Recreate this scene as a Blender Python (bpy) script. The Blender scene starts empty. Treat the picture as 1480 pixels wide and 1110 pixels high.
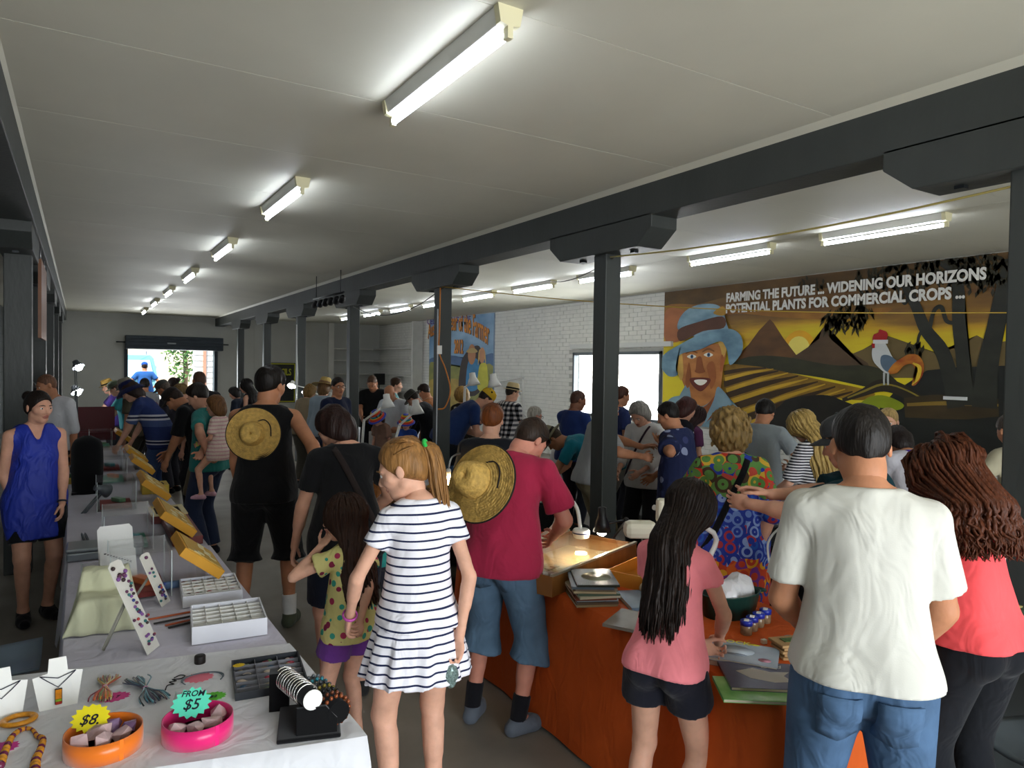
import bpy, bmesh, math, random, time
import numpy as np
from mathutils import Vector, Matrix

T0 = time.time()
SC = bpy.context.scene
COL = SC.collection

# ------------------------------------------------------------------ camera (found from the hall's vanishing points)
W_PX, H_PX, F_PX = 1480.0, 1110.0, 1018.0
CAM_H = 1.92
_vy = np.array([115 - 740.0, 522 - 555.0, F_PX]); _vx = np.array([2400 - 740.0, 558 - 555.0, F_PX])
_Y = _vy / np.linalg.norm(_vy)
_X = _vx - _vx.dot(_Y) * _Y
_X /= np.linalg.norm(_X)
_Z = np.cross(_X, _Y)
_Z = -_Z if _Z[1] > 0 else _Z
RW = np.stack([_X, _Y, _Z])                    # camera (x right, y down, z forward) -> hall axes
cam_data = bpy.data.cameras.new('camera')
cam_data.sensor_fit = 'HORIZONTAL'
cam_data.sensor_width = 36.0
cam_data.lens = 36.0 * F_PX / W_PX
cam_data.clip_start = 0.05
cam_data.clip_end = 200
CAM = bpy.data.objects.new('camera', cam_data)
COL.objects.link(CAM)
_m = Matrix.Identity(4)
for _i in range(3):
    _m[_i][0] = RW[_i][0]; _m[_i][1] = -RW[_i][1]; _m[_i][2] = -RW[_i][2]
_m[2][3] = CAM_H
CAM.matrix_world = _m
SC.camera = CAM

def ray(px, py):
    """direction of a photo pixel in hall axes, unit depth along the lens axis"""
    return Vector(RW @ np.array([(px - 740.0) / F_PX, (py - 555.0) / F_PX, 1.0]))
def at_depth(px, py, d):
    return Vector((0, 0, CAM_H)) + ray(px, py) * d
def at_z(px, py, z):
    r = ray(px, py)
    return Vector((0, 0, CAM_H)) + r * ((z - CAM_H) / r.z)
def at_x(px, py, x):
    r = ray(px, py)
    return Vector((0, 0, CAM_H)) + r * (x / r.x)
def at_y(px, py, y):
    r = ray(px, py)
    return Vector((0, 0, CAM_H)) + r * (y / r.y)

# ------------------------------------------------------------------ light: daylight outside, the open doorway behind the camera, exposure
SC.view_settings.view_transform = 'Standard'
SC.view_settings.look = 'None'
SC.view_settings.gamma = 1.0
SC.view_settings.use_curve_mapping = False
SC.view_settings.exposure = 0.55
world = bpy.data.worlds.new('sky')
SC.world = world
world.use_nodes = True
_nt = world.node_tree
_bg = _nt.nodes['Background']
_sky = _nt.nodes.new('ShaderNodeTexSky')
_sky.sky_type = 'NISHITA'
_sky.sun_elevation = math.radians(52)
_sky.sun_rotation = math.radians(60)
_sky.sun_disc = False
_nt.links.new(_sky.outputs[0], _bg.inputs['Color'])
_bg.inputs['Strength'].default_value = 0.32
_sun = bpy.data.lights.new('sun', 'SUN')
_sun.energy = 7.0
_sun.angle = math.radians(1.0)
_sun.color = (1.0, 0.95, 0.86)
sun = bpy.data.objects.new('sun', _sun)
COL.objects.link(sun)
sun.rotation_euler = (math.radians(30), 0, math.radians(-35))

def area(name, loc, rot, sx, sy, power, col):
    a = bpy.data.lights.new(name, 'AREA')
    a.shape = 'RECTANGLE'; a.size = sx; a.size_y = sy; a.energy = power; a.color = col
    o = bpy.data.objects.new(name, a)
    COL.objects.link(o)
    o.location = loc; o.rotation_euler = rot
    return o
# daylight entering through the wide doorway behind the camera and through the window in the painted brick wall
area('doorway_daylight', (2.2, -3.55, 1.45), (math.radians(90), 0, 0), 4.6, 2.5, 240, (0.92, 0.96, 1.0))
area('window_daylight', (9.12, 10.8, 1.6), (0, math.radians(90), 0), 1.3, 2.6, 90, (0.95, 0.98, 1.0))
area('roller_door_daylight', (2.38, 23.7, 1.15), (math.radians(-90), 0, 0), 2.3, 2.1, 70, (0.95, 0.98, 1.0))


# ------------------------------------------------------------------ helpers
V = Vector
PI = math.pi
RNG = random.Random(7)
MATS = {}

def srgb(c):
    if isinstance(c, str):
        c = [int(c[i:i + 2], 16) / 255 for i in (0, 2, 4)]
    return tuple((x / 12.92 if x <= 0.04045 else ((x + 0.055) / 1.055) ** 2.4) for x in c[:3]) + (1.0,)

def mat(key, col=None, rough=0.6, metal=0.0, var=0.0, vscale=6.0, bump=0.0, bscale=40.0, emit=None, estr=0.0,
        trans=0.0, alpha=1.0, spec=0.5, sheen=0.0, ior=1.45, stretch=None, col2=None):
    """a procedural principled material: colour with noise variation, bump, optional emission or glass"""
    if key in MATS:
        return MATS[key]
    m = bpy.data.materials.new(key)
    m.use_nodes = True
    nt = m.node_tree
    b = nt.nodes['Principled BSDF']
    L = nt.links.new
    c = srgb(col or 'ffffff')
    b.inputs['Base Color'].default_value = c
    b.inputs['Roughness'].default_value = rough
    b.inputs['Metallic'].default_value = metal
    b.inputs['IOR'].default_value = ior
    b.inputs['Specular IOR Level'].default_value = spec
    if sheen:
        b.inputs['Sheen Weight'].default_value = sheen
    if trans:
        b.inputs['Transmission Weight'].default_value = trans
    if alpha < 1:
        b.inputs['Alpha'].default_value = alpha
    if emit:
        b.inputs['Emission Color'].default_value = srgb(emit)
        b.inputs['Emission Strength'].default_value = estr
    if var or bump or col2:
        tc = nt.nodes.new('ShaderNodeTexCoord')
        mp = nt.nodes.new('ShaderNodeMapping')
        L(tc.outputs['Object'], mp.inputs['Vector'])
        if stretch:
            mp.inputs['Scale'].default_value = stretch
        if var or col2:
            n = nt.nodes.new('ShaderNodeTexNoise')
            n.inputs['Scale'].default_value = vscale
            n.inputs['Detail'].default_value = 4
            L(mp.outputs[0], n.inputs['Vector'])
            r = nt.nodes.new('ShaderNodeValToRGB')
            r.color_ramp.elements[0].position = 0.3
            r.color_ramp.elements[1].position = 0.7
            lo = tuple(x * (1 - var) for x in c[:3]) + (1,)
            hi = srgb(col2) if col2 else tuple(min(1, x * (1 + var)) for x in c[:3]) + (1,)
            r.color_ramp.elements[0].color = lo
            r.color_ramp.elements[1].color = hi
            L(n.outputs['Fac'], r.inputs['Fac'])
            L(r.outputs['Color'], b.inputs['Base Color'])
        if bump:
            n2 = nt.nodes.new('ShaderNodeTexNoise')
            n2.inputs['Scale'].default_value = bscale
            n2.inputs['Detail'].default_value = 3
            L(mp.outputs[0], n2.inputs['Vector'])
            bp = nt.nodes.new('ShaderNodeBump')
            bp.inputs['Strength'].default_value = bump
            bp.inputs['Distance'].default_value = 0.02
            L(n2.outputs['Fac'], bp.inputs['Height'])
            L(bp.outputs['Normal'], b.inputs['Normal'])
    MATS[key] = m
    return m

def fold_bump(m, strength=0.28):
    """soft wrinkles in cloth: two noise scales drive a bump"""
    nt = m.node_tree
    b = nt.nodes['Principled BSDF']
    tc = nt.nodes.new('ShaderNodeTexCoord')
    mp = nt.nodes.new('ShaderNodeMapping'); mp.inputs['Scale'].default_value = (1, 1, 0.55)
    n = nt.nodes.new('ShaderNodeTexNoise'); n.inputs['Scale'].default_value = 9; n.inputs['Detail'].default_value = 2.0
    n.inputs['Distortion'].default_value = 1.2
    n2 = nt.nodes.new('ShaderNodeTexNoise'); n2.inputs['Scale'].default_value = 260
    nt.links.new(tc.outputs['Object'], mp.inputs['Vector']); nt.links.new(mp.outputs[0], n.inputs['Vector'])
    nt.links.new(tc.outputs['Object'], n2.inputs['Vector'])
    ad = nt.nodes.new('ShaderNodeMath'); ad.operation = 'MULTIPLY_ADD'; ad.inputs[1].default_value = 0.02
    nt.links.new(n2.outputs['Fac'], ad.inputs[0]); nt.links.new(n.outputs['Fac'], ad.inputs[2])
    bp = nt.nodes.new('ShaderNodeBump'); bp.inputs['Strength'].default_value = strength; bp.inputs['Distance'].default_value = 0.05
    nt.links.new(ad.outputs[0], bp.inputs['Height']); nt.links.new(bp.outputs['Normal'], b.inputs['Normal'])
    return m

def cloth(col, var=0.06):
    k = 'cloth_' + col + ('' if var == 0.06 else str(var))
    if k in MATS:
        return MATS[k]
    return fold_bump(mat(k, col, rough=0.9, var=var, vscale=9, spec=0.2, sheen=0.1))

def pattern_mat(key, kind, cols, scale=10.0, w=0.3, rough=0.88, axis=2, dist=0.0):
    """printed cloth: stripes / check / blobs in object space"""
    if key in MATS:
        return MATS[key]
    m = bpy.data.materials.new(key)
    m.use_nodes = True
    nt = m.node_tree
    b = nt.nodes['Principled BSDF']
    b.inputs['Roughness'].default_value = rough
    b.inputs['Specular IOR Level'].default_value = 0.2
    L = nt.links.new
    N = nt.nodes.new
    tc = N('ShaderNodeTexCoord')
    vec = tc.outputs['Object']

    def ramp(sock, stops, interp='CONSTANT'):
        r = N('ShaderNodeValToRGB')
        r.color_ramp.interpolation = interp
        e = r.color_ramp.elements
        e[0].position, e[0].color = stops[0][0], srgb(stops[0][1])
        e[1].position, e[1].color = stops[1][0], srgb(stops[1][1])
        for pos, c in stops[2:]:
            x = e.new(pos)
            x.color = srgb(c)
        L(sock, r.inputs['Fac'])
        return r.outputs['Color']

    def stripes(ax, sc, width, off=0.0):
        sp = N('ShaderNodeSeparateXYZ')
        L(vec, sp.inputs[0])
        mu = N('ShaderNodeMath'); mu.operation = 'MULTIPLY_ADD'
        mu.inputs[1].default_value = sc
        mu.inputs[2].default_value = 100.0 + off
        L(sp.outputs[ax], mu.inputs[0])
        src = mu.outputs[0]
        if dist:
            nz = N('ShaderNodeTexNoise'); nz.inputs['Scale'].default_value = 5.0
            L(vec, nz.inputs['Vector'])
            ad = N('ShaderNodeMath'); ad.operation = 'MULTIPLY_ADD'
            ad.inputs[1].default_value = dist
            L(nz.outputs['Fac'], ad.inputs[0]); L(src, ad.inputs[2])
            src = ad.outputs[0]
        fr = N('ShaderNodeMath'); fr.operation = 'FRACT'
        L(src, fr.inputs[0])
        lt = N('ShaderNodeMath'); lt.operation = 'LESS_THAN'; lt.inputs[1].default_value = width
        L(fr.outputs[0], lt.inputs[0])
        return lt.outputs[0]

    if kind == 'stripes':
        out = ramp(stripes(axis, scale, w), [(0, cols[0]), (0.5, cols[1])])
    elif kind == 'zbands':      # list of (z0, colour) bands up the body, scale unused
        sp = N('ShaderNodeSeparateXYZ'); L(vec, sp.inputs[0])
        mu = N('ShaderNodeMath'); mu.operation = 'MULTIPLY'; mu.inputs[1].default_value = 0.5
        L(sp.outputs[2], mu.inputs[0])
        out = ramp(mu.outputs[0], [(z * 0.5, c) for z, c in cols])
    elif kind == 'check':
        a, c = stripes(0, scale, w), stripes(2, scale, w)
        ad = N('ShaderNodeMath'); ad.operation = 'ADD'
        L(a, ad.inputs[0]); L(c, ad.inputs[1])
        dv = N('ShaderNodeMath'); dv.operation = 'MULTIPLY'; dv.inputs[1].default_value = 0.5
        L(ad.outputs[0], dv.inputs[0])
        out = ramp(dv.outputs[0], [(0, cols[0]), (0.3, cols[1]), (0.8, cols[2])])
    elif kind == 'blobs':       # voronoi cells in several colours over a ground colour
        vo = N('ShaderNodeTexVoronoi'); vo.inputs['Scale'].default_value = scale
        L(vec, vo.inputs['Vector'])
        sp = N('ShaderNodeSeparateColor'); L(vo.outputs['Color'], sp.inputs[0])
        n = len(cols) - 1
        cc = ramp(sp.outputs[0], [(i / n, cols[i + 1]) for i in range(n)] if n > 1 else [(0, cols[1]), (1, cols[1])])
        lt = N('ShaderNodeMath'); lt.operation = 'LESS_THAN'; lt.inputs[1].default_value = w
        L(vo.outputs['Distance'], lt.inputs[0])
        mx = N('ShaderNodeMix'); mx.data_type = 'RGBA'
        mx.inputs['A'].default_value = srgb(cols[0])
        L(lt.outputs[0], mx.inputs['Factor']); L(cc, mx.inputs['B'])
        out = mx.outputs['Result']
    elif kind == 'swirl':       # noise contour bands in many colours
        nz = N('ShaderNodeTexNoise'); nz.inputs['Scale'].default_value = scale
        nz.inputs['Detail'].default_value = 1.5; nz.inputs['Distortion'].default_value = w
        L(vec, nz.inputs['Vector'])
        n = len(cols)
        out = ramp(nz.outputs['Fac'], [(0.0 if i == 0 else 0.28 + 0.46 * i / n, cols[i]) for i in range(n)])
    elif kind == 'kaftan':      # scarf print: warm yoke, blue body with small motifs, orange border
        def cells(sc, ws, base, cs):
            vo = N('ShaderNodeTexVoronoi'); vo.inputs['Scale'].default_value = sc
            L(vec, vo.inputs['Vector'])
            sp = N('ShaderNodeSeparateColor'); L(vo.outputs['Color'], sp.inputs[0])
            cc = ramp(sp.outputs[0], [(i / len(cs), c) for i, c in enumerate(cs)])
            wv = N('ShaderNodeMath'); wv.operation = 'PINGPONG'; wv.inputs[1].default_value = ws
            L(vo.outputs['Distance'], wv.inputs[0])
            lt = N('ShaderNodeMath'); lt.operation = 'LESS_THAN'; lt.inputs[1].default_value = ws * 0.45
            L(wv.outputs[0], lt.inputs[0])
            mx = N('ShaderNodeMix'); mx.data_type = 'RGBA'; mx.inputs['A'].default_value = srgb(base)
            L(lt.outputs[0], mx.inputs['Factor']); L(cc, mx.inputs['B'])
            return mx.outputs['Result']
        def mixz(z, w_, lo_, hi_):
            sp = N('ShaderNodeSeparateXYZ'); L(vec, sp.inputs[0])
            nz = N('ShaderNodeTexNoise'); nz.inputs['Scale'].default_value = 7.0; L(vec, nz.inputs['Vector'])
            ad = N('ShaderNodeMath'); ad.operation = 'MULTIPLY_ADD'; ad.inputs[1].default_value = w_
            L(nz.outputs['Fac'], ad.inputs[0]); L(sp.outputs[2], ad.inputs[2])
            gt = N('ShaderNodeMath'); gt.operation = 'GREATER_THAN'; gt.inputs[1].default_value = z + w_ / 2
            L(ad.outputs[0], gt.inputs[0])
            mx = N('ShaderNodeMix'); mx.data_type = 'RGBA'
            L(gt.outputs[0], mx.inputs['Factor']); L(lo_, mx.inputs['A']); L(hi_, mx.inputs['B'])
            return mx.outputs['Result']
        body_ = cells(15, 0.22, '2c3f9c', ['6f88c8', 'b03a44', '2a5ab0', '8fa6d8'])
        warm = cells(13, 0.25, 'c9482c', ['e0a02a', '7a3a8a', 'd8642a', '3a4aa0'])
        green = cells(14, 0.3, '5c8a46', ['c8402e', 'b8483a', '2c3f9c', 'd0a83a', '4a3a2c'])
        out = mixz(1.22, 0.45, mixz(0.86, 0.3, warm, body_), green)
    L(out, b.inputs['Base Color'])
    MATS[key] = m
    return fold_bump(m, 0.35)

def link(o, parent=None):
    COL.objects.link(o)
    if parent is not None:
        o.parent = parent
    return o

def tag(o, label, cat, group=None, kind=None):
    o['label'] = label
    o['category'] = cat
    if group:
        o['group'] = group
    if kind:
        o['kind'] = kind
    return o

def empty(name, loc=(0, 0, 0), rz=0.0, label=None, cat=None, group=None):
    o = bpy.data.objects.new(name, None)
    o.empty_display_size = 0.1
    o.location = loc
    o.rotation_euler = (0, 0, rz)
    link(o)
    if label:
        tag(o, label, cat, group)
    return o

def mesh_np(name, verts, quads, material, smooth=True, parent=None):
    """numpy verts (N,3) and quads (M,4) straight into a mesh object"""
    me = bpy.data.meshes.new(name)
    n, q = len(verts), len(quads)
    me.vertices.add(n)
    me.vertices.foreach_set('co', np.ascontiguousarray(verts, dtype=np.float32).ravel())
    me.loops.add(q * 4)
    me.loops.foreach_set('vertex_index', np.ascontiguousarray(quads, dtype=np.int32).ravel())
    me.polygons.add(q)
    me.polygons.foreach_set('loop_start', np.arange(q, dtype=np.int32) * 4)
    if smooth:
        me.polygons.foreach_set('use_smooth', np.ones(q, dtype=bool))
    me.update(calc_edges=True)
    me.materials.append(material)
    return link(bpy.data.objects.new(name, me), parent)

class MB:
    """collects simple solids; build() links them as ONE mesh object"""
    def __init__(s):
        s.v, s.f, s.mi, s.sm = [], [], [], []
        s.cur = 0
    def face(s, idx, smooth=False):
        s.f.append(tuple(idx)); s.mi.append(s.cur); s.sm.append(smooth)
    def box(s, c, d, rz=0.0, M=None):
        x, y, z = d[0] / 2, d[1] / 2, d[2] / 2
        b = len(s.v)
        ca, sa = math.cos(rz), math.sin(rz)
        for sx, sy, sz in ((-1, -1, -1), (1, -1, -1), (1, 1, -1), (-1, 1, -1), (-1, -1, 1), (1, -1, 1), (1, 1, 1), (-1, 1, 1)):
            p = V((sx * x, sy * y, sz * z))
            if M is not None:
                p = M @ p
            else:
                p = V((p.x * ca - p.y * sa, p.x * sa + p.y * ca, p.z))
            s.v.append(p + V(c))
        for q in ((0, 3, 2, 1), (4, 5, 6, 7), (0, 1, 5, 4), (1, 2, 6, 5), (2, 3, 7, 6), (3, 0, 4, 7)):
            s.face([b + i for i in q])
        return s
    def bbox(s, x0, x1, y0, y1, z0, z1):
        return s.box(((x0 + x1) / 2, (y0 + y1) / 2, (z0 + z1) / 2), (abs(x1 - x0), abs(y1 - y0), abs(z1 - z0)))
    def prism(s, pts, axis, a, b):
        """closed 2-D outline (counter-clockwise) extruded along an axis from a to b"""
        n = len(pts); k = len(s.v)
        for t in (a, b):
            for u, w in pts:
                s.v.append(V({'x': (t, u, w), 'y': (u, t, w), 'z': (u, w, t)}[axis]))
        s.face(list(range(k + n - 1, k - 1, -1)))
        s.face(list(range(k + n, k + 2 * n)))
        for i in range(n):
            j = (i + 1) % n
            s.face((k + i, k + j, k + n + j, k + n + i))
        return s
    def tube(s, pts, r, seg=8, cap=True, smooth=True, r2=None):
        pts = [V(p) for p in pts]
        n = len(pts)
        rs = r if isinstance(r, (list, tuple)) else [r + ((r2 if r2 is not None else r) - r) * i / max(1, n - 1) for i in range(n)]
        k = len(s.v)
        up = None
        for i, p in enumerate(pts):
            t = (pts[min(i + 1, n - 1)] - pts[max(i - 1, 0)])
            if t.length < 1e-9:
                t = V((0, 0, 1))
            t.normalize()
            if up is None:
                up = V((0, 0, 1)) if abs(t.z) < 0.9 else V((1, 0, 0))
            u = (up - t * up.dot(t))
            if u.length < 1e-6:
                u = t.orthogonal()
            u.normalize()
            w = t.cross(u)
            up = u
            for j in range(seg):
                a = 2 * PI * j / seg
                s.v.append(p + (u * math.cos(a) + w * math.sin(a)) * rs[i])
        for i in range(n - 1):
            for j in range(seg):
                j2 = (j + 1) % seg
                s.face((k + i * seg + j, k + i * seg + j2, k + (i + 1) * seg + j2, k + (i + 1) * seg + j), smooth)
        if cap:
            s.face([k + j for j in range(seg - 1, -1, -1)])
            s.face([k + (n - 1) * seg + j for j in range(seg)])
        return s
    def lathe(s, prof, c=(0, 0, 0), seg=24, M=None, sx=1.0, sy=1.0, smooth=True, cap=True):
        """profile [(r, z)] turned about z through c; M an optional rotation"""
        k = len(s.v); n = len(prof); c = V(c)
        for r, z in prof:
            for j in range(seg):
                a = 2 * PI * j / seg
                p = V((r * math.cos(a) * sx, r * math.sin(a) * sy, z))
                s.v.append((M @ p if M is not None else p) + c)
        for i in range(n - 1):
            for j in range(seg):
                j2 = (j + 1) % seg
                s.face((k + i * seg + j, k + i * seg + j2, k + (i + 1) * seg + j2, k + (i + 1) * seg + j), smooth)
        if cap:
            if prof[0][0] > 1e-5:
                s.face([k + j for j in range(seg - 1, -1, -1)])
            if prof[-1][0] > 1e-5:
                s.face([k + (n - 1) * seg + j for j in range(seg)])
        return s
    def ball(s, c, r, seg=10, rings=6, M=None):
        rr = r if isinstance(r, (tuple, list)) else (r, r, r)
        prof = [(math.sin(PI * i / rings), -math.cos(PI * i / rings)) for i in range(rings + 1)]
        S = Matrix.Diagonal(rr)
        return s.lathe([(max(a, 1e-6), b) for a, b in prof], c, seg, (M @ S) if M is not None else S, cap=False)
    def grid(s, fn, nu, nv, smooth=True):
        k = len(s.v)
        for i in range(nu + 1):
            for j in range(nv + 1):
                s.v.append(V(fn(i / nu, j / nv)))
        for i in range(nu):
            for j in range(nv):
                a = k + i * (nv + 1) + j
                s.face((a, a + nv + 1, a + nv + 2, a + 1), smooth)
        return s
    def build(s, name, mats, parent=None, bevel=0.0, origin=None, solidify=0.0):
        me = bpy.data.meshes.new(name)
        o3 = V(origin) if origin is not None else None
        me.from_pydata([tuple(v - o3) if o3 is not None else tuple(v) for v in s.v], [], s.f)
        me.validate(clean_customdata=False)
        if len(me.polygons) == len(s.sm):
            me.polygons.foreach_set('use_smooth', s.sm)
            me.polygons.foreach_set('material_index', s.mi)
        for m in (mats if isinstance(mats, (list, tuple)) else [mats]):
            me.materials.append(m)
        me.update()
        o = bpy.data.objects.new(name, me)
        link(o, parent)
        if o3 is not None:
            o.location = o3
        if bevel:
            md = o.modifiers.new('bevel', 'BEVEL'); md.width = bevel; md.segments = 2; md.limit_method = 'ANGLE'
        if solidify:
            md = o.modifiers.new('solid', 'SOLIDIFY'); md.thickness = solidify
        return o

ORDW = ['first', 'second', 'third', 'fourth', 'fifth', 'sixth', 'seventh', 'eighth', 'ninth', 'tenth', 'eleventh', 'twelfth', 'thirteenth', 'fourteenth', 'fifteenth', 'sixteenth', 'seventeenth', 'eighteenth', 'nineteenth', 'twentieth']

def copy_tree(o, parent=None):
    c = o.copy()
    link(c)
    c.parent = parent
    for ch in list(o.children):
        copy_tree(ch, c)
    return c

def textmesh(name, body, size, M, material, parent=None, extrude=0.001, xs=1.0, align='LEFT', bold=0.0, shear=0.0):
    cu = bpy.data.curves.new(name, 'FONT')
    cu.body = body; cu.size = size; cu.extrude = extrude; cu.align_x = align; cu.offset = bold; cu.shear = shear
    cu.resolution_u = 3
    tmp = bpy.data.objects.new('tmp_text', cu)
    COL.objects.link(tmp)
    dg = bpy.context.evaluated_depsgraph_get()
    me = bpy.data.meshes.new_from_object(tmp.evaluated_get(dg))
    bpy.data.objects.remove(tmp)
    bpy.data.curves.remove(cu)
    me.transform(Matrix.Diagonal((xs, 1, 1, 1)))
    me.transform(M)
    me.materials.clear()
    me.materials.append(material)
    me.name = name
    return link(bpy.data.objects.new(name, me), parent)
# ------------------------------------------------------------------ people: smooth-blended body fields turned into one continuous skin
def rx(a): a = math.radians(a); c, s = math.cos(a), math.sin(a); return np.array([[1, 0, 0], [0, c, s], [0, -s, c]])   # + leans towards +y
def ry(a): a = math.radians(a); c, s = math.cos(a), math.sin(a); return np.array([[c, 0, s], [0, 1, 0], [-s, 0, c]])   # + leans towards +x
def rzm(a): a = math.radians(a); c, s = math.cos(a), math.sin(a); return np.array([[c, -s, 0], [s, c, 0], [0, 0, 1]])
def nrm(v): return v / (np.linalg.norm(v) + 1e-9)
A = lambda *v: np.array(v, dtype=float)

def smin(a, b, k):
    h = np.clip(0.5 + 0.5 * (b - a) / k, 0, 1)
    return b + (a - b) * h - k * h * (1 - h)

class Field:
    def __init__(s, lo, hi, h):
        s.h = h
        s.lo = np.array(lo, dtype=float) - 2 * h
        n = np.ceil((np.array(hi) + 2 * h - s.lo) / h).astype(int) + 1
        s.ax = [(s.lo[i] + h * np.arange(n[i])).astype(np.float32) for i in range(3)]
        s.F = np.full(n, 0.2, dtype=np.float32)
    def sub(s, lo, hi):
        sl = []
        for i in range(3):
            a = int(np.clip(math.floor((lo[i] - s.lo[i]) / s.h), 0, len(s.ax[i])))
            b = int(np.clip(math.ceil((hi[i] - s.lo[i]) / s.h) + 1, 0, len(s.ax[i])))
            sl.append(slice(a, b))
        x, y, z = (s.ax[i][sl[i]] for i in range(3))
        return tuple(sl), x[:, None, None], y[None, :, None], z[None, None, :]
    def put(s, pr, grow=0.0, mode='add'):
        k = pr.get('k', 0.02)
        m = max(0.03, k) + grow + 2 * s.h
        if pr['t'] == 'cone':
            a, b, ra, rb = pr['a'], pr['b'], pr['ra'] + grow, pr['rb'] + grow
            r = max(ra, rb) + m
            sl, x, y, z = s.sub(np.minimum(a, b) - r, np.maximum(a, b) + r)
            ba = b - a; L2 = max(1e-9, ba.dot(ba))
            px, py, pz = x - a[0], y - a[1], z - a[2]
            t = np.clip((px * ba[0] + py * ba[1] + pz * ba[2]) / L2, 0, 1).astype(np.float32)
            d = np.sqrt((px - t * ba[0]) ** 2 + (py - t * ba[1]) ** 2 + (pz - t * ba[2]) ** 2) - (ra + (rb - ra) * t)
        elif pr['t'] == 'ell':
            c, R, rad = pr['c'], pr['R'], pr['r'] + grow
            r = np.abs(R) @ rad + m
            sl, x, y, z = s.sub(c - r, c + r)
            px, py, pz = x - c[0], y - c[1], z - c[2]
            q = [R[0, i] * px + R[1, i] * py + R[2, i] * pz for i in range(3)]
            k0 = np.sqrt((q[0] / rad[0]) ** 2 + (q[1] / rad[1]) ** 2 + (q[2] / rad[2]) ** 2) + 1e-6
            k1 = np.sqrt((q[0] / rad[0] ** 2) ** 2 + (q[1] / rad[1] ** 2) ** 2 + (q[2] / rad[2] ** 2) ** 2) + 1e-6
            d = k0 * (k0 - 1) / k1
        else:                                   # free function of local coordinates
            sl, x, y, z = s.sub(pr['lo'], pr['hi'])
            d = pr['fn'](x, y, z) - grow
        for c, n in pr.get('clip', ()):
            d = np.maximum(d, (x - c[0]) * n[0] + (y - c[1]) * n[1] + (z - c[2]) * n[2])
        d = d.astype(np.float32)
        if s.F[sl].size == 0:
            return
        if mode == 'add':
            s.F[sl] = smin(s.F[sl], d, k)
        elif mode == 'cut':
            s.F[sl] = -smin(-s.F[sl], d, k)
    def plane(s, c, n):
        x, y, z = s.ax[0][:, None, None], s.ax[1][None, :, None], s.ax[2][None, None, :]
        s.F = np.maximum(s.F, ((x - c[0]) * n[0] + (y - c[1]) * n[1] + (z - c[2]) * n[2]).astype(np.float32))
    def ripple(s, amp, freq, seed, aniso=(1, 1, 1), n=7):
        rg = np.random.RandomState(seed)
        x, y, z = s.ax[0][:, None, None], s.ax[1][None, :, None], s.ax[2][None, None, :]
        t = np.zeros_like(s.F)
        for _ in range(n):
            w = rg.normal(size=3) * freq * np.array(aniso)
            t += np.sin(w[0] * x + w[1] * y + w[2] * z + rg.uniform(0, 6.28)).astype(np.float32)
        s.F += t * (amp / math.sqrt(n))
    def nets(s):
        F = s.F; ins = F < 0
        n = F.shape
        c8 = np.zeros((n[0] - 1, n[1] - 1, n[2] - 1), dtype=np.int8)
        for dx in (0, 1):
            for dy in (0, 1):
                for dz in (0, 1):
                    c8 += ins[dx:n[0] - 1 + dx, dy:n[1] - 1 + dy, dz:n[2] - 1 + dz]
        act = np.argwhere((c8 > 0) & (c8 < 8))
        if len(act) == 0:
            return np.zeros((0, 3)), np.zeros((0, 4), int)
        i, j, k = act.T
        val = {}
        for dx in (0, 1):
            for dy in (0, 1):
                for dz in (0, 1):
                    val[dx, dy, dz] = F[i + dx, j + dy, k + dz]
        acc = np.zeros((len(act), 3)); cnt = np.zeros(len(act))
        cs = list(val)
        for a in cs:
            for ax in range(3):
                if a[ax] == 0:
                    b = list(a); b[ax] = 1; b = tuple(b)
                    fa, fb = val[a], val[b]
                    mk = (fa < 0) != (fb < 0)
                    t = np.where(mk, fa / np.where(mk, fa - fb, 1), 0)
                    p = np.zeros((len(act), 3)); p[:] = a
                    p[:, ax] += t
                    acc += p * mk[:, None]; cnt += mk
        v = s.lo + s.h * (act + acc / cnt[:, None])
        im = np.full(c8.shape, -1, dtype=np.int32)
        im[i, j, k] = np.arange(len(act))
        quads = []
        for ax in range(3):
            sl0 = [slice(1, -1)] * 3; sl1 = [slice(1, -1)] * 3
            sl0[ax] = slice(0, -1); sl1[ax] = slice(1, None)
            a, b = ins[tuple(sl0)], ins[tuple(sl1)]
            e = np.argwhere(a != b)
            if not len(e):
                continue
            fl = a[tuple(e.T)]
            e = e.copy()
            o1, o2 = [x for x in range(3) if x != ax]
            e[:, o1] += 1; e[:, o2] += 1
            def cell(d1, d2):
                q = e.copy(); q[:, o1] += d1; q[:, o2] += d2
                return im[q[:, 0], q[:, 1], q[:, 2]]
            q = np.stack([cell(-1, -1), cell(0, -1), cell(0, 0), cell(-1, 0)], 1)
            flip = fl if ax != 1 else ~fl
            q[~flip] = q[~flip][:, ::-1]
            quads.append(q)
        return v, np.concatenate(quads)

def cone(a, b, ra, rb, k=0.02, **kw): return dict(t='cone', a=np.array(a, float), b=np.array(b, float), ra=ra, rb=rb, k=k, **kw)
def ell(c, R, r, k=0.03, **kw): return dict(t='ell', c=np.array(c, float), R=R, r=np.array(r, float), k=k, **kw)

def ik(a, target, l1, l2, pole):
    d = target - a
    L = min(np.linalg.norm(d), (l1 + l2) * 0.995)
    dn = nrm(d)
    t = (l1 * l1 - l2 * l2 + L * L) / (2 * L)
    hgt = math.sqrt(max(0, l1 * l1 - t * t))
    pn = nrm(pole - dn * pole.dot(dn))
    return a + dn * t + pn * hgt, a + dn * L

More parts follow.
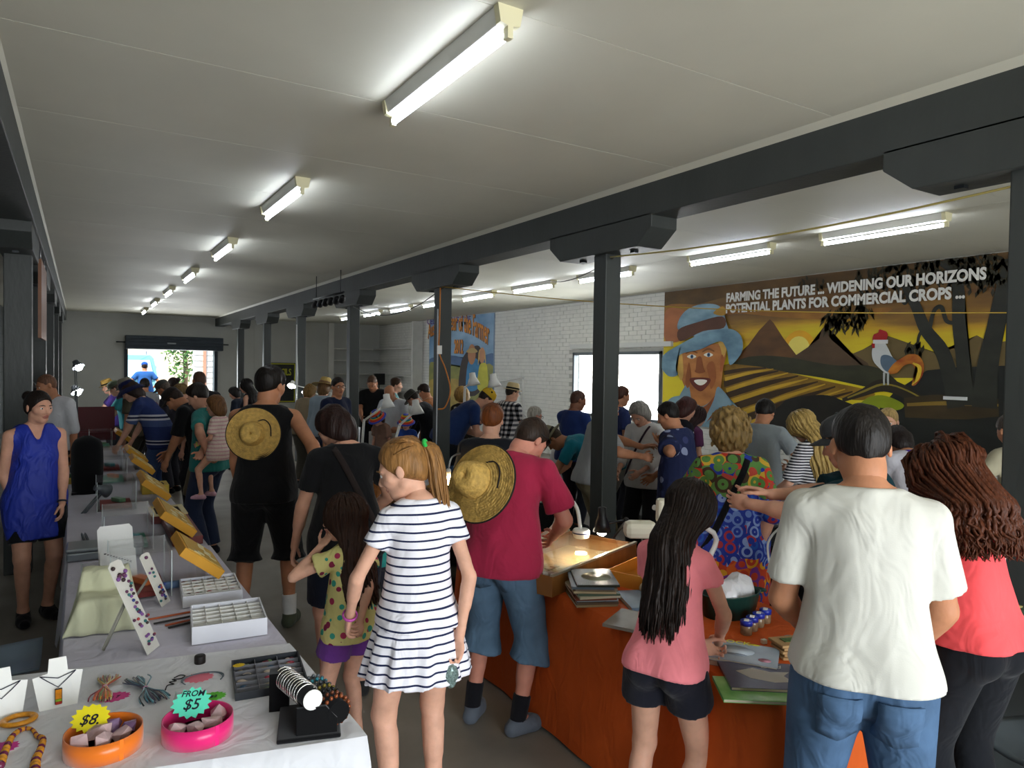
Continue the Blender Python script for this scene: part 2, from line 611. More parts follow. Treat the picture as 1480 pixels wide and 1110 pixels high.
class Skel:
    """joints of a posed figure, 1.75 m tall before scaling, facing +y, feet at the origin"""
    def __init__(s, p):
        f = p.get('sex', 'm') == 'f'
        b = p.get('build', 1.0); hk = p.get('hk', 1.0)
        s.f, s.b, s.hk, s.p = f, b, hk, p
        lean, side, bend, twist = p.get('lean', 0), p.get('side', 0), p.get('bend', 0), p.get('twist', 0)
        s.Rt = rzm(p.get('hipyaw', 0)) @ rx(lean) @ ry(side)
        s.Rc = s.Rt @ rx(bend) @ rzm(twist)
        s.Rp = rzm(p.get('hipyaw', 0)) @ rx(lean * 0.55)
        s.Rh = rzm(p.get('turn', 0)) @ rx(p.get('nod', 0)) @ ry(p.get('tilt', 0))
        s.pel = A(p.get('px', 0), -0.24 * math.sin(math.radians(max(lean, 0))) + p.get('py', 0), p.get('hip', 0.95))
        s.waist = s.pel + s.Rt[:, 2] * 0.12
        s.chest = s.waist + s.Rt[:, 2] * 0.08 + s.Rc[:, 2] * 0.13
        s.neck = s.chest + s.Rc[:, 2] * 0.19
        nd = nrm(s.Rc[:, 2] + s.Rh[:, 2] + A(0, 0.25 * math.sin(math.radians(p.get('nod', 0))), 0) + s.Rc[:, 1] * 0.25)
        s.ntop = s.neck + nd * 0.085
        s.head = s.ntop + (s.Rh[:, 2] * 0.085 + s.Rh[:, 1] * 0.022) * hk
        sw = (0.158 if f else 0.178) * (0.5 + 0.5 * b) * p.get('sw', 1.0)
        s.sh = [s.neck - s.Rc[:, 2] * 0.05 + s.Rc[:, 0] * sw * sd + A(0, 0, p.get('shrug', 0)) for sd in (-1, 1)]
        feet = p.get('feet', ((-0.10, 0.0), (0.10, 0.0)))
        fz = p.get('fz', (0, 0))
        fy = p.get('fyaw', (8, -8))
        s.hipj = [s.pel + s.Rp @ A(0.088 * sd * (1.05 if f else 1.0), 0, -0.03) for sd in (-1, 1)]
        s.foot, s.knee, s.ank, s.Rf = [], [], [], []
        for i in (0, 1):
            an = A(feet[i][0], feet[i][1], 0.085 + fz[i])
            Rf = rzm(fy[i])
            kn, an = ik(s.hipj[i], an, 0.435, 0.425, Rf @ A(0.06 * (-1, 1)[i], 1, 0.1))
            s.knee.append(kn); s.ank.append(an); s.Rf.append(Rf)
        s.elb, s.wri, s.hd = [], [], []
        dflt = ((-0.25, 0.03, 0.82), (0.25, 0.03, 0.82))
        arms = p.get('arms', (None, None))
        poles = p.get('poles', (None, None))
        for i in (0, 1):
            sd = (-1, 1)[i]
            tg = arms[i]
            if tg is None:
                tg = s.sh[i] + A(sd * 0.06, 0.03 + 0.0 * lean, -0.56)
            tg = np.array(tg, float)
            pole = np.array(poles[i], float) if poles[i] is not None else s.Rt @ A(sd * 0.5, -1, -0.15)
            e, w = ik(s.sh[i], tg, 0.295, 0.265, pole)
            s.elb.append(e); s.wri.append(w)
        al = 1.75
        s.top = s.head + A(0, 0, 0.118 * hk)

    def torso(s, slim=0.0):
        f, b = s.f, s.b
        P = [ell(s.pel + s.Rp @ A(0, 0, 0.02), s.Rp, A(0.168 if f else 0.16, 0.112, 0.13) * (0.4 + 0.6 * b), 0.05),
             ell(s.waist + s.Rt @ A(0, 0.012 * (b - 1) * 5, 0.0), s.Rt, A(0.128 if f else 0.143, 0.098, 0.15) * A(b, b ** 1.4, 1), 0.05),
             ell(s.chest, s.Rc, A(0.138 if f else 0.158, 0.104 if f else 0.112, 0.175) * A(0.4 + 0.6 * b, 0.4 + 0.6 * b, 1), 0.05),
             ell(s.neck + s.Rc @ A(0, -0.018, -0.085), s.Rc, A(0.135 if f else 0.158, 0.08, 0.095) * A(0.6 + 0.4 * b, 0.6 + 0.4 * b, 1), 0.05)]
        for i, sd in enumerate((-1, 1)):
            P.append(cone(s.neck + s.Rc @ A(0.02 * sd, -0.015, 0.012), s.sh[i] + s.Rc @ A(-0.012 * sd, -0.005, 0.0), 0.045, 0.052 if not f else 0.045, 0.04))
            P.append(ell(s.pel + s.Rp @ A(0.075 * sd, -0.062, -0.03), s.Rp, A(0.084, 0.078, 0.092) * (0.5 + 0.5 * b), 0.03))
            if f and s.p.get('bust', 1):
                P.append(ell(s.chest + s.Rc @ A(0.066 * sd, 0.072, -0.015), s.Rc, A(0.056, 0.05, 0.056) * s.p.get('bust', 1), 0.03))
        return P

    def legs(s, add=0.0, lo=0.0, frac=2.0, flare=0.0, clip=True):
        """frac 0..1 thigh, 1..2 shin; clipped flat at the end"""
        f, b = s.f, 0.4 + 0.6 * s.b
        lg = s.p.get('leg', 1.0)
        P = []
        for i in (0, 1):
            h, k, an = s.hipj[i], s.knee[i], s.ank[i]
            e1 = h + (k - h) * min(1, frac)
            t1 = min(1, frac)
            r0, r1 = 0.088 * b * lg + add, 0.056 * lg + add
            c1 = cone(h, e1, r0, r0 + (r1 - r0) * t1 + (flare if frac <= 1 else 0), 0.025)
            if frac <= 1 and clip:
                c1['clip'] = [(e1, nrm(k - h))]
            P.append(c1)
            if frac > 1:
                e2 = k + (an - k) * min(1, frac - 1)
                r2, r3 = 0.053 * lg + add, 0.035 * lg + add + lo
                t2 = min(1, frac - 1)
                c2 = cone(k, e2, r2, r2 + (r3 - r2) * t2 + flare, 0.025)
                if clip:
                    c2['clip'] = [(e2, nrm(an - k))]
                P.append(c2)
                if not add:
                    bk = nrm(np.cross(np.cross(an - k, s.Rf[i][:, 1]), an - k))
                    P.append(cone(k + (an - k) * 0.22 - bk * 0.018, k + (an - k) * 0.5 - bk * 0.012, 0.046 * lg, 0.036 * lg, 0.03))
        return P

    def feet_(s, add=0.0):
        P = []
        for i in (0, 1):
            R, an = s.Rf[i], s.ank[i]
            g = an - A(0, 0, 0.085)
            P += [cone(g + R @ A(0, -0.04, 0.035), g + R @ A(0.005, 0.09, 0.034), 0.035 + add, 0.037 + add, 0.02),
                  cone(g + R @ A(0.003, 0.09, 0.03), g + R @ A(0.0, 0.15, 0.026), 0.036 + add, 0.026 + add, 0.02),
                  cone(an, g + R @ A(0, 0.06, 0.045), 0.036 + add, 0.03 + add, 0.03)]
        return P

    def arm(s, i, frac=2.0, add=0.0, flare=0.0):
        f = s.f; b = 0.5 + 0.5 * s.b; ak = s.p.get('armk', 1.0)
        sh, e, w = s.sh[i], s.elb[i], s.wri[i]
        r0, r1, r2, r3 = (0.050 if not f else 0.043) * b * ak, (0.04 if not f else 0.035) * b * ak, (0.04 if not f else 0.034) * b * ak, (0.0275 if not f else 0.0235) * ak
        t = min(1, frac)
        e1 = sh + (e - sh) * t
        c1 = cone(sh, e1, r0 + add, r0 + (r1 - r0) * t + add + (flare if frac <= 1 else 0), 0.025)
        P = [c1]
        if frac < 1:
            c1['clip'] = [(e1, nrm(e - sh))]
        if frac > 1:
            t2 = min(1, frac - 1)
            e2 = e + (w - e) * t2
            c2 = cone(e, e2, r2 + add, r2 + (r3 - r2) * t2 + add + flare, 0.02)
            if add:
                c2['clip'] = [(e2, nrm(w - e))]
            P.append(c2)
            if not add:
                P.append(cone(e + (w - e) * 0.15, e + (w - e) * 0.45, r2 * 1.05, r2 * 0.92, 0.02))
        return P

    def hand(s, i, res):
        sd = (-1, 1)[i]
        p = s.p
        al = nrm(s.wri[i] - s.elb[i])
        bd = (p.get('hdir', (None, None)))[i]
        if bd is not None:
            al = nrm(np.array(bd, float))
        th = (p.get('thumb', (None, None)))[i]
        th = np.array(th, float) if th is not None else A(-0.3 * sd, 1, 0.35)
        t = nrm(th - al * th.dot(al))
        n = np.cross(al, t) * -sd
        cu = (p.get('curl', (25, 25)))[i]
        w = s.wri[i]
        k = 1.0 if not s.f else 0.92
        k *= p.get('handk', 1.0)
        fat = max(0.0085 * k, 0.62 * res)
        R = np.stack([al, t, n], 1)
        P = [ell(w + al * 0.05 * k, R, A(0.055, 0.043, max(0.017, 0.9 * res)) * k, 0.012)]
        for q in range(4):
            bp = w + (al * (0.088 - 0.004 * abs(q - 1)) + t * (0.031 - 0.0205 * q)) * k
            Ls = (0.070, 0.078, 0.072, 0.056)[q] * k
            d = al; a0 = 0.0; sp = t * (0.10 - 0.07 * q)
            for m, fr in enumerate((0.46, 0.3, 0.24)):
                a0 += math.radians(cu * (0.7, 1.1, 0.8)[m])
                d = nrm(al * math.cos(a0) + n * math.sin(a0) + sp)
                ep = bp + d * Ls * fr
                P.append(cone(bp, ep, fat * (1 - 0.07 * m), fat * (0.93 - 0.07 * m), 0.004))
                bp = ep
        bp = w + (al * 0.022 + t * 0.026 + n * 0.008) * k
        for d, L, r in ((al * 0.7 + t * 0.65 + n * 0.35, 0.042, 1.35), (al * 0.9 + t * 0.35 + n * 0.35, 0.032, 1.15), (al * 0.95 + t * 0.1 + n * 0.4, 0.026, 1.0)):
            ep = bp + nrm(d) * L * k
            P.append(cone(bp, ep, fat * r, fat * r * 0.92, 0.006))
            bp = ep
        s.hd.append((w + (al * 0.09 + n * 0.03) * k, al, t, n))
        return P

    def hp(s, x, y, z):
        return s.head + s.Rh @ (A(x, y, z) * s.hk)

    def headprims(s, res):
        R, k = s.Rh, s.hk
        f = s.f
        E = lambda c, r, kk=0.02: ell(s.hp(*c), R, A(*r) * k, kk * k)
        jw = 0.92 if f else 1.0
        P = [E((0, -0.012, 0.032), (0.075, 0.094, 0.086), 0.03),
             E((0, 0.025, -0.03), (0.058 * jw, 0.066, 0.082), 0.03),
             cone(s.hp(0, 0.06, -0.09), s.hp(0, 0.035, -0.08), 0.026 * k * jw, 0.04 * k * jw, 0.03),
             cone(s.hp(-0.045 * jw, 0.005, -0.06), s.hp(0, 0.055, -0.088), 0.022 * k, 0.024 * k, 0.02),
             cone(s.hp(0.045 * jw, 0.005, -0.06), s.hp(0, 0.055, -0.088), 0.022 * k, 0.024 * k, 0.02),
             E((0, 0.072, 0.018), (0.052, 0.022, 0.014), 0.02),
             cone(s.hp(0, 0.088, 0.004), s.hp(0, 0.108, -0.03), 0.0095 * k, 0.0125 * k, 0.012),
             cone(s.hp(-0.012, 0.094, -0.033), s.hp(0.012, 0.094, -0.033), 0.009 * k, 0.009 * k, 0.008),
             E((0, 0.086, -0.058), (0.022, 0.012, 0.0065), 0.008),
             E((0, 0.084, -0.068), (0.019, 0.012, 0.007), 0.008),
             cone(s.hp(-0.05, 0.05, -0.018), s.hp(-0.03, 0.07, -0.025), 0.018 * k, 0.018 * k, 0.03),
             cone(s.hp(0.05, 0.05, -0.018), s.hp(0.03, 0.07, -0.025), 0.018 * k, 0.018 * k, 0.03)]
        for sd in (-1, 1):
            Re = R @ rzm(-18 * sd) @ rx(-12)
            P.append(ell(s.hp(0.081 * sd, -0.006, -0.008), Re, A(max(0.008, 0.75 * res / k), 0.018, 0.029) * k, 0.008))
        nk = ((0.057 * (0.5 + 0.5 * s.b)) if not f else 0.046) * (0.86 if s.hk > 1.05 else 1.0)
        P += [cone(s.neck - s.Rc[:, 2] * 0.03, s.ntop, nk, nk * 0.95, 0.03), cone(s.ntop, s.hp(0, -0.02, -0.02), nk * 0.95, nk * 0.95 * k, 0.03)]
        return P

SKIN = {'fair': ('d9a68c', 'b5796a'), 'light': ('cf9a80', 'a9685c'), 'tan': ('b9805f', '8f5548'), 'brown': ('8a5a42', '6a3c33'), 'red': ('c98873', 'a05f55')}

def skin_mat(kind):
    key = 'skin_' + kind
    if key in MATS:
        return MATS[key]
    c, l = SKIN[kind]
    m = mat(key, c, rough=0.55, var=0.10, vscale=14, bump=0.06, bscale=90, spec=0.35)
    b = m.node_tree.nodes['Principled BSDF']
    b.inputs['Subsurface Weight'].default_value = 0.08
    b.inputs['Subsurface Radius'].default_value = (0.02, 0.008, 0.004)
    nt = m.node_tree
    src = b.inputs['Base Color'].links[0].from_socket
    at = nt.nodes.new('ShaderNodeAttribute'); at.attribute_name = 'lip'
    mx = nt.nodes.new('ShaderNodeMix'); mx.data_type = 'RGBA'
    mx.inputs['B'].default_value = srgb(l)
    nt.links.new(at.outputs['Fac'], mx.inputs['Factor']); nt.links.new(src, mx.inputs['A'])
    nt.links.new(mx.outputs['Result'], b.inputs['Base Color'])
    return m

def hair_mat(col):
    return mat('hair_' + col, col, rough=0.5, var=0.4, vscale=22, bump=0.35, bscale=30, spec=0.3, stretch=(3, 3, 0.35))

def prim_bounds(prims):
    bl = np.min([np.minimum(p['a'] - p['ra'], p['b'] - p['rb']) if p['t'] == 'cone' else (p['c'] - np.abs(p['R']) @ p['r'] if p['t'] == 'ell' else p['lo']) for p in prims], 0)
    bh = np.max([np.maximum(p['a'] + p['ra'], p['b'] + p['rb']) if p['t'] == 'cone' else (p['c'] + np.abs(p['R']) @ p['r'] if p['t'] == 'ell' else p['hi']) for p in prims], 0)
    return bl, bh

def shell(prims, res, grow=0.0, k=None, post=None, ripple=None, lo=None, hi=None):
    bl, bh = prim_bounds(prims)
    r = max([max(p['ra'], p['rb']) for p in prims if p['t'] == 'cone'] + [0]) * 0.3
    Fd = Field(bl - grow - r - 0.03, bh + grow + r + 0.03, res)
    for p in prims:
        Fd.put(p)
    if grow:
        Fd.F -= np.float32(grow)
    if ripple:
        Fd.ripple(*ripple)
    if post:
        post(Fd)
    return Fd

def top_garment(s, res, ease=0.010, sleeve=0.6, hem=0.07, neck=0.0, loose=0.012, wr=0.0055, seed=1, vneck=False, sflare=0.012, drape=0.0, scoop=0.0):
    """shirt over torso and arms; sleeve 0 = sleeveless, up to 1 short, up to 2 long; hem metres below the hips"""
    ease = ease + (0.3 * res if res > 0.012 else 0)
    P = [dict(p) for p in s.torso()]
    up = s.Rt[:, 2]
    hc = s.pel - s.Rp[:, 2] * hem
    wd = (0.150 if s.f else 0.155) * (0.4 + 0.6 * s.b)
    dn = nrm(s.Rp[:, 2] * 0.7 + A(0, 0, 0.3))
    # the hanging body of the shirt
    P.append(ell(s.waist - dn * 0.02, s.Rt, A(wd + loose, 0.115 * s.b + loose, 0.26), 0.06))
    hl = s.pel - dn * (hem + 0.02)
    P.append(ell(s.pel - dn * hem * 0.5, s.Rp, A((0.168 if hem > 0.25 else 0.186) * (0.4 + 0.6 * s.b) + loose, 0.138 * (0.5 + 0.5 * s.b) + loose, 0.13 + max(hem, 0) * 0.6), 0.05))
    for sd in (-1, 1):
        P.append(ell(s.pel + s.Rp @ A(0.07 * sd, -0.062, -0.03), s.Rp, A(0.092, 0.095, 0.10) * (0.5 + 0.5 * s.b), 0.05))
    if hem > 0.22:
        for i in (0, 1):
            P.append(cone(s.hipj[i], s.hipj[i] + (s.knee[i] - s.hipj[i]) * min(1, hem / 0.42), 0.095 + drape, 0.085 + drape, 0.1))
    if sleeve > 0:
        for i in (0, 1):
            P += s.arm(i, sleeve, add=0.001, flare=sflare)
    else:
        pass
    def post(F):
        F.plane(hl + dn * 0.02, -dn)
        nc = s.neck + s.Rc @ A(0, 0.02, 0.052 - neck)
        F.put(ell(nc, s.Rc, A(0.066 + scoop * 0.5, 0.07 + scoop, 0.045 + scoop), 0.006), 0, 'cut')
        F.plane(s.neck + s.Rc @ A(0, 0, 0.035 - neck * 0.3), s.Rc[:, 2])
        if vneck:
            F.put(cone(s.neck + s.Rc @ A(0, 0.07, 0.03), s.neck + s.Rc @ A(0, 0.13, -0.11), 0.06, 0.012, 0.006), 0, 'cut')
        if sleeve <= 0:
            for i, sd in enumerate((-1, 1)):
                F.put(cone(s.sh[i] + s.Rc @ A(0.012 * sd, 0, 0.10), s.sh[i] + s.Rc @ A(0.045 * sd, 0, -0.09), 0.055, 0.06, 0.01), 0, 'cut')
    F = shell(P, res, ease, post=lambda f: (f.ripple(wr * 0.45, 34, seed + 5, (1, 1, 0.22)), post(f)), ripple=(wr, 13, seed, (1, 1, 0.5)))
    return F

def bottom_garment(s, res, frac=1.95, ease=0.008, waist=0.10, add=0.012, lo=0.02, flare=0.0, wr=0.004, seed=3):
    ease = ease + (0.3 * res if res > 0.012 else 0)
    P = [dict(p) for p in s.torso()[:2]] + [p for p in s.torso() if p['t'] == 'ell'][4:4] + s.legs(add=add, lo=lo, frac=frac, flare=flare)
    for sd in (-1, 1):
        P.append(ell(s.pel + s.Rp @ A(0.072 * sd, -0.06, -0.03), s.Rp, A(0.086, 0.08, 0.094) * (0.5 + 0.5 * s.b), 0.03))
    def post(F):
        F.plane(s.pel + s.Rp[:, 2] * waist, s.Rp[:, 2])
    return shell(P, res, ease, post=post, ripple=(wr, 16, seed, (1, 1, 0.6)))

def hair_cap(s, res, style, seed):
    k, R = s.hk, s.Rh
    th = {'buzz': 0.004, 'short': 0.010, 'full': 0.018, 'curly': 0.042, 'bob': 0.02, 'long': 0.014, 'tied': 0.009, 'grey': 0.011, 'wild': 0.014}.get(style, 0.012) * k
    P = [ell(s.hp(0, -0.012, 0.034), R, A(0.0735, 0.0945, 0.087) * k, 0.03), ell(s.hp(0, -0.04, -0.01), R, A(0.066, 0.06, 0.07) * k, 0.03)]
    if style == 'bob':
        P += [ell(s.hp(0, -0.03, -0.03), R, A(0.082, 0.085, 0.115) * k, 0.03)]
    if style == 'curly':
        P += [ell(s.hp(0, -0.03, -0.01), R, A(0.08, 0.085, 0.105) * k, 0.03)]
    if style == 'wild':
        P += [ell(s.hp(0, -0.035, -0.04), R, A(0.088, 0.085, 0.13) * k, 0.03)]
    def post(F):
        def cut(c, n, kk, cv=0.0):
            c = s.hp(*c); n = R @ nrm(A(*n))
            x, y, z = F.ax[0][:, None, None], F.ax[1][None, :, None], F.ax[2][None, None, :]
            d = ((x - c[0]) * n[0] + (y - c[1]) * n[1] + (z - c[2]) * n[2]).astype(np.float32)
            if cv:
                xr = R[:, 0]; hc = s.head
                lx = (x - hc[0]) * xr[0] + (y - hc[1]) * xr[1] + (z - hc[2]) * xr[2]
                d = d + (cv * lx * lx).astype(np.float32)
            F.F = -smin(-F.F, -d, kk)
        if style in ('bob', 'curly', 'wild'):
            cut((0, 0.084 if style != 'curly' else 0.09, 0.078), (0.0, 0.86, -0.5), 0.01)
            cut((0, 0, -0.15), (0, 0.25, -1), 0.03)
        else:
            cut((0, 0.086, 0.084), (0, 0.86, -0.51), 0.008)
            cut((0, 0.02, -0.045), (0, 0.36, -0.93), 0.012, 5.0)
            if style in ('short', 'full', 'buzz', 'grey'):       # clipped close at the nape and over the ears
                u = R[:, 2]; hc = s.head
                x, y, z = F.ax[0][:, None, None], F.ax[1][None, :, None], F.ax[2][None, None, :]
                lz = ((x - hc[0]) * u[0] + (y - hc[1]) * u[1] + (z - hc[2]) * u[2]) / k
                F.F += (th * 0.86 * np.clip((0.055 - lz) / 0.10, 0, 1)).astype(np.float32)
    amp = {'curly': 0.010, 'wild': 0.009, 'bob': 0.004, 'full': 0.004, 'short': 0.002}.get(style, 0.0012) * k
    fr = {'curly': 75, 'wild': 60}.get(style, 45)
    return shell(P, res, th, post=post, ripple=(amp, fr, seed, (1.2, 1.2, 0.5)))

def locks(name, s, paths, material, parent, seg=4):
    mb = MB()
    for pts, rs in paths:
        mb.tube([V(p) for p in pts], rs, seg=seg)
    return mb.build(name, material, parent)

def smooth_path(ctrl, n):
    """Catmull-Rom through control points"""
    c = [np.array(x, float) for x in ctrl]
    c = [2 * c[0] - c[1]] + c + [2 * c[-1] - c[-2]]
    out = []
    m = len(c) - 3
    for i in range(n + 1):
        u = i / n * m
        j = min(int(u), m - 1); t = u - j
        p0, p1, p2, p3 = c[j:j + 4]
        out.append(0.5 * ((2 * p1) + (-p0 + p2) * t + (2 * p0 - 5 * p1 + 4 * p2 - p3) * t * t + (-p0 + 3 * p1 - 3 * p2 + p3) * t ** 3))
    return out

def long_locks(s, length=0.4, n=150, spread=0.11, back=0.03, seed=5, wave=0.004, r=0.011, front=0.35, wfreq=9.0, drop=None, puff=0.0):
    """strands that leave the scalp, follow the skull and hang down behind the shoulders"""
    rg = random.Random(seed)
    R, k = s.Rh, s.hk
    out = []
    bk = s.Rc[:, 1] * -1
    for i in range(n):
        a = (rg.random() * 2 - 1) * PI * (0.5 + front * 0.5)         # 0 = back of the head, +-pi/2 = the ears
        tt = rg.random()
        el0 = 0.25 + 1.15 * rg.random()                               # how high on the skull it starts
        pts = []
        ca, sa = math.cos(a), math.sin(a)
        def skull(el, g):
            return s.hp((0.075 + g) * math.cos(el) * sa, -0.012 - (0.094 + g) * math.cos(el) * ca, 0.034 + (0.086 + g) * math.sin(el))
        g = 0.012 + 0.012 * tt
        jt = lambda: A(rg.gauss(0, 1), rg.gauss(0, 1), rg.gauss(0, 1)) * wave * 0.6 if puff else 0.0
        pts.append(skull(el0, g)); pts.append(skull(el0 * 0.5, g + 0.003 + puff * tt) + jt()); pts.append(skull(0.0, g + 0.004 + puff * (0.4 + tt)) + jt())
        pts.append(skull(-0.5, g + 0.006 + puff * (0.6 + tt)) + A(0, 0, -0.01) + jt())
        L = length * (0.8 + 0.3 * rg.random())
        base = s.neck + s.Rc @ A(spread * sa * (1.0 + 0.15 * rg.random()), -0.085 * max(ca, 0.0) - 0.03 - back * tt, -0.0)
        p4 = base + A(0, 0, 0.03)
        pts.append(p4)
        ph = rg.random() * 6.28
        dn = drop if drop is not None else nrm(A(0, 0, -1) + bk * 0.05)
        m = 5
        for q in range(1, m + 1):
            w = wave * math.sin(ph + q * wfreq / m)
            w2 = wave * math.cos(ph * 1.7 + q * wfreq / m)
            pts.append(p4 + np.array(dn) * (L * q / m) * k + s.Rc @ A(w + 0.02 * sa * q / m, -0.008 * q + w2 + 0.012 * math.sin(q), 0))
        pa = smooth_path(pts, 16)
        rr = [r * k * (0.75 + 0.5 * min(1, t / 5)) * (1 if t < 12 else max(0.15, (17 - t) / 5)) for t in range(17)]
        out.append((pa, rr))
    return out

def hat(s, kind, parent, col, band=None, res=None, dz=0.0, tip=0.0, name='hat', offs=(0, 0, 0), Rx=None, col2=None):
    """brimmed hats and caps turned on the head"""
    R = s.Rh @ rx(tip) if Rx is None else Rx
    k = s.hk
    M = Matrix([[R[i][j] * k for j in range(3)] for i in range(3)])
    c = V(s.hp(offs[0], -0.008 + offs[1], 0.045 + dz + offs[2]))
    mb = MB()
    if kind == 'cap':
        prof = [(0.090, -0.002), (0.092, 0.02), (0.088, 0.05), (0.07, 0.077), (0.04, 0.092), (0.008, 0.097), (0.0001, 0.1)]
        mb.lathe(prof, c, 20, M, 0.95, 1.14)
        def vis(u, w):
            x = (u - 0.5) * 0.15
            yy = 0.075 + (0.105 * w) * (1 - (2 * u - 1) ** 2 * 0.55) - 0.05 * (2 * u - 1) ** 2
            return tuple(M @ V((x, yy, 0.006 - 0.02 * w - 0.022 * (2 * u - 1) ** 2)) + c)
        mb.grid(vis, 8, 4)
        def vis2(u, w):
            x = (0.5 - u) * 0.15
            yy = 0.075 + (0.105 * w) * (1 - (2 * u - 1) ** 2 * 0.55) - 0.05 * (2 * u - 1) ** 2
            return tuple(M @ V((x, yy, 0.001 - 0.02 * w - 0.022 * (2 * u - 1) ** 2)) + c)
        mb.grid(vis2, 8, 4)
        mb.lathe([(0.008, 0.095), (0.008, 0.103), (0.0001, 0.105)], c, 8, M)
    else:
        br, ht, droop = {'fedora': (0.135, 0.105, 0.0), 'bucket': (0.135, 0.09, -0.05), 'straw': (0.20, 0.11, -0.015), 'felt': (0.15, 0.10, -0.02), 'floppy': (0.165, 0.09, -0.06), 'child': (0.15, 0.085, -0.045)}[kind]
        prof = [(br, droop), (br * 0.86, droop * 0.55 - 0.0), (0.105, 0.0), (0.093, 0.006), (0.090, 0.04), (0.082, ht * 0.8), (0.066, ht), (0.03, ht + (0.004 if kind != 'fedora' else -0.012)), (0.0001, ht + (0.006 if kind != 'fedora' else -0.014))]
        und = [(0.0001, -0.004), (0.088, -0.004), (0.105, -0.006), (br * 0.86, droop * 0.55 - 0.006), (br, droop - 0.004)]
        mb.lathe(und + prof, c, 28, M, 0.95, 1.13)
    o = mb.build(name, col, parent)
    if band is not None:
        b2 = MB().lathe([(0.0945, 0.006), (0.0935, 0.022), (0.0925, 0.032)], c, 28, M, 0.955, 1.135, cap=False)
        b2.build('hat_band', band, o)
    return o

def glasses(s, parent, col='15151a', up=0.0, lens=None, name='glasses'):
    k = s.hk
    mb = MB()
    y, z = 0.104, 0.004 + up
    if up:
        y = 0.085
    for sd in (-1, 1):
        pts = [s.hp(sd * 0.034 + 0.025 * math.cos(a), y, z + 0.018 * math.sin(a)) for a in np.linspace(0, 2 * PI, 13)]
        mb.tube(pts, 0.0025 * k, 5)
        mb.tube([s.hp(sd * 0.058, y, z + 0.006), s.hp(sd * 0.079, 0.06, z + 0.005), s.hp(sd * 0.083, -0.02, z * 0.6 + 0.004)], 0.0028 * k, 5)
        if lens:
            mb.lathe([(0.023, -0.002), (0.023, 0.002)], s.hp(sd * 0.034, y - 0.001, z), 12, Matrix([[s.Rh[i][0] * k, s.Rh[i][2] * k, s.Rh[i][1] * k] for i in range(3)]))
    mb.tube([s.hp(-0.01, y, z + 0.004), s.hp(0.01, y, z + 0.004)], 0.0025 * k, 5)
    return mb.build(name, mat('frame_' + col, col, rough=0.3), parent)

def band_round(Fd, c, u, w, width, material, name, parent, off=0.006, n=40, a0=0.0, a1=2 * PI, rmax=0.45):
    """a strap lying on a garment: marches inward in the plane spanned by u, w round point c"""
    c, u, w = np.array(c), nrm(np.array(u)), nrm(np.array(w))
    nn = nrm(np.cross(u, w))
    pts = []
    for t in range(n + 1):
        a = a0 + (a1 - a0) * t / n
        d = u * math.cos(a) + w * math.sin(a)
        rr = np.linspace(rmax, 0.0, 90)
        q = c + d[None, :] * rr[:, None]
        idx = np.clip(((q - Fd.lo) / Fd.h).round().astype(int), 0, np.array(Fd.F.shape) - 1)
        f = Fd.F[idx[:, 0], idx[:, 1], idx[:, 2]]
        hit = np.argmax(f < 0) if (f < 0).any() else len(rr) - 1
        pts.append((d, rr[max(hit - 1, 0)]))
    rs = np.array([p[1] for p in pts]); rs = np.convolve(np.pad(rs, 2, mode='edge'), np.ones(5) / 5, 'valid')
    rs = np.maximum(rs, [p[1] for p in pts]) if False else rs
    mb = MB()
    k = 0
    for (d, _), r in zip(pts, rs):
        for hh, oo in ((-0.5, off), (0.5, off), (0.5, -0.004), (-0.5, -0.004)):
            mb.v.append(V(c + d * (r + oo) + nn * width * hh))
    for t in range(n):
        for e in range(4):
            e2 = (e + 1) % 4
            mb.face((t * 4 + e, (t + 1) * 4 + e, (t + 1) * 4 + e2, t * 4 + e2), True)
    return mb.build(name, material, parent)

PEOPLE = {}
DEBUG_H = False

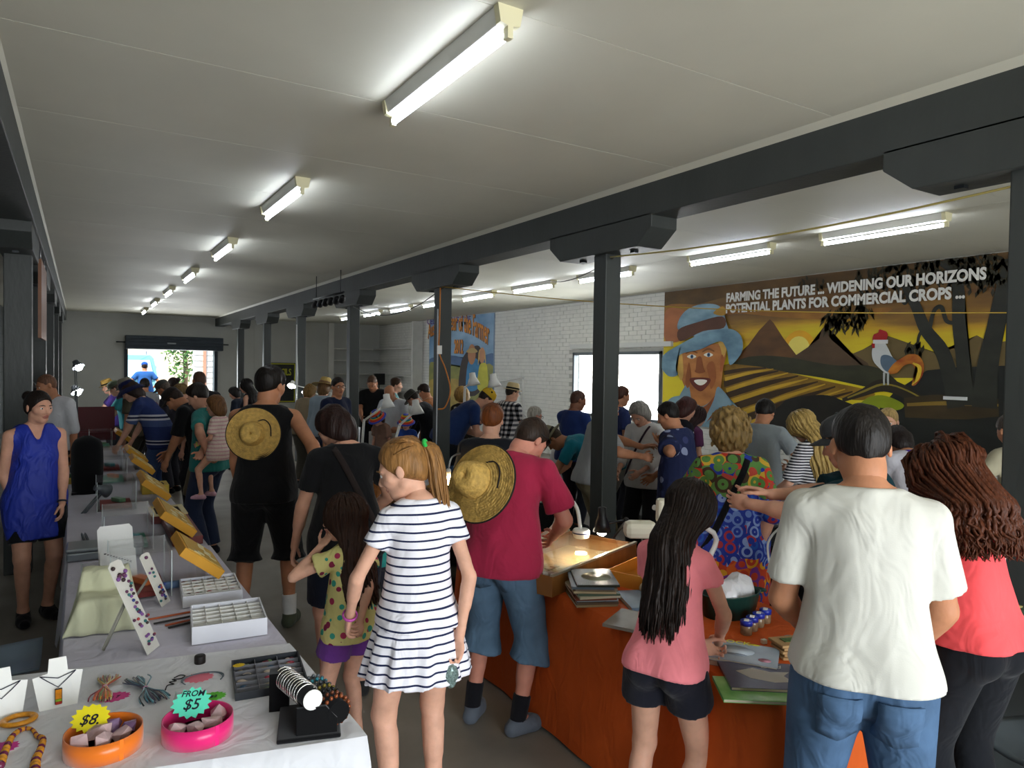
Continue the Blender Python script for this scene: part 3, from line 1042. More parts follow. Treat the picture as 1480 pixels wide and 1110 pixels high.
def person(label, top, D, face=0.0, res=0.014, skin='fair', hair=('short', '2a2018'), wear=(), extra=None, group=None, hmax=None, **pose):
    """one figure. top = photo pixel of the top of the head, D = distance along the lens axis in metres,
    face = heading: 0 away from the camera, 90 to the left of the picture, 180 towards the camera"""
    s = Skel({k: v for k, v in pose.items() if k not in ('arms', 'poles')})
    P = at_depth(top[0], top[1], D)
    sc = (P.z - pose.get('base', 0.0)) / s.top[2]
    vd = ray(top[0], top[1])
    rz = math.atan2(vd.y, vd.x) - PI / 2 + math.radians(face)
    tx, ty = s.top[0] * sc, s.top[1] * sc
    base = V((P.x - (tx * math.cos(rz) - ty * math.sin(rz)), P.y - (tx * math.sin(rz) + ty * math.cos(rz)), pose.get('base', 0.0)))
    def to_local(w):
        w = (w - base) / sc
        return (w.x * math.cos(-rz) - w.y * math.sin(-rz), w.x * math.sin(-rz) + w.y * math.cos(-rz), w.z)
    if 'arms' in pose:                                       # a hand may be placed by photo pixel and distance
        pose['arms'] = tuple(to_local(at_depth(*a[1:])) if a is not None and a[0] == 'px' else a for a in pose['arms'])
    s = Skel(pose)
    root = empty('person', base, rz, label, 'person', group)
    root.scale = (sc, sc, sc)
    s.scale, s.root, s.to_local = sc, root, to_local
    s.to_world = lambda p: base + Matrix.Rotation(rz, 3, 'Z') @ (V(p) * sc)
    if DEBUG_H:
        print('PERSON', label[:40], 'h %.2f scale %.2f at %.2f %.2f' % (P.z, sc, base.x, base.y))
    res_u, res_b, res_h, res_f = res / sc, res * 1.25 / sc, res * 0.6 / sc, res * 0.58 / sc
    # trunk, limbs and feet; then head and hands on finer grids, all one skin
    prims = s.torso() + s.legs(clip=False) + s.feet_() + s.headprims(res_h)[-2:-1]
    for i in (0, 1):
        prims += [dict(p, k=min(p['k'], 0.018)) for p in s.arm(i)]
    B = shell(prims, res_b)
    B.F[:, :, B.ax[2] < 0.002] = np.maximum(B.F[:, :, B.ax[2] < 0.002], 0.01)
    pieces = [B.nets()]
    def sockets(F):
        for sd in (-1, 1):
            F.put(ell(s.hp(0.032 * sd, 0.099, 0.002), s.Rh, A(0.018, 0.010, 0.0065) * s.hk, 0.008), 0, 'cut')
    pieces.append(shell(s.headprims(res_h), res_h, post=sockets).nets())
    for i in (0, 1):
        pieces.append(shell([s.arm(i)[1]][:1] and [cone(s.wri[i] + (s.elb[i] - s.wri[i]) * 0.18, s.wri[i], s.arm(i)[1]['rb'] + (s.arm(i)[1]['ra'] - s.arm(i)[1]['rb']) * 0.18, s.arm(i)[1]['rb'], 0.012)] + s.hand(i, res_f), res_f).nets())
    n = 0; vs, qs = [], []
    for v, q in pieces:
        vs.append(v); qs.append(q + n); n += len(v)
    v, q = np.concatenate(vs), np.concatenate(qs)
    body = mesh_np('body', v, q, skin_mat(skin), True, root)
    # lips
    lc = s.hp(0, 0.094, -0.063)
    loc = (v - lc) @ s.Rh / s.hk
    lip = ((np.abs(loc[:, 2]) < 0.0125) & (np.abs(loc[:, 0]) < 0.026 - np.abs(loc[:, 2])) & (loc[:, 1] > -0.016)).astype(np.float32)
    at = body.data.attributes.new('lip', 'FLOAT', 'POINT')
    at.data.foreach_set('value', lip)
    if pose.get('eyes', True):
        for sd in (-1, 1):
            e = MB().ball(V(s.hp(0.032 * sd, 0.0795, 0.001)), 0.0118 * s.hk, 10, 8).build('eye', mat('eye_white', 'e6e0d8', rough=0.2), root)
            MB().ball(V(s.hp(0.032 * sd, 0.0862, 0.001)), 0.0068 * s.hk, 8, 6).build('iris', mat('eye_iris', '1e140f', rough=0.15), e)
            MB().tube([s.hp(sd * 0.014, 0.095, 0.020), s.hp(sd * 0.032, 0.096, 0.026), s.hp(sd * 0.052, 0.078, 0.019)], [0.0028 * s.hk, 0.004 * s.hk, 0.002 * s.hk], 5).build('eyebrow', hair_mat(hair[1] if hair else '2a2018'), root)
    s.fields = {}
    for j, g in enumerate(wear):
        kind, m = g[0], g[1]
        kw = dict(g[2]) if len(g) > 2 else {}
        m = cloth(m) if isinstance(m, str) else m
        if kind in ('shirt', 'blouse', 'singlet', 'dress_bodice', 'jacket', 'kaftan', 'robe'):
            gf = top_garment(s, res_u, seed=hash(label) % 997 if False else (len(label) * 7 + j), **kw)
            mesh_np(kind, *gf.nets(), m, True, root)
            s.fields['top'] = gf
        elif kind in ('trousers', 'shorts', 'jeans', 'leggings'):
            gf = bottom_garment(s, res_u, seed=len(label) * 3 + j, **kw)
            mesh_np(kind, *gf.nets(), m, True, root)
            s.fields['bottom'] = gf
        elif kind == 'skirt':
            mesh_np('skirt', *skirt(s, res_u, **kw).nets(), m, True, root)
        elif kind == 'shoes':
            for i in (0, 1):
                fp = s.feet_(0.006)[i * 3:i * 3 + 3]
                def post(F, i=i):
                    F.plane(s.ank[i] + A(0, 0, kw.get('h', 0.0)), A(0, 0, 1))
                    F.plane(A(0, 0, s.p.get('fz', (0, 0))[i] + 0.001), A(0, 0, -1))
                sh = mesh_np('shoe', *shell(fp, res_u * 0.85, 0.003, post=post).nets(), m, True, root)
        elif kind == 'socks':
            for i in (0, 1):
                a = s.ank[i]; d = nrm(s.knee[i] - a)
                c = cone(a - d * 0.02, a + d * kw.get('h', 0.12), 0.041, 0.046, 0.02, clip=[(a + d * kw.get('h', 0.12), d)])
                mesh_np('sock', *shell([c], res_u, 0.003).nets(), m, True, root)
        elif kind == 'hat':
            hat(s, kw.pop('kind'), root, m, name=kw.pop('name', 'hat'), **kw)
    if hair:
        hm = hair_mat(hair[1])
        if hair[0] not in ('bald', 'none'):
            hf = hair_cap(s, res_h * 1.3, hair[0], len(label))
            ho = mesh_np('hair', *hf.nets(), hm, True, root)
    if extra:
        extra(s, root)
    s.base, s.rz, s.to_local = base, rz, to_local
    PEOPLE[label] = s
    s.height = P.z
    return s

def skirt(s, res, z0=0.06, z1=-0.25, r0=0.16, r1=0.24, folds=11, amp=0.018, ease=0.0, dy=0.0):
    """gathered skirt hanging from the hips, heights relative to the hips"""
    c = s.pel
    za, zb = c[2] + z0, c[2] + z1
    def fn(x, y, z):
        t = np.clip((za - z) / (za - zb), 0, 1)
        px, py = x - c[0], (y - c[1] - dy) * 1.22
        th = np.arctan2(py, px)
        rr = np.sqrt(px * px + py * py)
        R = r0 + (r1 - r0) * t ** 0.8 + amp * t * (np.sin(th * folds + 1.0) + 0.5 * np.sin(th * (folds * 2 - 3) + 2 * t))
        d = (rr - R) * 0.85
        hemw = zb + 0.008 * np.sin(th * folds + 0.5)
        return np.maximum(np.maximum(d, z - za), hemw - z)
    lo = A(c[0] - r1 - 0.08, c[1] - r1 - 0.08, zb - 0.05); hi = A(c[0] + r1 + 0.08, c[1] + r1 + 0.08, za + 0.05)
    return shell([dict(t='fn', fn=fn, lo=lo, hi=hi, k=0.001)], res)
# ------------------------------------------------------------------ the hall
CEIL = 3.34
XL, XR, YB, YF = -1.75, 9.0, 23.6, -3.6        # left wall, right wall, far wall, wall behind the camera
M_CEIL = mat('ceiling_paint', 'cfcdbc', rough=0.6, var=0.04, vscale=1.2, bump=0.03, bscale=12)
M_JOINT = mat('joint_strip', 'e8e4d2', rough=0.6, var=0.02)
M_WALL = mat('grey_wall_paint', 'b9bab4', rough=0.75, var=0.05, vscale=1.5, bump=0.05, bscale=30)
M_WHITE = mat('white_wall_paint', 'd9d8d0', rough=0.7, var=0.05, vscale=2.5, bump=0.06, bscale=30)
M_GREY = mat('charcoal_timber_paint', '3c403e', rough=0.5, var=0.12, vscale=3, bump=0.12, bscale=25, stretch=(1, 1, 0.3))
M_FLOOR = mat('concrete_floor', '837d73', rough=0.55, var=0.22, vscale=1.8, bump=0.05, bscale=18)
M_STEEL = mat('steel', 'b8babd', rough=0.3, metal=0.9)
M_DARK = mat('dark_metal', '2b3034', rough=0.45, metal=0.3, var=0.1)

def struct(o, label=None):
    o['kind'] = 'structure'
    if label:
        o['label'] = label
    return o

floor = struct(MB().bbox(XL - 0.2, XR + 0.2, YF - 0.2, YB + 0.2, -0.15, 0.0).build('floor', M_FLOOR), 'bare grey concrete floor of the hall')
# ceiling: three bays of painted sheets, 1.2 m wide, with pale cover joints let in between them
ceil_o = struct(MB().bbox(XL - 0.2, XR + 0.2, YF - 0.2, YB + 0.2, CEIL + 0.012, CEIL + 0.12).build('ceiling', M_JOINT), 'cream sheet ceiling with pale joints')
PANEL_Y0 = 2.434 - 1.21 * 5
_pc = {}
def panel(x0, x1, y0, y1):
    key = (round(x1 - x0, 3), round(y1 - y0, 3))
    if key not in _pc:
        me = MB().box((0, 0, 0), (key[0], key[1], 0.014)).build('ceiling_panel', M_CEIL, ceil_o)
        _pc[key] = me
        o = me
    else:
        o = _pc[key].copy(); link(o, ceil_o)
    o.location = ((x0 + x1) / 2, (y0 + y1) / 2, CEIL + 0.007)
for bx0, bx1, off in ((-0.32, 3.60, 0.0), (3.86, XR - 0.002, 0.35), (XL + 0.002, -0.58, 0.2)):
    y = PANEL_Y0 + off
    while y < YB:
        y1 = min(y + 1.21, YB - 0.002)
        mids = [bx0, bx1] if bx1 - bx0 < 4.2 else [bx0, (bx0 + bx1) / 2, bx1]
        for a, b in zip(mids[:-1], mids[1:]):
            panel(a + 0.003, b - 0.003, max(y, YF + 0.002) + 0.0022, y1 - 0.0022)
        y += 1.21
# cove strip along the beam
struct(MB().prism([(3.55, CEIL), (3.60, CEIL - 0.03), (3.60, CEIL)], 'y', YF, YB).build('trim_1', M_CEIL), 'cream cove strip where the ceiling meets the dark beam')
struct(MB().prism([(-0.32, CEIL), (-0.32, CEIL - 0.012), (-0.30, CEIL)], 'y', YF, YB).build('trim_2', M_CEIL), 'cream cove strip above the beam by the left wall')

# walls ---------------------------------------------------------------------------------------------
# far wall with the roller-door opening
DX0, DX1, DZ = 1.18, 3.60, 2.30
w = MB()
w.bbox(XL, DX0, YB, YB + 0.2, 0, CEIL); w.bbox(DX1, XR, YB, YB + 0.2, 0, CEIL); w.bbox(DX0, DX1, YB, YB + 0.2, DZ, CEIL)
wall_back = struct(w.build('wall_back', M_WALL), 'pale grey far wall of the hall')
# board cladding on the far wall to the right of the roller door: sheets with cover battens
for i, (a, b) in enumerate(((3.75, 4.75), (4.78, 5.9), (5.93, 7.15))):
    for z0, z1 in ((0.05, 1.28), (1.31, 2.46), (2.49, CEIL - 0.02)):
        MB().bbox(a, b, YB - 0.012, YB, z0, z1).build('wall_panel', M_WALL, wall_back)
MB().bbox(3.7, 7.2, YB - 0.03, YB, 2.44, 2.50).build('batten', M_WALL, wall_back)
MB().bbox(3.7, 7.2, YB - 0.03, YB, 1.27, 1.32).build('batten', M_WALL, wall_back)
MB().bbox(-0.5, 3.6, YB - 0.02, YB, CEIL - 0.16, CEIL - 0.13).build('batten', M_WALL, wall_back)
MB().bbox(7.15, 7.33, YB - 0.14, YB, 0, CEIL).build('pilaster', M_WHITE, wall_back)
# left wall: grey blockwork behind the left posts
def brick_courses(name, axis, pos, a0, a1, z0, z1, bl, bh, m, parent, holes=(), depth=0.006, sign=-1):
    """courses of painted bricks, every brick with its own edges; too small in the photo to pick apart, so one part"""
    mb = MB()
    nz = int((z1 - z0) / bh)
    g = 0.007
    for r in range(nz + 1):
        zz0, zz1 = z0 + r * bh + g / 2, min(z0 + (r + 1) * bh - g / 2, z1)
        if zz1 - zz0 < 0.01:
            continue
        a = a0 - (bl / 2 if r % 2 else 0)
        while a < a1:
            s0, s1 = max(a, a0) + g / 2, min(a + bl, a1) - g / 2
            a += bl
            if s1 - s0 < 0.02:
                continue
            if any(s1 > h[0] and s0 < h[1] and zz1 > h[2] and zz0 < h[3] for h in holes):
                continue
            d = depth * (0.7 + 0.6 * RNG.random())
            if axis == 'x':
                mb.bbox(pos, pos + sign * d, s0, s1, zz0, zz1)
            else:
                mb.bbox(s0, s1, pos, pos + sign * d, zz0, zz1)
    o = mb.build(name, m, parent)
    o['kind'] = 'stuff'
    return o
M_BLOCK = mat('grey_block_paint', '7f8486', rough=0.8, var=0.1, vscale=5, bump=0.1)
wall_left = struct(MB().bbox(XL - 0.2, XL, YF - 0.2, YB + 0.2, 0, CEIL).build('wall_left', mat('block_mortar', '5f6466', rough=0.9)), 'grey painted blockwork wall behind the dark posts')
brick_courses('brick_courses', 'x', XL, YF, YB, 0.0, CEIL, 0.40, 0.20, M_BLOCK, wall_left, sign=1)
# right wall: white painted brick with a window
WY0, WY1, WZ0, WZ1 = 9.46, 12.15, 0.95, 2.27
w = MB()
w.bbox(XR, XR + 0.2, YF - 0.2, WY0, 0, CEIL); w.bbox(XR, XR + 0.2, WY1, YB + 0.2, 0, CEIL)
w.bbox(XR, XR + 0.2, WY0, WY1, 0, WZ0); w.bbox(XR, XR + 0.2, WY0, WY1, WZ1, CEIL)
wall_right = struct(w.build('wall_right', mat('brick_joint', 'b5b4ac', rough=0.9)), 'white painted brick wall with the murals')
M_BRICK = mat('white_painted_brick', 'dddcd4', rough=0.65, var=0.05, vscale=4, bump=0.08, bscale=50)
brick_courses('brick_courses', 'x', XR, 9.42, 15.52, 0.0, CEIL - 0.02, 0.24, 0.086, M_BRICK, wall_right, holes=((WY0 - 0.02, WY1 + 0.02, WZ0 - 0.02, WZ1 + 0.02),), depth=0.010)
brick_courses('brick_courses', 'x', XR, 19.45, YB, 0.0, CEIL - 0.02, 0.24, 0.086, M_BRICK, wall_right, depth=0.010)
brick_courses('brick_courses', 'x', XR, 15.5, 19.45, 0.0, 0.66, 0.24, 0.086, M_BRICK, wall_right, depth=0.010)
brick_courses('brick_courses', 'x', XR, 3.72, 9.42, 0.0, 0.95, 0.24, 0.086, M_BRICK, wall_right, depth=0.010)
brick_courses('brick_courses', 'x', XR, YF, 3.70, 0.0, CEIL - 0.02, 0.24, 0.086, M_BRICK, wall_right, depth=0.010)
# wall behind the camera with the wide doorway the daylight comes through
w = MB()
w.bbox(XL, -0.2, YF - 0.2, YF, 0, CEIL); w.bbox(4.7, XR, YF - 0.2, YF, 0, CEIL); w.bbox(-0.2, 4.7, YF - 0.2, YF, 2.75, CEIL)
struct(w.build('wall_front', M_WALL), 'grey wall with the wide entrance behind the viewer')

# window: grey frame, two panes, a roller blind box above
win = struct(empty('window_1'), 'bright window in the white brick wall beside the large mural')
fr = MB()
for a, b, c, d in ((WY0, WY1, WZ1 - 0.06, WZ1), (WY0, WY1, WZ0, WZ0 + 0.06), (WY0, WY0 + 0.06, WZ0, WZ1), (WY1 - 0.06, WY1, WZ0, WZ1), ((WY0 + WY1) / 2 + 0.33, (WY0 + WY1) / 2 + 0.39, WZ0, WZ1)):
    fr.bbox(XR - 0.03, XR + 0.08, a, b, c, d)
fr.build('window_frame', mat('window_frame_paint', '5b6266', rough=0.5), win)
M_GLASS = mat('window_glass', 'f4f8f8', rough=0.02, trans=1.0, ior=1.01, alpha=0.25, spec=0.2)
for a, b in ((WY0 + 0.06, (WY0 + WY1) / 2 + 0.33), ((WY0 + WY1) / 2 + 0.39, WY1 - 0.06)):
    MB().bbox(XR + 0.03, XR + 0.036, a, b, WZ0 + 0.06, WZ1 - 0.06).build('pane', M_GLASS, win)
MB().bbox(XR - 0.07, XR + 0.0, WY0 - 0.28, WY1 + 0.05, WZ1 + 0.08, WZ1 + 0.17).build('head_rail', mat('rail_white', 'cfd0cb', rough=0.5), win)
MB().bbox(XR - 0.05, XR + 0.02, WY0 - 0.05, WY1 + 0.05, WZ0 - 0.06, WZ0).build('window_sill', M_WHITE, win)

# beams and posts --------------------------------------------------------------------------------------
def timber_post(x, y, sx=1, label=''):
    r = empty('timber_post', (x, y, 0), 0, label, 'post')
    MB().bbox(-0.08 * sx, 0.08 * sx, -0.08 * sx, 0.08 * sx, 0, 3.04).build('shaft', M_GREY, r, bevel=0.008)
    # corbel with chamfered ends under the beam
    L = 0.66
    MB().prism([(-L, 3.09), (-L, 2.985), (-L + 0.16, 2.86), (L - 0.16, 2.86), (L, 2.985), (L, 3.09)], 'x', -0.13, 0.13).build('corbel', M_GREY, r, bevel=0.006)
    for b in (-0.33, 0.33):
        MB().box((0.0, b, 2.853), (0.045, 0.045, 0.02)).build('bolt_plate', M_DARK, r)
    return r
POST_Y = [1.51, 4.59, 7.69, 10.95, 14.08, 17.05, 20.2]
ORD = ['dark grey timber post at the picture\'s right edge, nearest the viewer', 'tall dark grey post rising behind the orange table', 'dark grey post with the orange cable and white wall poster behind it',
       'dark grey post behind the woman with the reddish dark bob', 'dark grey post with the white cord looped round it', 'dark grey post just to the right of the fossils sign', 'dark grey post furthest down the hall, nearest the roller door']
ORD[5] = 'dark grey post directly behind the tall man in the black singlet'
for y, lb in zip(POST_Y, ORD):
    timber_post(3.73, y, 1, lb)
beam = struct(MB().bbox(3.60, 3.86, YF, YB, 3.07, CEIL).build('beam', M_GREY, bevel=0.006), 'long dark grey timber beam on the row of posts')
LP = [1.3, 4.3, 7.75, 10.9, 14.1, 17.2, 20.4]
for i, y in enumerate(LP[2:]):
    timber_post(-0.47, y, 1.3, ['dark grey post behind the woman in the blue sleeveless top', 'second dark grey post along the wall behind the woman in blue', 'third dark grey post along the wall behind the woman in blue',
                               'fourth dark grey post along the wall behind the woman in blue', 'last dark grey post along the wall, nearest the far end'][i])
struct(MB().bbox(-0.58, -0.32, YF, YB, 3.07, CEIL).build('beam_left_wall', M_GREY, bevel=0.006), 'dark grey timber beam over the posts by the block wall')
o = empty('hanging_board', (-0.345, 9.25, 2.55), 0, 'varnished brown board hanging under the beam by the block wall', 'board')
MB().bbox(-0.015, 0.015, -0.65, 0.65, -0.4, 0.4).build('panel', mat('varnished_board', '7a4a26', rough=0.4, var=0.2, vscale=3), o)
for y in (-0.5, 0.5):
    MB().tube([(0, y, 0.39), (0, y, 0.53)], 0.006, 6).build('hanger', M_STEEL, o)

# roller door --------------------------------------------------------------------------------------------
rd = struct(empty('door_1'), 'open dark roller door at the far end of the hall')
M_ROLL = mat('roller_door_steel', '1f2a33', rough=0.45, metal=0.2, var=0.15)
MB().bbox(DX0 - 0.05, DX1 + 0.18, YB - 0.42, YB - 0.01, DZ, DZ + 0.40).build('drum_box', M_ROLL, rd, bevel=0.02)
for i in range(4):
    MB().bbox(DX0 - 0.045, DX1 + 0.175, YB - 0.432, YB - 0.42, DZ + 0.02 + i * 0.095, DZ + 0.105 + i * 0.095).build('slat', M_ROLL, rd, bevel=0.008)
MB().bbox(2.22, 2.45, YB - 0.445, YB - 0.432, DZ + 0.17, DZ + 0.21).build('badge', mat('badge_grey', '8f9496', rough=0.5), rd)
for x in (DX0 - 0.16, DX1 + 0.24):
    MB().tube([(x - 0.12, YB - 0.22, DZ + 0.2), (x + 0.12, YB - 0.22, DZ + 0.2)], 0.02, 8).build('axle', M_DARK, rd)
for x0, x1 in ((DX0 - 0.06, DX0 + 0.03), (DX1 - 0.03, DX1 + 0.07)):
    MB().bbox(x0, x1, YB - 0.06, YB + 0.22, 0, DZ).build('guide_rail', M_ROLL, rd)

# shelves in the far corner -----------------------------------------------------------------------------
M_SHELF = mat('shelf_white_paint', 'c9c8c0', rough=0.6, var=0.05)
sh = empty('wall_shelf', (9.0, 23.6, 0), 0, 'white built-in corner shelves on the far wall', 'shelf')
for z in (1.18, 1.64, 2.10, 2.50):
    MB().bbox(-1.67, -0.02, -0.35, -0.02, z - 0.035, z).build('shelf_board', M_SHELF, sh)
    MB().bbox(-0.35, -0.02, -3.6, -0.36, z - 0.035, z).build('shelf_board', M_SHELF, sh)
MB().bbox(-0.36, -0.02, -3.72, -3.62, 0, 3.30).build('end_panel', M_SHELF, sh)

# fluorescent battens ------------------------------------------------------------------------------------
M_BATTEN = mat('batten_white', 'd8d8d2', rough=0.4)
M_TUBE = mat('lit_tube', 'ffffff', emit='e8f0ff', estr=16.0)
M_TUBE_R = mat('lit_tube_back_bay', 'ffffff', emit='e8f0ff', estr=26.0)
M_HOLD = mat('tube_holder', 'd9d3ae', rough=0.5)
def batten(x, y0, L=1.23, label='', tube=None):
    r = empty('fluorescent_light', (x, y0, CEIL), 0, label, 'ceiling light', 'fluorescent lights on the ceiling')
    MB().prism([(-0.055, 0), (-0.035, -0.065), (0.035, -0.065), (0.055, 0)], 'y', 0.0, L).build('housing', M_BATTEN, r, bevel=0.004)
    for yy in (0.015, L - 0.015):
        MB().prism([(-0.058, -0.0), (-0.045, -0.07), (-0.012, -0.078), (-0.012, -0.125), (0.012, -0.125), (0.012, -0.078), (0.045, -0.07), (0.058, -0.0)], 'y', yy - 0.018, yy + 0.018).build('tube_holder', M_HOLD, r)
    MB().tube([(0, 0.035, -0.104), (0, L - 0.035, -0.104)], 0.0165, 12).build('tube', tube or M_TUBE, r)
    return r
WORDS = ['nearest the viewer', 'second from the viewer', 'third from the viewer', 'fourth from the viewer', 'fifth from the viewer', 'sixth from the viewer', 'furthest away']
for i in range(7):
    batten(1.44 if i < 2 else 1.47, 2.40 + i * 3.02, label='lit fluorescent batten in the middle ceiling row, ' + WORDS[i])
RW_ = ['nearest, above the mural lettering', 'second, above the mural lettering', 'third, passing behind the post at the orange table', 'fourth from the mural end', 'fifth from the mural end', 'sixth from the mural end', 'seventh from the mural end', 'eighth from the mural end', 'last towards the far wall']
for i, y in enumerate([3.29, 5.12, 7.4, 9.3, 11.2, 13.1, 15.0, 16.9, 18.8]):
    batten(6.47, y, label='lit fluorescent batten over the mural bay, ' + RW_[i], tube=M_TUBE_R)
# ------------------------------------------------------------------ painted murals on the brick wall
def paint(col, var=0.12, vs=4.0, col2=None):
    return mat('paint_' + col + (col2 or '') + str(var), col, rough=0.55, var=var, vscale=vs, col2=col2, stretch=(1, 0.45, 1))

class Painting:
    """flat painted shapes, each laid a hair's breadth proud of the one before, on the wall plane x = XR"""
    def __init__(s, root, conv):
        s.root, s.conv, s.n = root, conv, 0
        s.zlo, s.ylo, s.yhi = 0.98, 3.72, 9.42
    def w(s, X, Y):
        px, py = s.conv(X, Y)
        return at_x(px, py, XR)
    def poly(s, pts, m, name='painted_shape', curve=True, parent=None):
        P = [s.w(*p) for p in pts]
        q = [(p.y, p.z) for p in P]
        if curve:
            n = len(q); out = []
            for i in range(n):
                p0, p1, p2, p3 = (np.array(q[(i + k - 1) % n]) for k in range(4))
                for t in (0, 0.25, 0.5, 0.75):
                    out.append(tuple(0.5 * ((2 * p1) + (-p0 + p2) * t + (2 * p0 - 5 * p1 + 4 * p2 - p3) * t * t + (-p0 + 3 * p1 - 3 * p2 + p3) * t ** 3)))
            q = out
        return s.flat([q], m, name, parent)
    def flat(s, outlines, m, name, parent=None):
        s.n += 1
        x = XR - 0.013 - 0.0005 * s.n
        bm = bmesh.new()
        for q in outlines:
            q = [(min(max(a, s.ylo), s.yhi), min(max(b, s.zlo), CEIL - 0.012)) for a, b in q]
            ar = sum(q[i][0] * q[(i + 1) % len(q)][1] - q[(i + 1) % len(q)][0] * q[i][1] for i in range(len(q)))
            if ar > 0:
                q = q[::-1]
            vs = [bm.verts.new((x, a, b)) for a, b in q]
            f = bm.faces.new(vs)
        bmesh.ops.triangulate(bm, faces=bm.faces[:])
        me = bpy.data.meshes.new(name)
        bm.to_mesh(me); bm.free()
        me.materials.append(m)
        return link(bpy.data.objects.new(name, me), parent or s.root)
    def stroke(s, pts, ws, m, name='painted_stroke', parent=None, n=14):
        P = [s.w(*p) for p in pts]
        pa = smooth_path([(p.y, p.z, 0) for p in P], n)
        L, R = [], []
        for i, p in enumerate(pa):
            t = pa[min(i + 1, n)] - pa[max(i - 1, 0)]
            t = t / (np.linalg.norm(t) + 1e-9)
            u = i / n * (len(ws) - 1); j = min(int(u), len(ws) - 2)
            wd = (ws[j] + (ws[j + 1] - ws[j]) * (u - j)) / 2
            L.append((p[0] - t[1] * wd, p[1] + t[0] * wd)); R.append((p[0] + t[1] * wd, p[1] - t[0] * wd))
        return s.flat([L + R[::-1]], m, name, parent)
    def blob(s, X, Y, r, m, name='painted_spot', sy=1.0, n=20, parent=None):
        c = s.w(X, Y)
        return s.flat([[(c.y + r * math.cos(a), c.z + r * sy * math.sin(a)) for a in np.linspace(0, 2 * PI, n, endpoint=False)]], m, name, parent)
    def leaves(s, spots, m, name, seed=1, ln=0.12, wd=0.022, down=True):
        rg = random.Random(seed)
        outs = []
        for X, Y, R, n in spots:
            c = s.w(X, Y)
            for _ in range(n):
                a = rg.random() * 6.28; r = R * math.sqrt(rg.random())
                y, z = c.y + r * math.cos(a), c.z + r * 0.6 * math.sin(a)
                b = (-PI / 2 + rg.uniform(-0.7, 0.7)) if down else rg.random() * 6.28
                l = ln * rg.uniform(0.6, 1.2)
                dy, dz = math.cos(b), math.sin(b)
                outs.append([(y, z), (y + dy * l * 0.5 - dz * wd, z + dz * l * 0.5 + dy * wd), (y + dy * l, z + dz * l), (y + dy * l * 0.5 + dz * wd, z + dz * l * 0.5 - dy * wd)])
        return s.flat(outs, m, name)
    def text(s, body, p0, p1, h0, h1, m, name='lettering', bold=0.02, bow=0.0, parent=None):
        """letters stretched between two picture points on the wall, cap heights in metres"""
        s.n += 1
        o = textmesh(name, body, 1.0, Matrix.Identity(4), m, parent or s.root, extrude=0.0, bold=bold)
        me = o.data
        a, b = s.w(*p0), s.w(*p1)
        co = np.zeros(len(me.vertices) * 3); me.vertices.foreach_get('co', co); co = co.reshape(-1, 3)
        x0, x1 = co[:, 0].min(), co[:, 0].max()
        t = (co[:, 0] - x0) / (x1 - x0)
        cap = 0.7
        z = a.z + (b.z - a.z) * t + (co[:, 1] / cap) * (h0 + (h1 - h0) * t) + bow * 4 * t * (1 - t)
        y = a.y + (b.y - a.y) * t
        out = np.stack([np.full_like(y, XR - 0.013 - 0.0005 * s.n), y, z], 1)
        me.vertices.foreach_set('co', out.ravel())
        me.update()
        return o

mural = empty('mural', (0, 0, 0), 0, 'wide painted mural of a farmer in a blue hat, peaks and a rooster', 'mural')
MU = Painting(mural, lambda X, Y: (940 + X / 2.792, 360 + Y / 2.792))
m_sky = bpy.data.materials.new('mural_sky'); m_sky.use_nodes = True
MATS['mural_sky'] = m_sky
_n = m_sky.node_tree; _b = _n.nodes['Principled BSDF']; _b.inputs['Roughness'].default_value = 0.55
_tc = _n.nodes.new('ShaderNodeTexCoord'); _sp = _n.nodes.new('ShaderNodeSeparateXYZ'); _n.links.new(_tc.outputs['Object'], _sp.inputs[0])
_mp = _n.nodes.new('ShaderNodeMapping'); _mp.inputs['Scale'].default_value = (1, 0.35, 2.6); _n.links.new(_tc.outputs['Object'], _mp.inputs[0])
_nz = _n.nodes.new('ShaderNodeTexNoise'); _nz.inputs['Scale'].default_value = 1.3; _nz.inputs['Detail'].default_value = 5; _n.links.new(_mp.outputs[0], _nz.inputs[0])
_ma = _n.nodes.new('ShaderNodeMath'); _ma.operation = 'MULTIPLY_ADD'; _ma.inputs[1].default_value = 1.25; _n.links.new(_nz.outputs['Fac'], _ma.inputs[0]); _n.links.new(_sp.outputs[2], _ma.inputs[2])
_mr = _n.nodes.new('ShaderNodeMapRange'); _mr.inputs['From Min'].default_value = 2.4; _mr.inputs['From Max'].default_value = 4.1; _n.links.new(_ma.outputs[0], _mr.inputs['Value'])
_rp = _n.nodes.new('ShaderNodeValToRGB')
_e = _rp.color_ramp.elements
_e[0].position, _e[0].color = 0.0, srgb('e6d21c'); _e[1].position, _e[1].color = 1.0, srgb('3a2c18')
for _p, _c in ((0.30, 'dcc51c'), (0.47, 'c99c22'), (0.57, '8a6524'), (0.68, '6b4a26'), (0.8, '7a5a2c')):
    _e.new(_p).color = srgb(_c)
_n.links.new(_mr.outputs[0], _rp.inputs[0]); _n.links.new(_rp.outputs[0], _b.inputs['Base Color'])
a = MU.w(62, 175)
MU.flat([[(9.42, 0.98), (9.42, CEIL - 0.01), (3.72, CEIL - 0.01), (3.72, 0.98)]], m_sky, 'painted_sky')
MU.poly([(62, 175), (300, 145), (700, 100), (1450, 8), (1450, 40), (1180, 95), (900, 150), (640, 160), (330, 190), (200, 220), (62, 230)], paint('4d3a20', 0.3, 3, '6f5228'), 'painted_cloud')
MU.poly([(64, 230), (200, 225), (330, 232), (520, 250), (760, 255), (960, 235), (940, 262), (760, 285), (520, 275), (340, 262), (160, 300), (64, 330)], paint('8a5a28', 0.25, 3, 'a9752e'), 'painted_cloud')
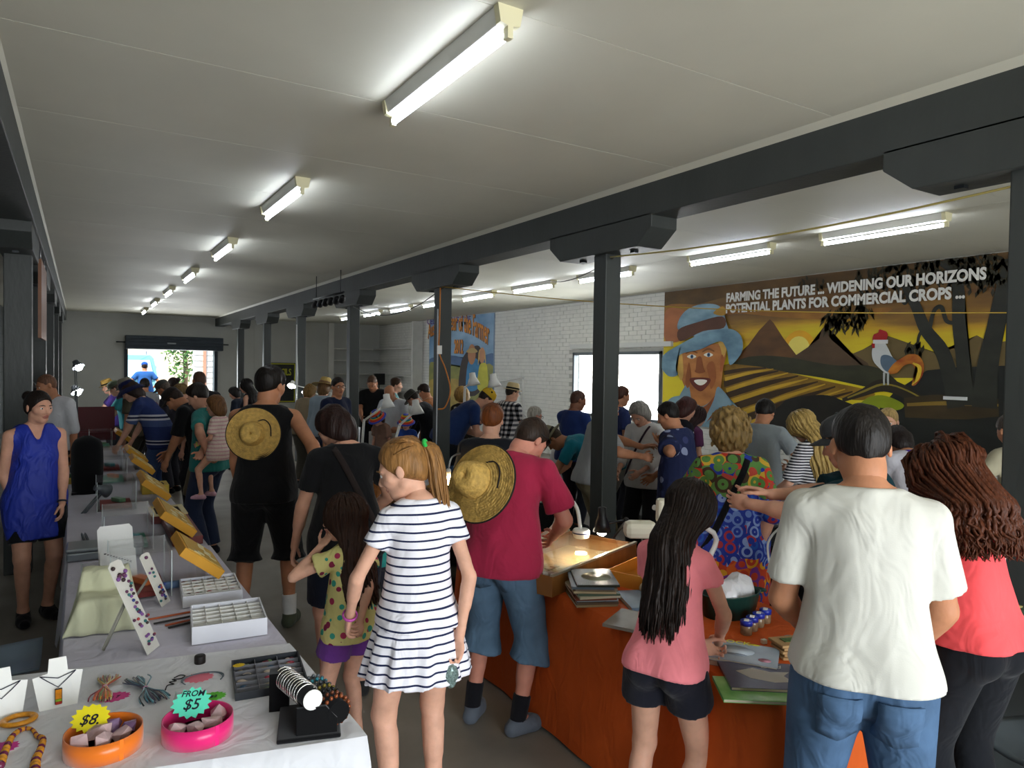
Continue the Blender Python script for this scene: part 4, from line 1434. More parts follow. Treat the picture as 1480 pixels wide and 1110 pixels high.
MU.poly([(64, 250), (130, 245), (180, 300), (120, 330), (150, 360), (64, 372)], paint('a5643a', 0.2), 'painted_cloud')
MU.poly([(800, 430), (860, 405), (905, 385), (960, 350), (1060, 385), (1150, 420), (1250, 395), (1320, 348), (1380, 380), (1450, 370), (1450, 520), (800, 520)], paint('6b5a34', 0.15), 'painted_mountain', False)
MU.blob(602, 402, 0.27, paint('e3a81c', 0.1), 'painted_sun')
MU.blob(600, 404, 0.19, paint('f0dc6a', 0.05), 'painted_sun')
MU.poly([(320, 462), (400, 385), (440, 330), (470, 300), (485, 283), (500, 298), (540, 360), (590, 425), (640, 470), (600, 500), (330, 490)], paint('5d3d1e', 0.25, 5, '6f4a24'), 'painted_mountain', False)
MU.poly([(550, 455), (640, 395), (685, 362), (694, 325), (703, 314), (717, 313), (722, 350), (735, 368), (800, 408), (880, 460), (900, 510), (560, 490)], paint('54402a', 0.2, 5), 'painted_mountain', False)
MU.poly([(320, 478), (380, 440), (470, 430), (580, 440), (660, 455), (760, 470), (880, 470), (960, 500), (1010, 560), (900, 560), (700, 520), (480, 490)], paint('33331f', 0.25, 6), 'painted_trees')
MU.poly([(290, 470), (420, 472), (520, 490), (700, 530), (900, 575), (860, 610), (700, 600), (560, 640), (420, 740), (290, 740), (270, 560)], paint('7d5a1a', 0.3, 5, 'a8821f'), 'painted_field')
for p, q, wd in (((300, 500), (470, 480), .07), ((300, 545), (520, 492), .10), ((310, 590), (600, 512), .11), ((330, 640), (680, 535), .12), ((370, 690), (750, 555), .12), ((450, 690), (820, 575), .10)):
    MU.stroke([p, ((p[0] + q[0]) / 2, (p[1] + q[1]) / 2 - 4), q], [wd, wd * 0.8, 0.02], paint('3e2a10', 0.2), 'painted_furrow')
for p, q, wd in (((305, 525), (500, 484), .06), ((310, 570), (560, 500), .07), ((320, 618), (640, 523), .08), ((350, 668), (710, 545), .08), ((410, 700), (790, 565), .07)):
    MU.stroke([p, ((p[0] + q[0]) / 2, (p[1] + q[1]) / 2 - 4), q], [wd, wd * 0.8, 0.015], paint('c9a02a', 0.2), 'painted_furrow')
MU.poly([(990, 575), (1060, 530), (1120, 490), (1230, 478), (1455, 470), (1480, 980), (900, 980), (930, 640)], paint('1b1d18', 0.3, 4), 'painted_shade', False)
MU.poly([(380, 980), (430, 720), (520, 640), (560, 605), (640, 592), (720, 590), (790, 615), (850, 640), (960, 700), (1000, 980)], paint('1a170e', 0.35, 6), 'painted_bush')
MU.poly([(840, 640), (880, 600), (940, 590), (1000, 610), (1028, 632), (1000, 650), (930, 640), (880, 650)], paint('8c9a16', 0.2), 'painted_leaf')
MU.stroke([(780, 610), (860, 580), (920, 553), (975, 553), (1040, 580), (1110, 615)], [0.05, 0.10, 0.16, 0.17, 0.15, 0.08], paint('2c2414', 0.2), 'painted_branch')
MU.stroke([(800, 600), (870, 572), (930, 548), (985, 550), (1050, 575), (1110, 608)], [0.02, 0.03, 0.03, 0.02, 0.02, 0.02], paint('8a7a28', 0.2), 'painted_branch')
MU.stroke([(1030, 640), (1150, 636), (1280, 640), (1410, 640)], [0.25, 0.3, 0.28, 0.2], paint('3a2d14', 0.25), 'painted_log')
MU.stroke([(1040, 628), (1180, 622), (1300, 626), (1410, 630)], [0.04, 0.05, 0.04, 0.03], paint('7d6422', 0.2), 'painted_log')
for pts, ws in ((((1238, 640), (1215, 520), (1180, 410), (1115, 325), (1080, 240), (1045, 170), (1015, 120)), (0.2, 0.18, 0.17, 0.15, 0.13, 0.11, 0.06)),
                (((1275, 630), (1272, 480), (1250, 300), (1248, 170), (1232, 60), (1240, 35)), (0.21, 0.17, 0.15, 0.14, 0.12, 0.08)),
                (((1352, 640), (1365, 480), (1395, 330), (1422, 200), (1450, 90), (1456, 40)), (0.27, 0.23, 0.19, 0.17, 0.16, 0.14)),
                (((1130, 330), (1150, 250), (1180, 235), (1200, 290), (1240, 300)), (0.05, 0.05, 0.05, 0.05, 0.04)),
                (((1080, 420), (1090, 350), (1120, 310)), (0.03, 0.04, 0.05)), (((1230, 90), (1180, 60), (1150, 52)), (0.08, 0.06, 0.03)),
                (((1425, 150), (1395, 110), (1370, 80)), (0.08, 0.06, 0.04)), (((1050, 180), (1030, 220), (1000, 150)), (0.05, 0.04, 0.02))):
    MU.stroke(pts, ws, paint('2a2b22', 0.3, 5), 'painted_trunk', n=22)
MU.leaves(((1010, 100, 0.42, 60), (1090, 85, 0.3, 40), (1180, 60, 0.35, 60), (1290, 55, 0.45, 80), (1390, 55, 0.4, 80), (1330, 110, 0.35, 40), (960, 95, 0.25, 30)), paint('2e2a16', 0.2), 'painted_leaves', 3)
MU.leaves(((790, 268, 0.34, 60), (830, 250, 0.25, 40), (750, 268, 0.16, 20)), paint('3d3416', 0.2), 'painted_leaves', 4, ln=0.16)
MU.leaves(((870, 120, 0.25, 24), (660, 125, 0.2, 10), (1075, 390, 0.12, 16)), paint('2e2a16', 0.2), 'painted_leaves', 5)
# rooster
ro = MU.poly([(915, 375), (945, 370), (962, 395), (985, 440), (1010, 470), (990, 495), (960, 502), (930, 480), (905, 450), (900, 410)], paint('c9ccc8', 0.12), 'painted_rooster')
MU.poly([(940, 430), (975, 432), (1012, 468), (990, 498), (955, 492), (935, 462)], paint('5b6f80', 0.25), 'painted_wing', parent=ro)
MU.poly([(985, 465), (1020, 440), (1050, 425), (1085, 428), (1108, 460), (1106, 505), (1080, 545), (1060, 548), (1075, 500), (1062, 465), (1030, 470), (1000, 500), (965, 500)], paint('b8421c', 0.4, 8, 'd08a28'), 'painted_tail', parent=ro)
MU.stroke([(1065, 460), (1092, 478), (1085, 520), (1062, 548)], [0.02, 0.05, 0.05, 0.01], paint('d9b52e', 0.1), 'painted_tail', parent=ro)
MU.poly([(905, 372), (908, 345), (925, 340), (930, 325), (945, 328), (960, 335), (964, 352), (950, 372)], paint('a81c1c', 0.15), 'painted_comb', parent=ro)
MU.stroke([(905, 380), (908, 400)], [0.05, 0.03], paint('b02020', 0.1), 'painted_comb', n=3, parent=ro)
MU.stroke([(905, 374), (965, 374)], [0.05, 0.05], paint('d8d9d4', 0.05), 'painted_band', n=3, parent=ro)
for x in (950, 966):
    MU.stroke([(x, 498), (x - 1, 525), (x, 548)], [0.03, 0.025, 0.025], paint('b9bcb6', 0.1), 'painted_leg', parent=ro)
# farmer
fa = MU.poly([(60, 640), (90, 600), (140, 590), (280, 570), (340, 620), (380, 660), (392, 700), (400, 980), (-10, 980), (30, 700)], paint('587b8e', 0.25, 6, '7fa0ad'), 'painted_farmer')
MU.poly([(118, 430), (140, 395), (220, 385), (300, 385), (312, 430), (300, 480), (290, 560), (262, 600), (230, 628), (205, 632), (170, 600), (140, 545), (122, 480)], paint('b06a32', 0.2, 6, 'c48142'), 'painted_face', parent=fa)
MU.poly([(165, 600), (205, 636), (235, 628), (272, 590), (270, 660), (215, 705), (180, 680)], paint('8f4f22', 0.2), 'painted_neck', parent=fa)
MU.poly([(120, 410), (132, 405), (140, 500), (128, 530), (116, 480)], paint('caa04c', 0.3), 'painted_hair', parent=fa)
MU.poly([(280, 375), (305, 370), (315, 400), (300, 440), (290, 400)], paint('caa04c', 0.3), 'painted_hair', parent=fa)
MU.poly([(292, 430), (302, 435), (300, 480), (288, 492)], paint('a55c2a', 0.2), 'painted_ear', parent=fa)
MU.poly([(142, 560), (160, 545), (170, 620), (140, 680), (100, 650)], paint('7d9aa8', 0.2), 'painted_collar', parent=fa)
MU.poly([(282, 555), (335, 625), (280, 640), (230, 700), (225, 690), (262, 610)], paint('7d9aa8', 0.2), 'painted_collar', parent=fa)
MU.poly([(195, 440), (212, 436), (222, 480), (228, 495), (205, 502), (186, 494), (192, 480)], paint('8f4f22', 0.15), 'painted_nose', parent=fa)
MU.poly([(158, 470), (165, 462), (172, 520), (160, 560), (148, 540)], paint('91511f', 0.15), 'painted_cheek', parent=fa)
MU.poly([(235, 470), (262, 455), (272, 520), (252, 565), (244, 520)], paint('9a5726', 0.15), 'painted_cheek', parent=fa)
MU.poly([(165, 524), (200, 518), (250, 524), (235, 555), (210, 574), (182, 556)], paint('6b2a1c', 0.1), 'painted_mouth', parent=fa)
MU.poly([(184, 530), (210, 526), (236, 530), (226, 544), (210, 550), (194, 544)], paint('f1ece0', 0.03), 'painted_teeth', parent=fa)
for x, y in ((174, 434), (242, 427)):
    MU.poly([(x - 19, y), (x, y - 9), (x + 19, y), (x, y + 9)], paint('e6e2d4', 0.03), 'painted_eye', parent=fa)
    MU.blob(x + 1, y, 0.035, paint('35608a', 0.05), 'painted_iris', parent=fa)
    MU.blob(x + 1, y, 0.016, paint('101010', 0.0), 'painted_pupil', parent=fa)
    MU.stroke([(x - 24, y - 12), (x, y - 24), (x + 24, y - 14)], [0.02, 0.04, 0.02], paint('7d4d1c', 0.1), 'painted_brow', n=8, parent=fa)
MU.poly([(125, 330), (122, 290), (150, 250), (200, 226), (260, 222), (296, 240), (312, 290), (318, 345), (220, 360)], paint('6f93a6', 0.15, 6, '8fb0bf'), 'painted_hat', parent=fa)
MU.poly([(122, 325), (200, 295), (298, 272), (305, 318), (220, 332), (130, 372)], paint('5a3420', 0.25), 'painted_hat_band', parent=fa)
MU.poly([(262, 258), (300, 232), (314, 258), (296, 270)], paint('b98a2e', 0.3), 'painted_hat_badge', parent=fa)
MU.poly([(50, 470), (60, 430), (110, 395), (210, 345), (320, 322), (370, 345), (382, 390), (370, 430), (330, 468), (318, 410), (290, 372), (210, 405), (130, 425), (110, 470), (118, 508), (80, 512)], paint('5f8499', 0.18, 6, '7ea2b4'), 'painted_hat_brim', parent=fa)
# lettering
M_LET = paint('e4e2d8', 0.03)
MU.text('FARMING THE FUTURE ... WIDENING OUR HORIZONS', (315, 214), (1365, 121), 0.135, 0.135, M_LET, bold=0.045)
MU.text('POTENTIAL PLANTS FOR COMMERCIAL CROPS ...', (313, 258), (1278, 197), 0.135, 0.137, M_LET, bold=0.045)
_p = MU.w(1150, 660)
MB().bbox(XR - 0.05, XR - 0.04, 4.28, 4.55, 1.62, 1.66).build('white_tape', mat('tape_white', 'd5d6d2'), mural)

poster = empty('mural', (0, 0, 0), 0, 'tall blue painted poster of two farmers and a horse behind the post', 'mural')
PO = Painting(poster, lambda X, Y: (560 + X / 3.524, 420 + Y / 3.524))
PO.zlo, PO.ylo, PO.yhi = 0.7, 15.55, 19.42
PO.flat([[(15.55, 0.7), (15.55, CEIL - 0.02), (19.42, CEIL - 0.02), (19.42, 0.7)]], paint('6f9ac0', 0.12, 2, '9fc0d8'), 'painted_sky')
PO.poly([(205, 350), (330, 330), (400, 350), (470, 340), (545, 320), (545, 400), (205, 400)], paint('4f6f96', 0.15), 'painted_hill')
PO.poly([(205, 385), (300, 375), (420, 400), (545, 385), (545, 640), (205, 640)], paint('7f8f52', 0.3, 2, 'a8a04e'), 'painted_ground')
PO.poly([(205, 470), (300, 450), (380, 470), (380, 640), (205, 640)], paint('b59a48', 0.3, 3), 'painted_crop')
PO.poly([(370, 520), (375, 380), (400, 320), (430, 295), (455, 280), (475, 290), (480, 340), (470, 520)], paint('2b1c18', 0.3), 'painted_horse')
PO.poly([(405, 500), (410, 380), (432, 345), (462, 352), (472, 400), (462, 500)], paint('2f7fb0', 0.2), 'painted_man')
PO.blob(432, 325, 0.22, paint('b0784e', 0.1), 'painted_face', 1.25)
PO.poly([(404, 312), (420, 296), (446, 294), (462, 312), (432, 318)], paint('b59a5c', 0.1), 'painted_hat')
PO.poly([(462, 500), (470, 390), (490, 368), (510, 385), (512, 500)], paint('c9c238', 0.15), 'painted_woman')
PO.poly([(464, 380), (468, 310), (484, 296), (500, 312), (504, 385), (496, 340), (474, 345)], paint('d0b05c', 0.2), 'painted_hair')
PO.blob(485, 330, 0.15, paint('c58c62', 0.1), 'painted_face', 1.4)
PO.text('CELEBRATING THE', (205, 172), (428, 160), 0.17, 0.16, paint('5a3a86', 0.05), bold=0.02)
for dx, mm in ((3, paint('3a2412', 0.05)), (0, paint('d98a2c', 0.1))):
    PO.text('Australian Year of the Farmer', (208 + dx, 243 + dx), (520 + dx, 278 + dx), 0.40, 0.62, mm, bold=0.02, bow=0.32)
    PO.text('2012', (342 + dx, 316 + dx * 0.5), (388 + dx, 318 + dx * 0.5), 0.36, 0.36, mm, bold=0.04)
MB().bbox(XR - 0.02, XR - 0.002, 15.50, 15.55, 0.7, CEIL - 0.02).build('border_strip', mat('border_blue', '7a8ea6'), poster)

sign = empty('sign', (5.62, YB - 0.05, 1.45), 0, 'black fossils sign with yellow lettering and border on the far wall', 'sign')
MB().bbox(-0.46, 0.46, 0, 0.03, -0.78, 0.52).build('board', mat('sign_black', '14160f', rough=0.6), sign)
ym = mat('sign_yellow', 'c2c02a', rough=0.6)
br = MB()
for x0, x1, z0, z1 in ((-0.44, 0.44, 0.47, 0.50), (-0.44, 0.44, -0.76, -0.73), (-0.44, -0.41, -0.76, 0.5), (0.41, 0.44, -0.76, 0.5)):
    br.bbox(x0, x1, -0.006, 0, z0, z1)
br.build('border', ym, sign)
t = textmesh('lettering', 'FOSSILS', 0.30, Matrix.Translation((0, -0.004, 0.12)) @ Matrix.Rotation(PI / 2, 4, 'X'), ym, sign, xs=0.62, align='CENTER', bold=0.006)
# ------------------------------------------------------------------ tables, cloths and stock
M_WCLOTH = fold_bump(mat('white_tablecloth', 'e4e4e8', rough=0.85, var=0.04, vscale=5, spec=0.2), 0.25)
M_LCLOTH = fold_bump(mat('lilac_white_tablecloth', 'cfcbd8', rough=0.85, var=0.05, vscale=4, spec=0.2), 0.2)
M_OCLOTH = fold_bump(mat('orange_tablecloth', 'c2541c', rough=0.8, var=0.08, vscale=4, spec=0.25), 0.25)
M_BCLOTH = fold_bump(mat('black_tablecloth', '121214', rough=0.9, var=0.1, vscale=4, spec=0.2), 0.3)
M_WOODL = mat('pale_pine', 'd3ad63', rough=0.5, var=0.2, vscale=3, stretch=(8, 1, 1))
M_YCARD = mat('yellow_card', 'd79a22', rough=0.6, var=0.12, vscale=4)
M_CLEAR = mat('clear_acrylic', 'eef4f4', rough=0.05, trans=1.0, ior=1.1, alpha=0.22)
M_WCARD = mat('white_card', 'e6e4de', rough=0.7, var=0.03)
M_BLACKV = mat('black_velvet', '0b0b0d', rough=0.95, sheen=0.3, spec=0.1)
M_CRYST = mat('rose_quartz', 'e4c2c2', rough=0.25, var=0.25, vscale=20, trans=0.25)
M_AMETH = mat('amethyst', '8a6a92', rough=0.25, var=0.4, vscale=24, trans=0.2)
M_WPLAST = mat('white_enamel', 'e9e8e2', rough=0.35)
M_BPLAST = mat('black_plastic', '111214', rough=0.4)

def clothed_table(name, corners, z, drop, m, label, tlabel, amp=0.02, waves=3.0, hem=0.05, seed=1):
    """trestle table and the cloth over it; corners counter-clockwise (x, y)"""
    n = len(corners)
    cx = sum(c[0] for c in corners) / n; cy = sum(c[1] for c in corners) / n
    r = empty('trestle_table', (cx, cy, 0), 0, tlabel, 'table', 'trestle tables in the hall')
    top = MB()
    ins = [((c[0] - cx) * 0.985, (c[1] - cy) * 0.985) for c in corners]
    top.prism(ins, 'z', z - 0.035, z - 0.006)
    top.build('tabletop', mat('table_board', '8f8474', rough=0.6, var=0.1), r)
    for c in corners:
        x, y = (c[0] - cx) * 0.86, (c[1] - cy) * 0.93
        MB().tube([(x, y, 0), (x, y, z - 0.035)], 0.014, 8).build('leg', M_STEEL, r)
    rg = random.Random(seed)
    per = []
    for i in range(n):
        a, b = V(corners[i]).to_3d(), V(corners[(i + 1) % n]).to_3d()
        L = (b - a).length
        k = max(4, int(L / 0.05))
        nn = V(((b - a).y, -(b - a).x, 0)).normalized()
        for q in range(k):
            t = q / k
            per.append((a + (b - a) * t, nn, min(t, 1 - t) * L, drop[i] if isinstance(drop, (list, tuple)) else drop))
    m_ = len(per)
    mb = MB()
    rows = 9
    ph = [rg.random() * 6.28 for _ in range(4)]
    s = 0.0
    ring = []
    for i, (p, nn, e, dr) in enumerate(per):
        pn = per[i - 1][1]
        no = (nn + pn).normalized() if e < 1e-6 else nn
        d_prev = per[i - 1][3]
        dd = max(dr, d_prev) if e < 1e-6 else dr
        s += (per[(i + 1) % m_][0] - p).length
        wv = math.sin(s * waves * 2 * PI * 0.35 + ph[0]) * 0.6 + math.sin(s * waves * 2 * PI * 0.83 + ph[1]) * 0.4
        col = []
        for q in range(rows):
            t = q / (rows - 1)
            out = 0.006 + 0.012 * min(1, t * 6) + (amp * wv + hem * 0.35) * t ** 1.2 + (0.03 * t if e < 0.08 else 0)
            zz = z - 0.004 * (t > 0) - dd * t * (1 + 0.012 * math.sin(s * 2.3 + ph[2]))
            q3 = p + no * out
            mb.v.append(V((q3.x, q3.y, max(zz, 0.004))))
            col.append(len(mb.v) - 1)
        ring.append(col)
    for i in range(m_):
        a, b = ring[i], ring[(i + 1) % m_]
        for q in range(rows - 1):
            mb.face((a[q], a[q + 1], b[q + 1], b[q]), True)
    mb.face([c[0] for c in ring])
    o = mb.build(name, m)
    tag(o, label, 'tablecloth')
    return o

TH = 0.74
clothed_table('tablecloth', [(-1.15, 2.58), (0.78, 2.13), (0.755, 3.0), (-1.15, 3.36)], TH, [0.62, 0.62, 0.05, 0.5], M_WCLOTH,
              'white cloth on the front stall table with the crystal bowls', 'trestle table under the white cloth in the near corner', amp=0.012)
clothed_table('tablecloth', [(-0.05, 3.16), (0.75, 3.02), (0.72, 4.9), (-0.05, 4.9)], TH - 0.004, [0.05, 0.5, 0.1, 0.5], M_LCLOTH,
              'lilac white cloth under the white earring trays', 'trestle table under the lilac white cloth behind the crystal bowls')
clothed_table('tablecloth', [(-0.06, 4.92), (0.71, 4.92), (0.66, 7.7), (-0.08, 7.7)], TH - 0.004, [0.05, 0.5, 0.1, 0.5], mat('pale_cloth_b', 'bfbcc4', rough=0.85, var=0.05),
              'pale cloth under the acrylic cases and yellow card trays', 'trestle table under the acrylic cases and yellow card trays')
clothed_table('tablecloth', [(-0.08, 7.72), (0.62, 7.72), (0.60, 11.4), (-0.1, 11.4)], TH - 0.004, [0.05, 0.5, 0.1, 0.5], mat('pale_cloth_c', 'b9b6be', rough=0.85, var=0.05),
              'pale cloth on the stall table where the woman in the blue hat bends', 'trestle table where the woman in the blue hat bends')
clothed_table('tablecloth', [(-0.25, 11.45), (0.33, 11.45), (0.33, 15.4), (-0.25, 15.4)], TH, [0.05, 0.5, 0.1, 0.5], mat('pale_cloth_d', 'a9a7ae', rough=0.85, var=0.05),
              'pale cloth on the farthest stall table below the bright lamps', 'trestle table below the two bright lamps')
clothed_table('tablecloth', [(2.10, 1.62), (2.93, 1.62), (2.98, 4.15), (2.17, 4.15)], 0.75, [0.74, 0.74, 0.7, 0.735], M_OCLOTH,
              'burnt orange cloth hanging to the floor round the book and fossil stall', 'trestle table under the burnt orange cloth', amp=0.022, waves=2.2)

def star_tag(px, py, z, r, col, label, tilt=0.0, rz=0.0, text=None, sy=0.8, seed=1, tsize=0.03, text2=None):
    """spiky price tag cut from coloured card"""
    r *= 1.25; tsize *= 1.25
    p = at_z(px, py, z)
    o = empty('price_tag', p, 0, label, 'price tag', 'starburst price tags')
    rg = random.Random(seed)
    n = 30
    pts = []
    for i in range(n):
        a = 2 * PI * i / n
        k = r * (1.0 if i % 2 == 0 else 0.82) * rg.uniform(0.96, 1.04)
        pts.append((k * math.cos(a), k * sy * math.sin(a)))
    M = Matrix.Rotation(rz, 4, 'Z') @ Matrix.Rotation(tilt, 4, 'X')
    mb = MB().prism(pts, 'z', 0.0, 0.0012)
    mb.v = [M @ v + V((0, 0, r * sy * abs(math.sin(tilt)) + 0.001)) for v in mb.v]
    mb.build('card', mat('card_' + col, col, rough=0.7), o)
    ink = mat('marker_ink', '1a1a2a', rough=0.6)
    off = V((0, 0, r * sy * abs(math.sin(tilt)) + 0.001))
    if text:
        textmesh('handwriting', text, tsize, Matrix.Translation(off) @ M @ Matrix.Translation((0, -tsize * 0.45, 0.002)), ink, o, extrude=0.0003, align='CENTER', shear=0.2, bold=0.0004)
    if text2:
        textmesh('handwriting', text2, tsize * 0.55, Matrix.Translation(off) @ M @ Matrix.Translation((0, tsize * 0.42, 0.002)), ink, o, extrude=0.0003, align='CENTER', shear=0.2, bold=0.0004)
    return o

def crystal(c, r, m, label, seed, parent=None):
    rg = random.Random(seed)
    bm = bmesh.new()
    for _ in range(14):
        v = V((rg.gauss(0, 1), rg.gauss(0, 1), rg.gauss(0, 0.8))).normalized() * r * rg.uniform(0.75, 1.1)
        bm.verts.new(v)
    h = bmesh.ops.convex_hull(bm, input=bm.verts[:])
    bmesh.ops.delete(bm, geom=[v for v in bm.verts if not v.link_faces], context='VERTS')
    me = bpy.data.meshes.new('crystal'); bm.to_mesh(me); bm.free()
    me.materials.append(m)
    o = link(bpy.data.objects.new('crystal', me)); o.location = c
    tag(o, label, 'crystal', 'rough crystals in the ribbon bowls')
    return o

def ribbon_bowl(px, py, col, label, r=0.106, h=0.062):
    p = at_z(px, py, TH)
    o = empty('ribbon_bowl', p, 0, label, 'bowl')
    m = mat('satin_' + col, col, rough=0.28, var=0.08, vscale=5, sheen=0.3)
    MB().lathe([(r - 0.004, 0.004), (r - 0.003, h - 0.002), (r, h), (r + 0.002, h * 0.5), (r + 0.001, 0.0), (0.001, 0.0), (0.001, 0.004)], (0, 0, 0), 40, None, 1.0, 1.0, cap=False).build('side', m, o)
    MB().box((0.4 * r, -r * 0.92, h / 2), (0.012, 0.002, h), rz=0.41).build('ribbon_seam', mat('satin_seam_' + col, col, rough=0.4, var=0.2), o)
    return p
# bowls, crystals and price tags
p = ribbon_bowl(150, 1082, 'e8761a', 'round bowl wrapped in orange satin ribbon holding pale crystals')
for i, (dx, dy, rr, mm, lb) in enumerate(((-0.05, -0.02, 0.026, M_CRYST, 'pale pink crystal lying at the picture-left rim of the orange bowl'), (-0.005, -0.035, 0.028, M_CRYST, 'clear pink crystal at the near rim of the orange bowl'), (-0.012, 0.015, 0.031, M_CRYST, 'largest rounded pink crystal in the orange bowl'),
                                      (0.035, -0.012, 0.027, M_CRYST, 'broad pink crystal under the purple ones in the orange bowl'), (0.02, 0.045, 0.025, M_AMETH, 'dull purple crystal at the back of the orange bowl'), (0.055, 0.02, 0.022, M_AMETH, 'white veined purple crystal at the right rim of the orange bowl'))):
    crystal(p + V((dx * 1.28, dy * 1.28, 0.024 + rr * 0.7)), rr * 1.28, mm, lb, 30 + i)
p = ribbon_bowl(286, 1062, 'e31f73', 'round bowl wrapped in hot pink satin ribbon holding rose crystals', 0.104)
for i, (dx, dy, rr, lb) in enumerate(((-0.05, -0.012, 0.024, 'small mauve crystal at the left rim of the pink bowl'), (-0.01, -0.03, 0.023, 'white streaked crystal at the near rim of the pink bowl'), (0.028, -0.012, 0.028, 'largest rose crystal in the middle of the pink bowl'), (0.05, 0.03, 0.024, 'rose crystal against the right rim of the pink bowl'))):
    crystal(p + V((dx * 1.28, dy * 1.28, 0.022 + rr * 0.7)), rr * 1.28, M_CRYST, lb, 50 + i)
star_tag(131, 1052, TH + 0.045, 0.046, 'f2e01e', 'yellow starburst tag priced eight dollars in the orange bowl', tilt=0.7, rz=-0.35, text='$8.', tsize=0.036, seed=3)
star_tag(277, 1032, TH + 0.045, 0.050, '5fe0bd', 'mint starburst tag reading from five dollars in the pink bowl', tilt=0.8, rz=-0.35, text='$5', text2='FROM', tsize=0.038, seed=4)
star_tag(165, 1008, TH, 0.042, 'd8478e', 'deep pink starburst tag beside the rainbow ribbon bundle', rz=-0.1, text='$ 7', tsize=0.02, sy=0.75)
star_tag(287, 980, TH, 0.044, 'ee7f92', 'coral pink starburst tag inside the coiled cord', rz=-0.2, sy=0.8)
star_tag(308, 1007, TH, 0.036, '66c83a', 'green starburst tag behind the pink bowl', rz=-0.2, text='$2', tsize=0.02)
star_tag(487, 1017, TH, 0.026, 'f0a028', 'small orange starburst tag by the black bracelet stand', rz=0.3)
star_tag(2, 1082, TH, 0.038, 'd8409a', 'magenta starburst tag cut off by the picture edge', rz=0.1, sy=0.9)

def bust(px, py, label, pend, w=0.070, h=0.152):
    """white card neck display with a cord and pendant"""
    p = at_z(px, py, TH)
    rz = math.atan2(ray(px, py).y, ray(px, py).x) - PI / 2 + 0.05
    o = empty('necklace_stand', p, rz, label, 'display stand', 'white necklace stands')
    out = [(-w * 0.78, 0), (w * 0.78, 0), (w * 1.05, h * 0.66), (w * 0.42, h * 0.72), (w * 0.36, h), (-w * 0.36, h), (-w * 0.42, h * 0.72), (-w * 1.05, h * 0.66)]
    mb = MB()
    k = len(out)
    for zz in (0, 1):
        for u, v_ in out:
            y = 0.0 + v_ * 0.38 + zz * 0.003 + 0.9 * u * u
            mb.v.append(V((u, y - 0.03, v_)))
    mb.face(list(range(k))); mb.face(list(range(2 * k - 1, k - 1, -1)))
    for i in range(k):
        j = (i + 1) % k
        mb.face((j, i, k + i, k + j))
    mb.build('bust_card', M_WPLAST, o)
    MB().bbox(-w * 0.5, w * 0.5, 0.0, 0.06, 0, 0.004).build('base', M_WPLAST, o)
    Y = lambda z, u=0: z * 0.38 - 0.035 + 0.9 * u * u
    cord = [(-w * 0.75, Y(h * 0.69, w * .75), h * 0.69), (-w * 0.4, Y(h * 0.56, w * .4), h * 0.56), (0, Y(h * 0.42), h * 0.42), (w * 0.4, Y(h * 0.56, w * .4), h * 0.56), (w * 0.75, Y(h * 0.69, w * .75), h * 0.69)]
    MB().tube(cord, 0.0016, 6).tube([(-w * .75, Y(h * 0.69, w * .75), h * .69), (0, Y(h * .60), h * .60), (w * .75, Y(h * 0.69, w * .75), h * .69)], 0.0016, 6).build('cord', mat('cord_navy', '23253a', rough=0.6), o)
    if pend:
        pn = empty('pendant', (0, 0, 0)); pn.parent = o
        for (z0, z1, c) in ((0.40, 0.19, 'd9861c'), (0.19, 0.15, '8cb02a'), (0.15, 0.09, 'b0301c')):
            MB().box((0, Y(h * (z0 + z1) / 2) - 0.004, h * (z0 + z1) / 2), (0.018, 0.006, h * (z0 - z1))).build('glass_band', mat('dichroic_' + c, c, rough=0.12, var=0.2, vscale=60), pn)
        MB().box((0, Y(h * 0.245) - 0.0015, h * 0.245), (0.0215, 0.005, h * 0.34)).build('pendant_back', M_BPLAST, pn)
    return o
bust(84, 1018, 'white necklace stand with an orange glass pendant on a navy cord', True)
bust(2, 1036, 'white necklace stand cut off by the picture edge', False)

def ribbon_bundle(px, py, cols, label, L=0.19, rz=0.0, seed=1, knot=0.5, spread=0.019):
    p = at_z(px, py, TH)
    o = empty('ribbon_bundle', p, rz, label, 'ribbon bundle')
    rg = random.Random(seed)
    for i in range(26):
        c = cols[i % len(cols)]
        x0, x1 = rg.gauss(0, spread), rg.gauss(0, spread * 1.3)
        pts = [(x0, L * (1 - knot) + rg.uniform(-0.012, 0.012), 0.008 + rg.random() * 0.008), (x0 * 0.9, L * (1 - knot) * 0.6, 0.012 + rg.random() * 0.006), (rg.gauss(0, 0.003), 0, 0.012 + rg.random() * 0.006),
               (x1 * 0.9, -L * knot * 0.6, 0.012 + rg.random() * 0.006), (x1, -L * knot + rg.uniform(-0.015, 0.015), 0.006 + rg.random() * 0.008)]
        MB().tube(smooth_path(pts, 8), 0.0026, 5).build('strand', mat('ribbon_' + c, c, rough=0.4, sheen=0.3), o)
    MB().lathe([(0.009, -0.003), (0.0105, 0.0), (0.009, 0.003)], (0, 0, 0.012), 12, Matrix.Rotation(PI / 2, 3, 'X')).build('tie', mat('ribbon_tie', 'c88aa8', rough=0.5), o)
ribbon_bundle(152, 998, ['b0482c', 'c8a23a', '7a8a5a', 'd8783a', '8a3a4a', 'c9c2a2'], 'bundle of red, orange and olive ribbons tied in the middle', rz=-0.1, seed=2)
ribbon_bundle(210, 1000, ['4a7f90', '2a3a52', '8ab6c0', '3a2f4a', 'b9b29a', '1f2a30'], 'bundle of teal, navy and cream ribbons tied in the middle', L=0.23, rz=0.25, seed=5)
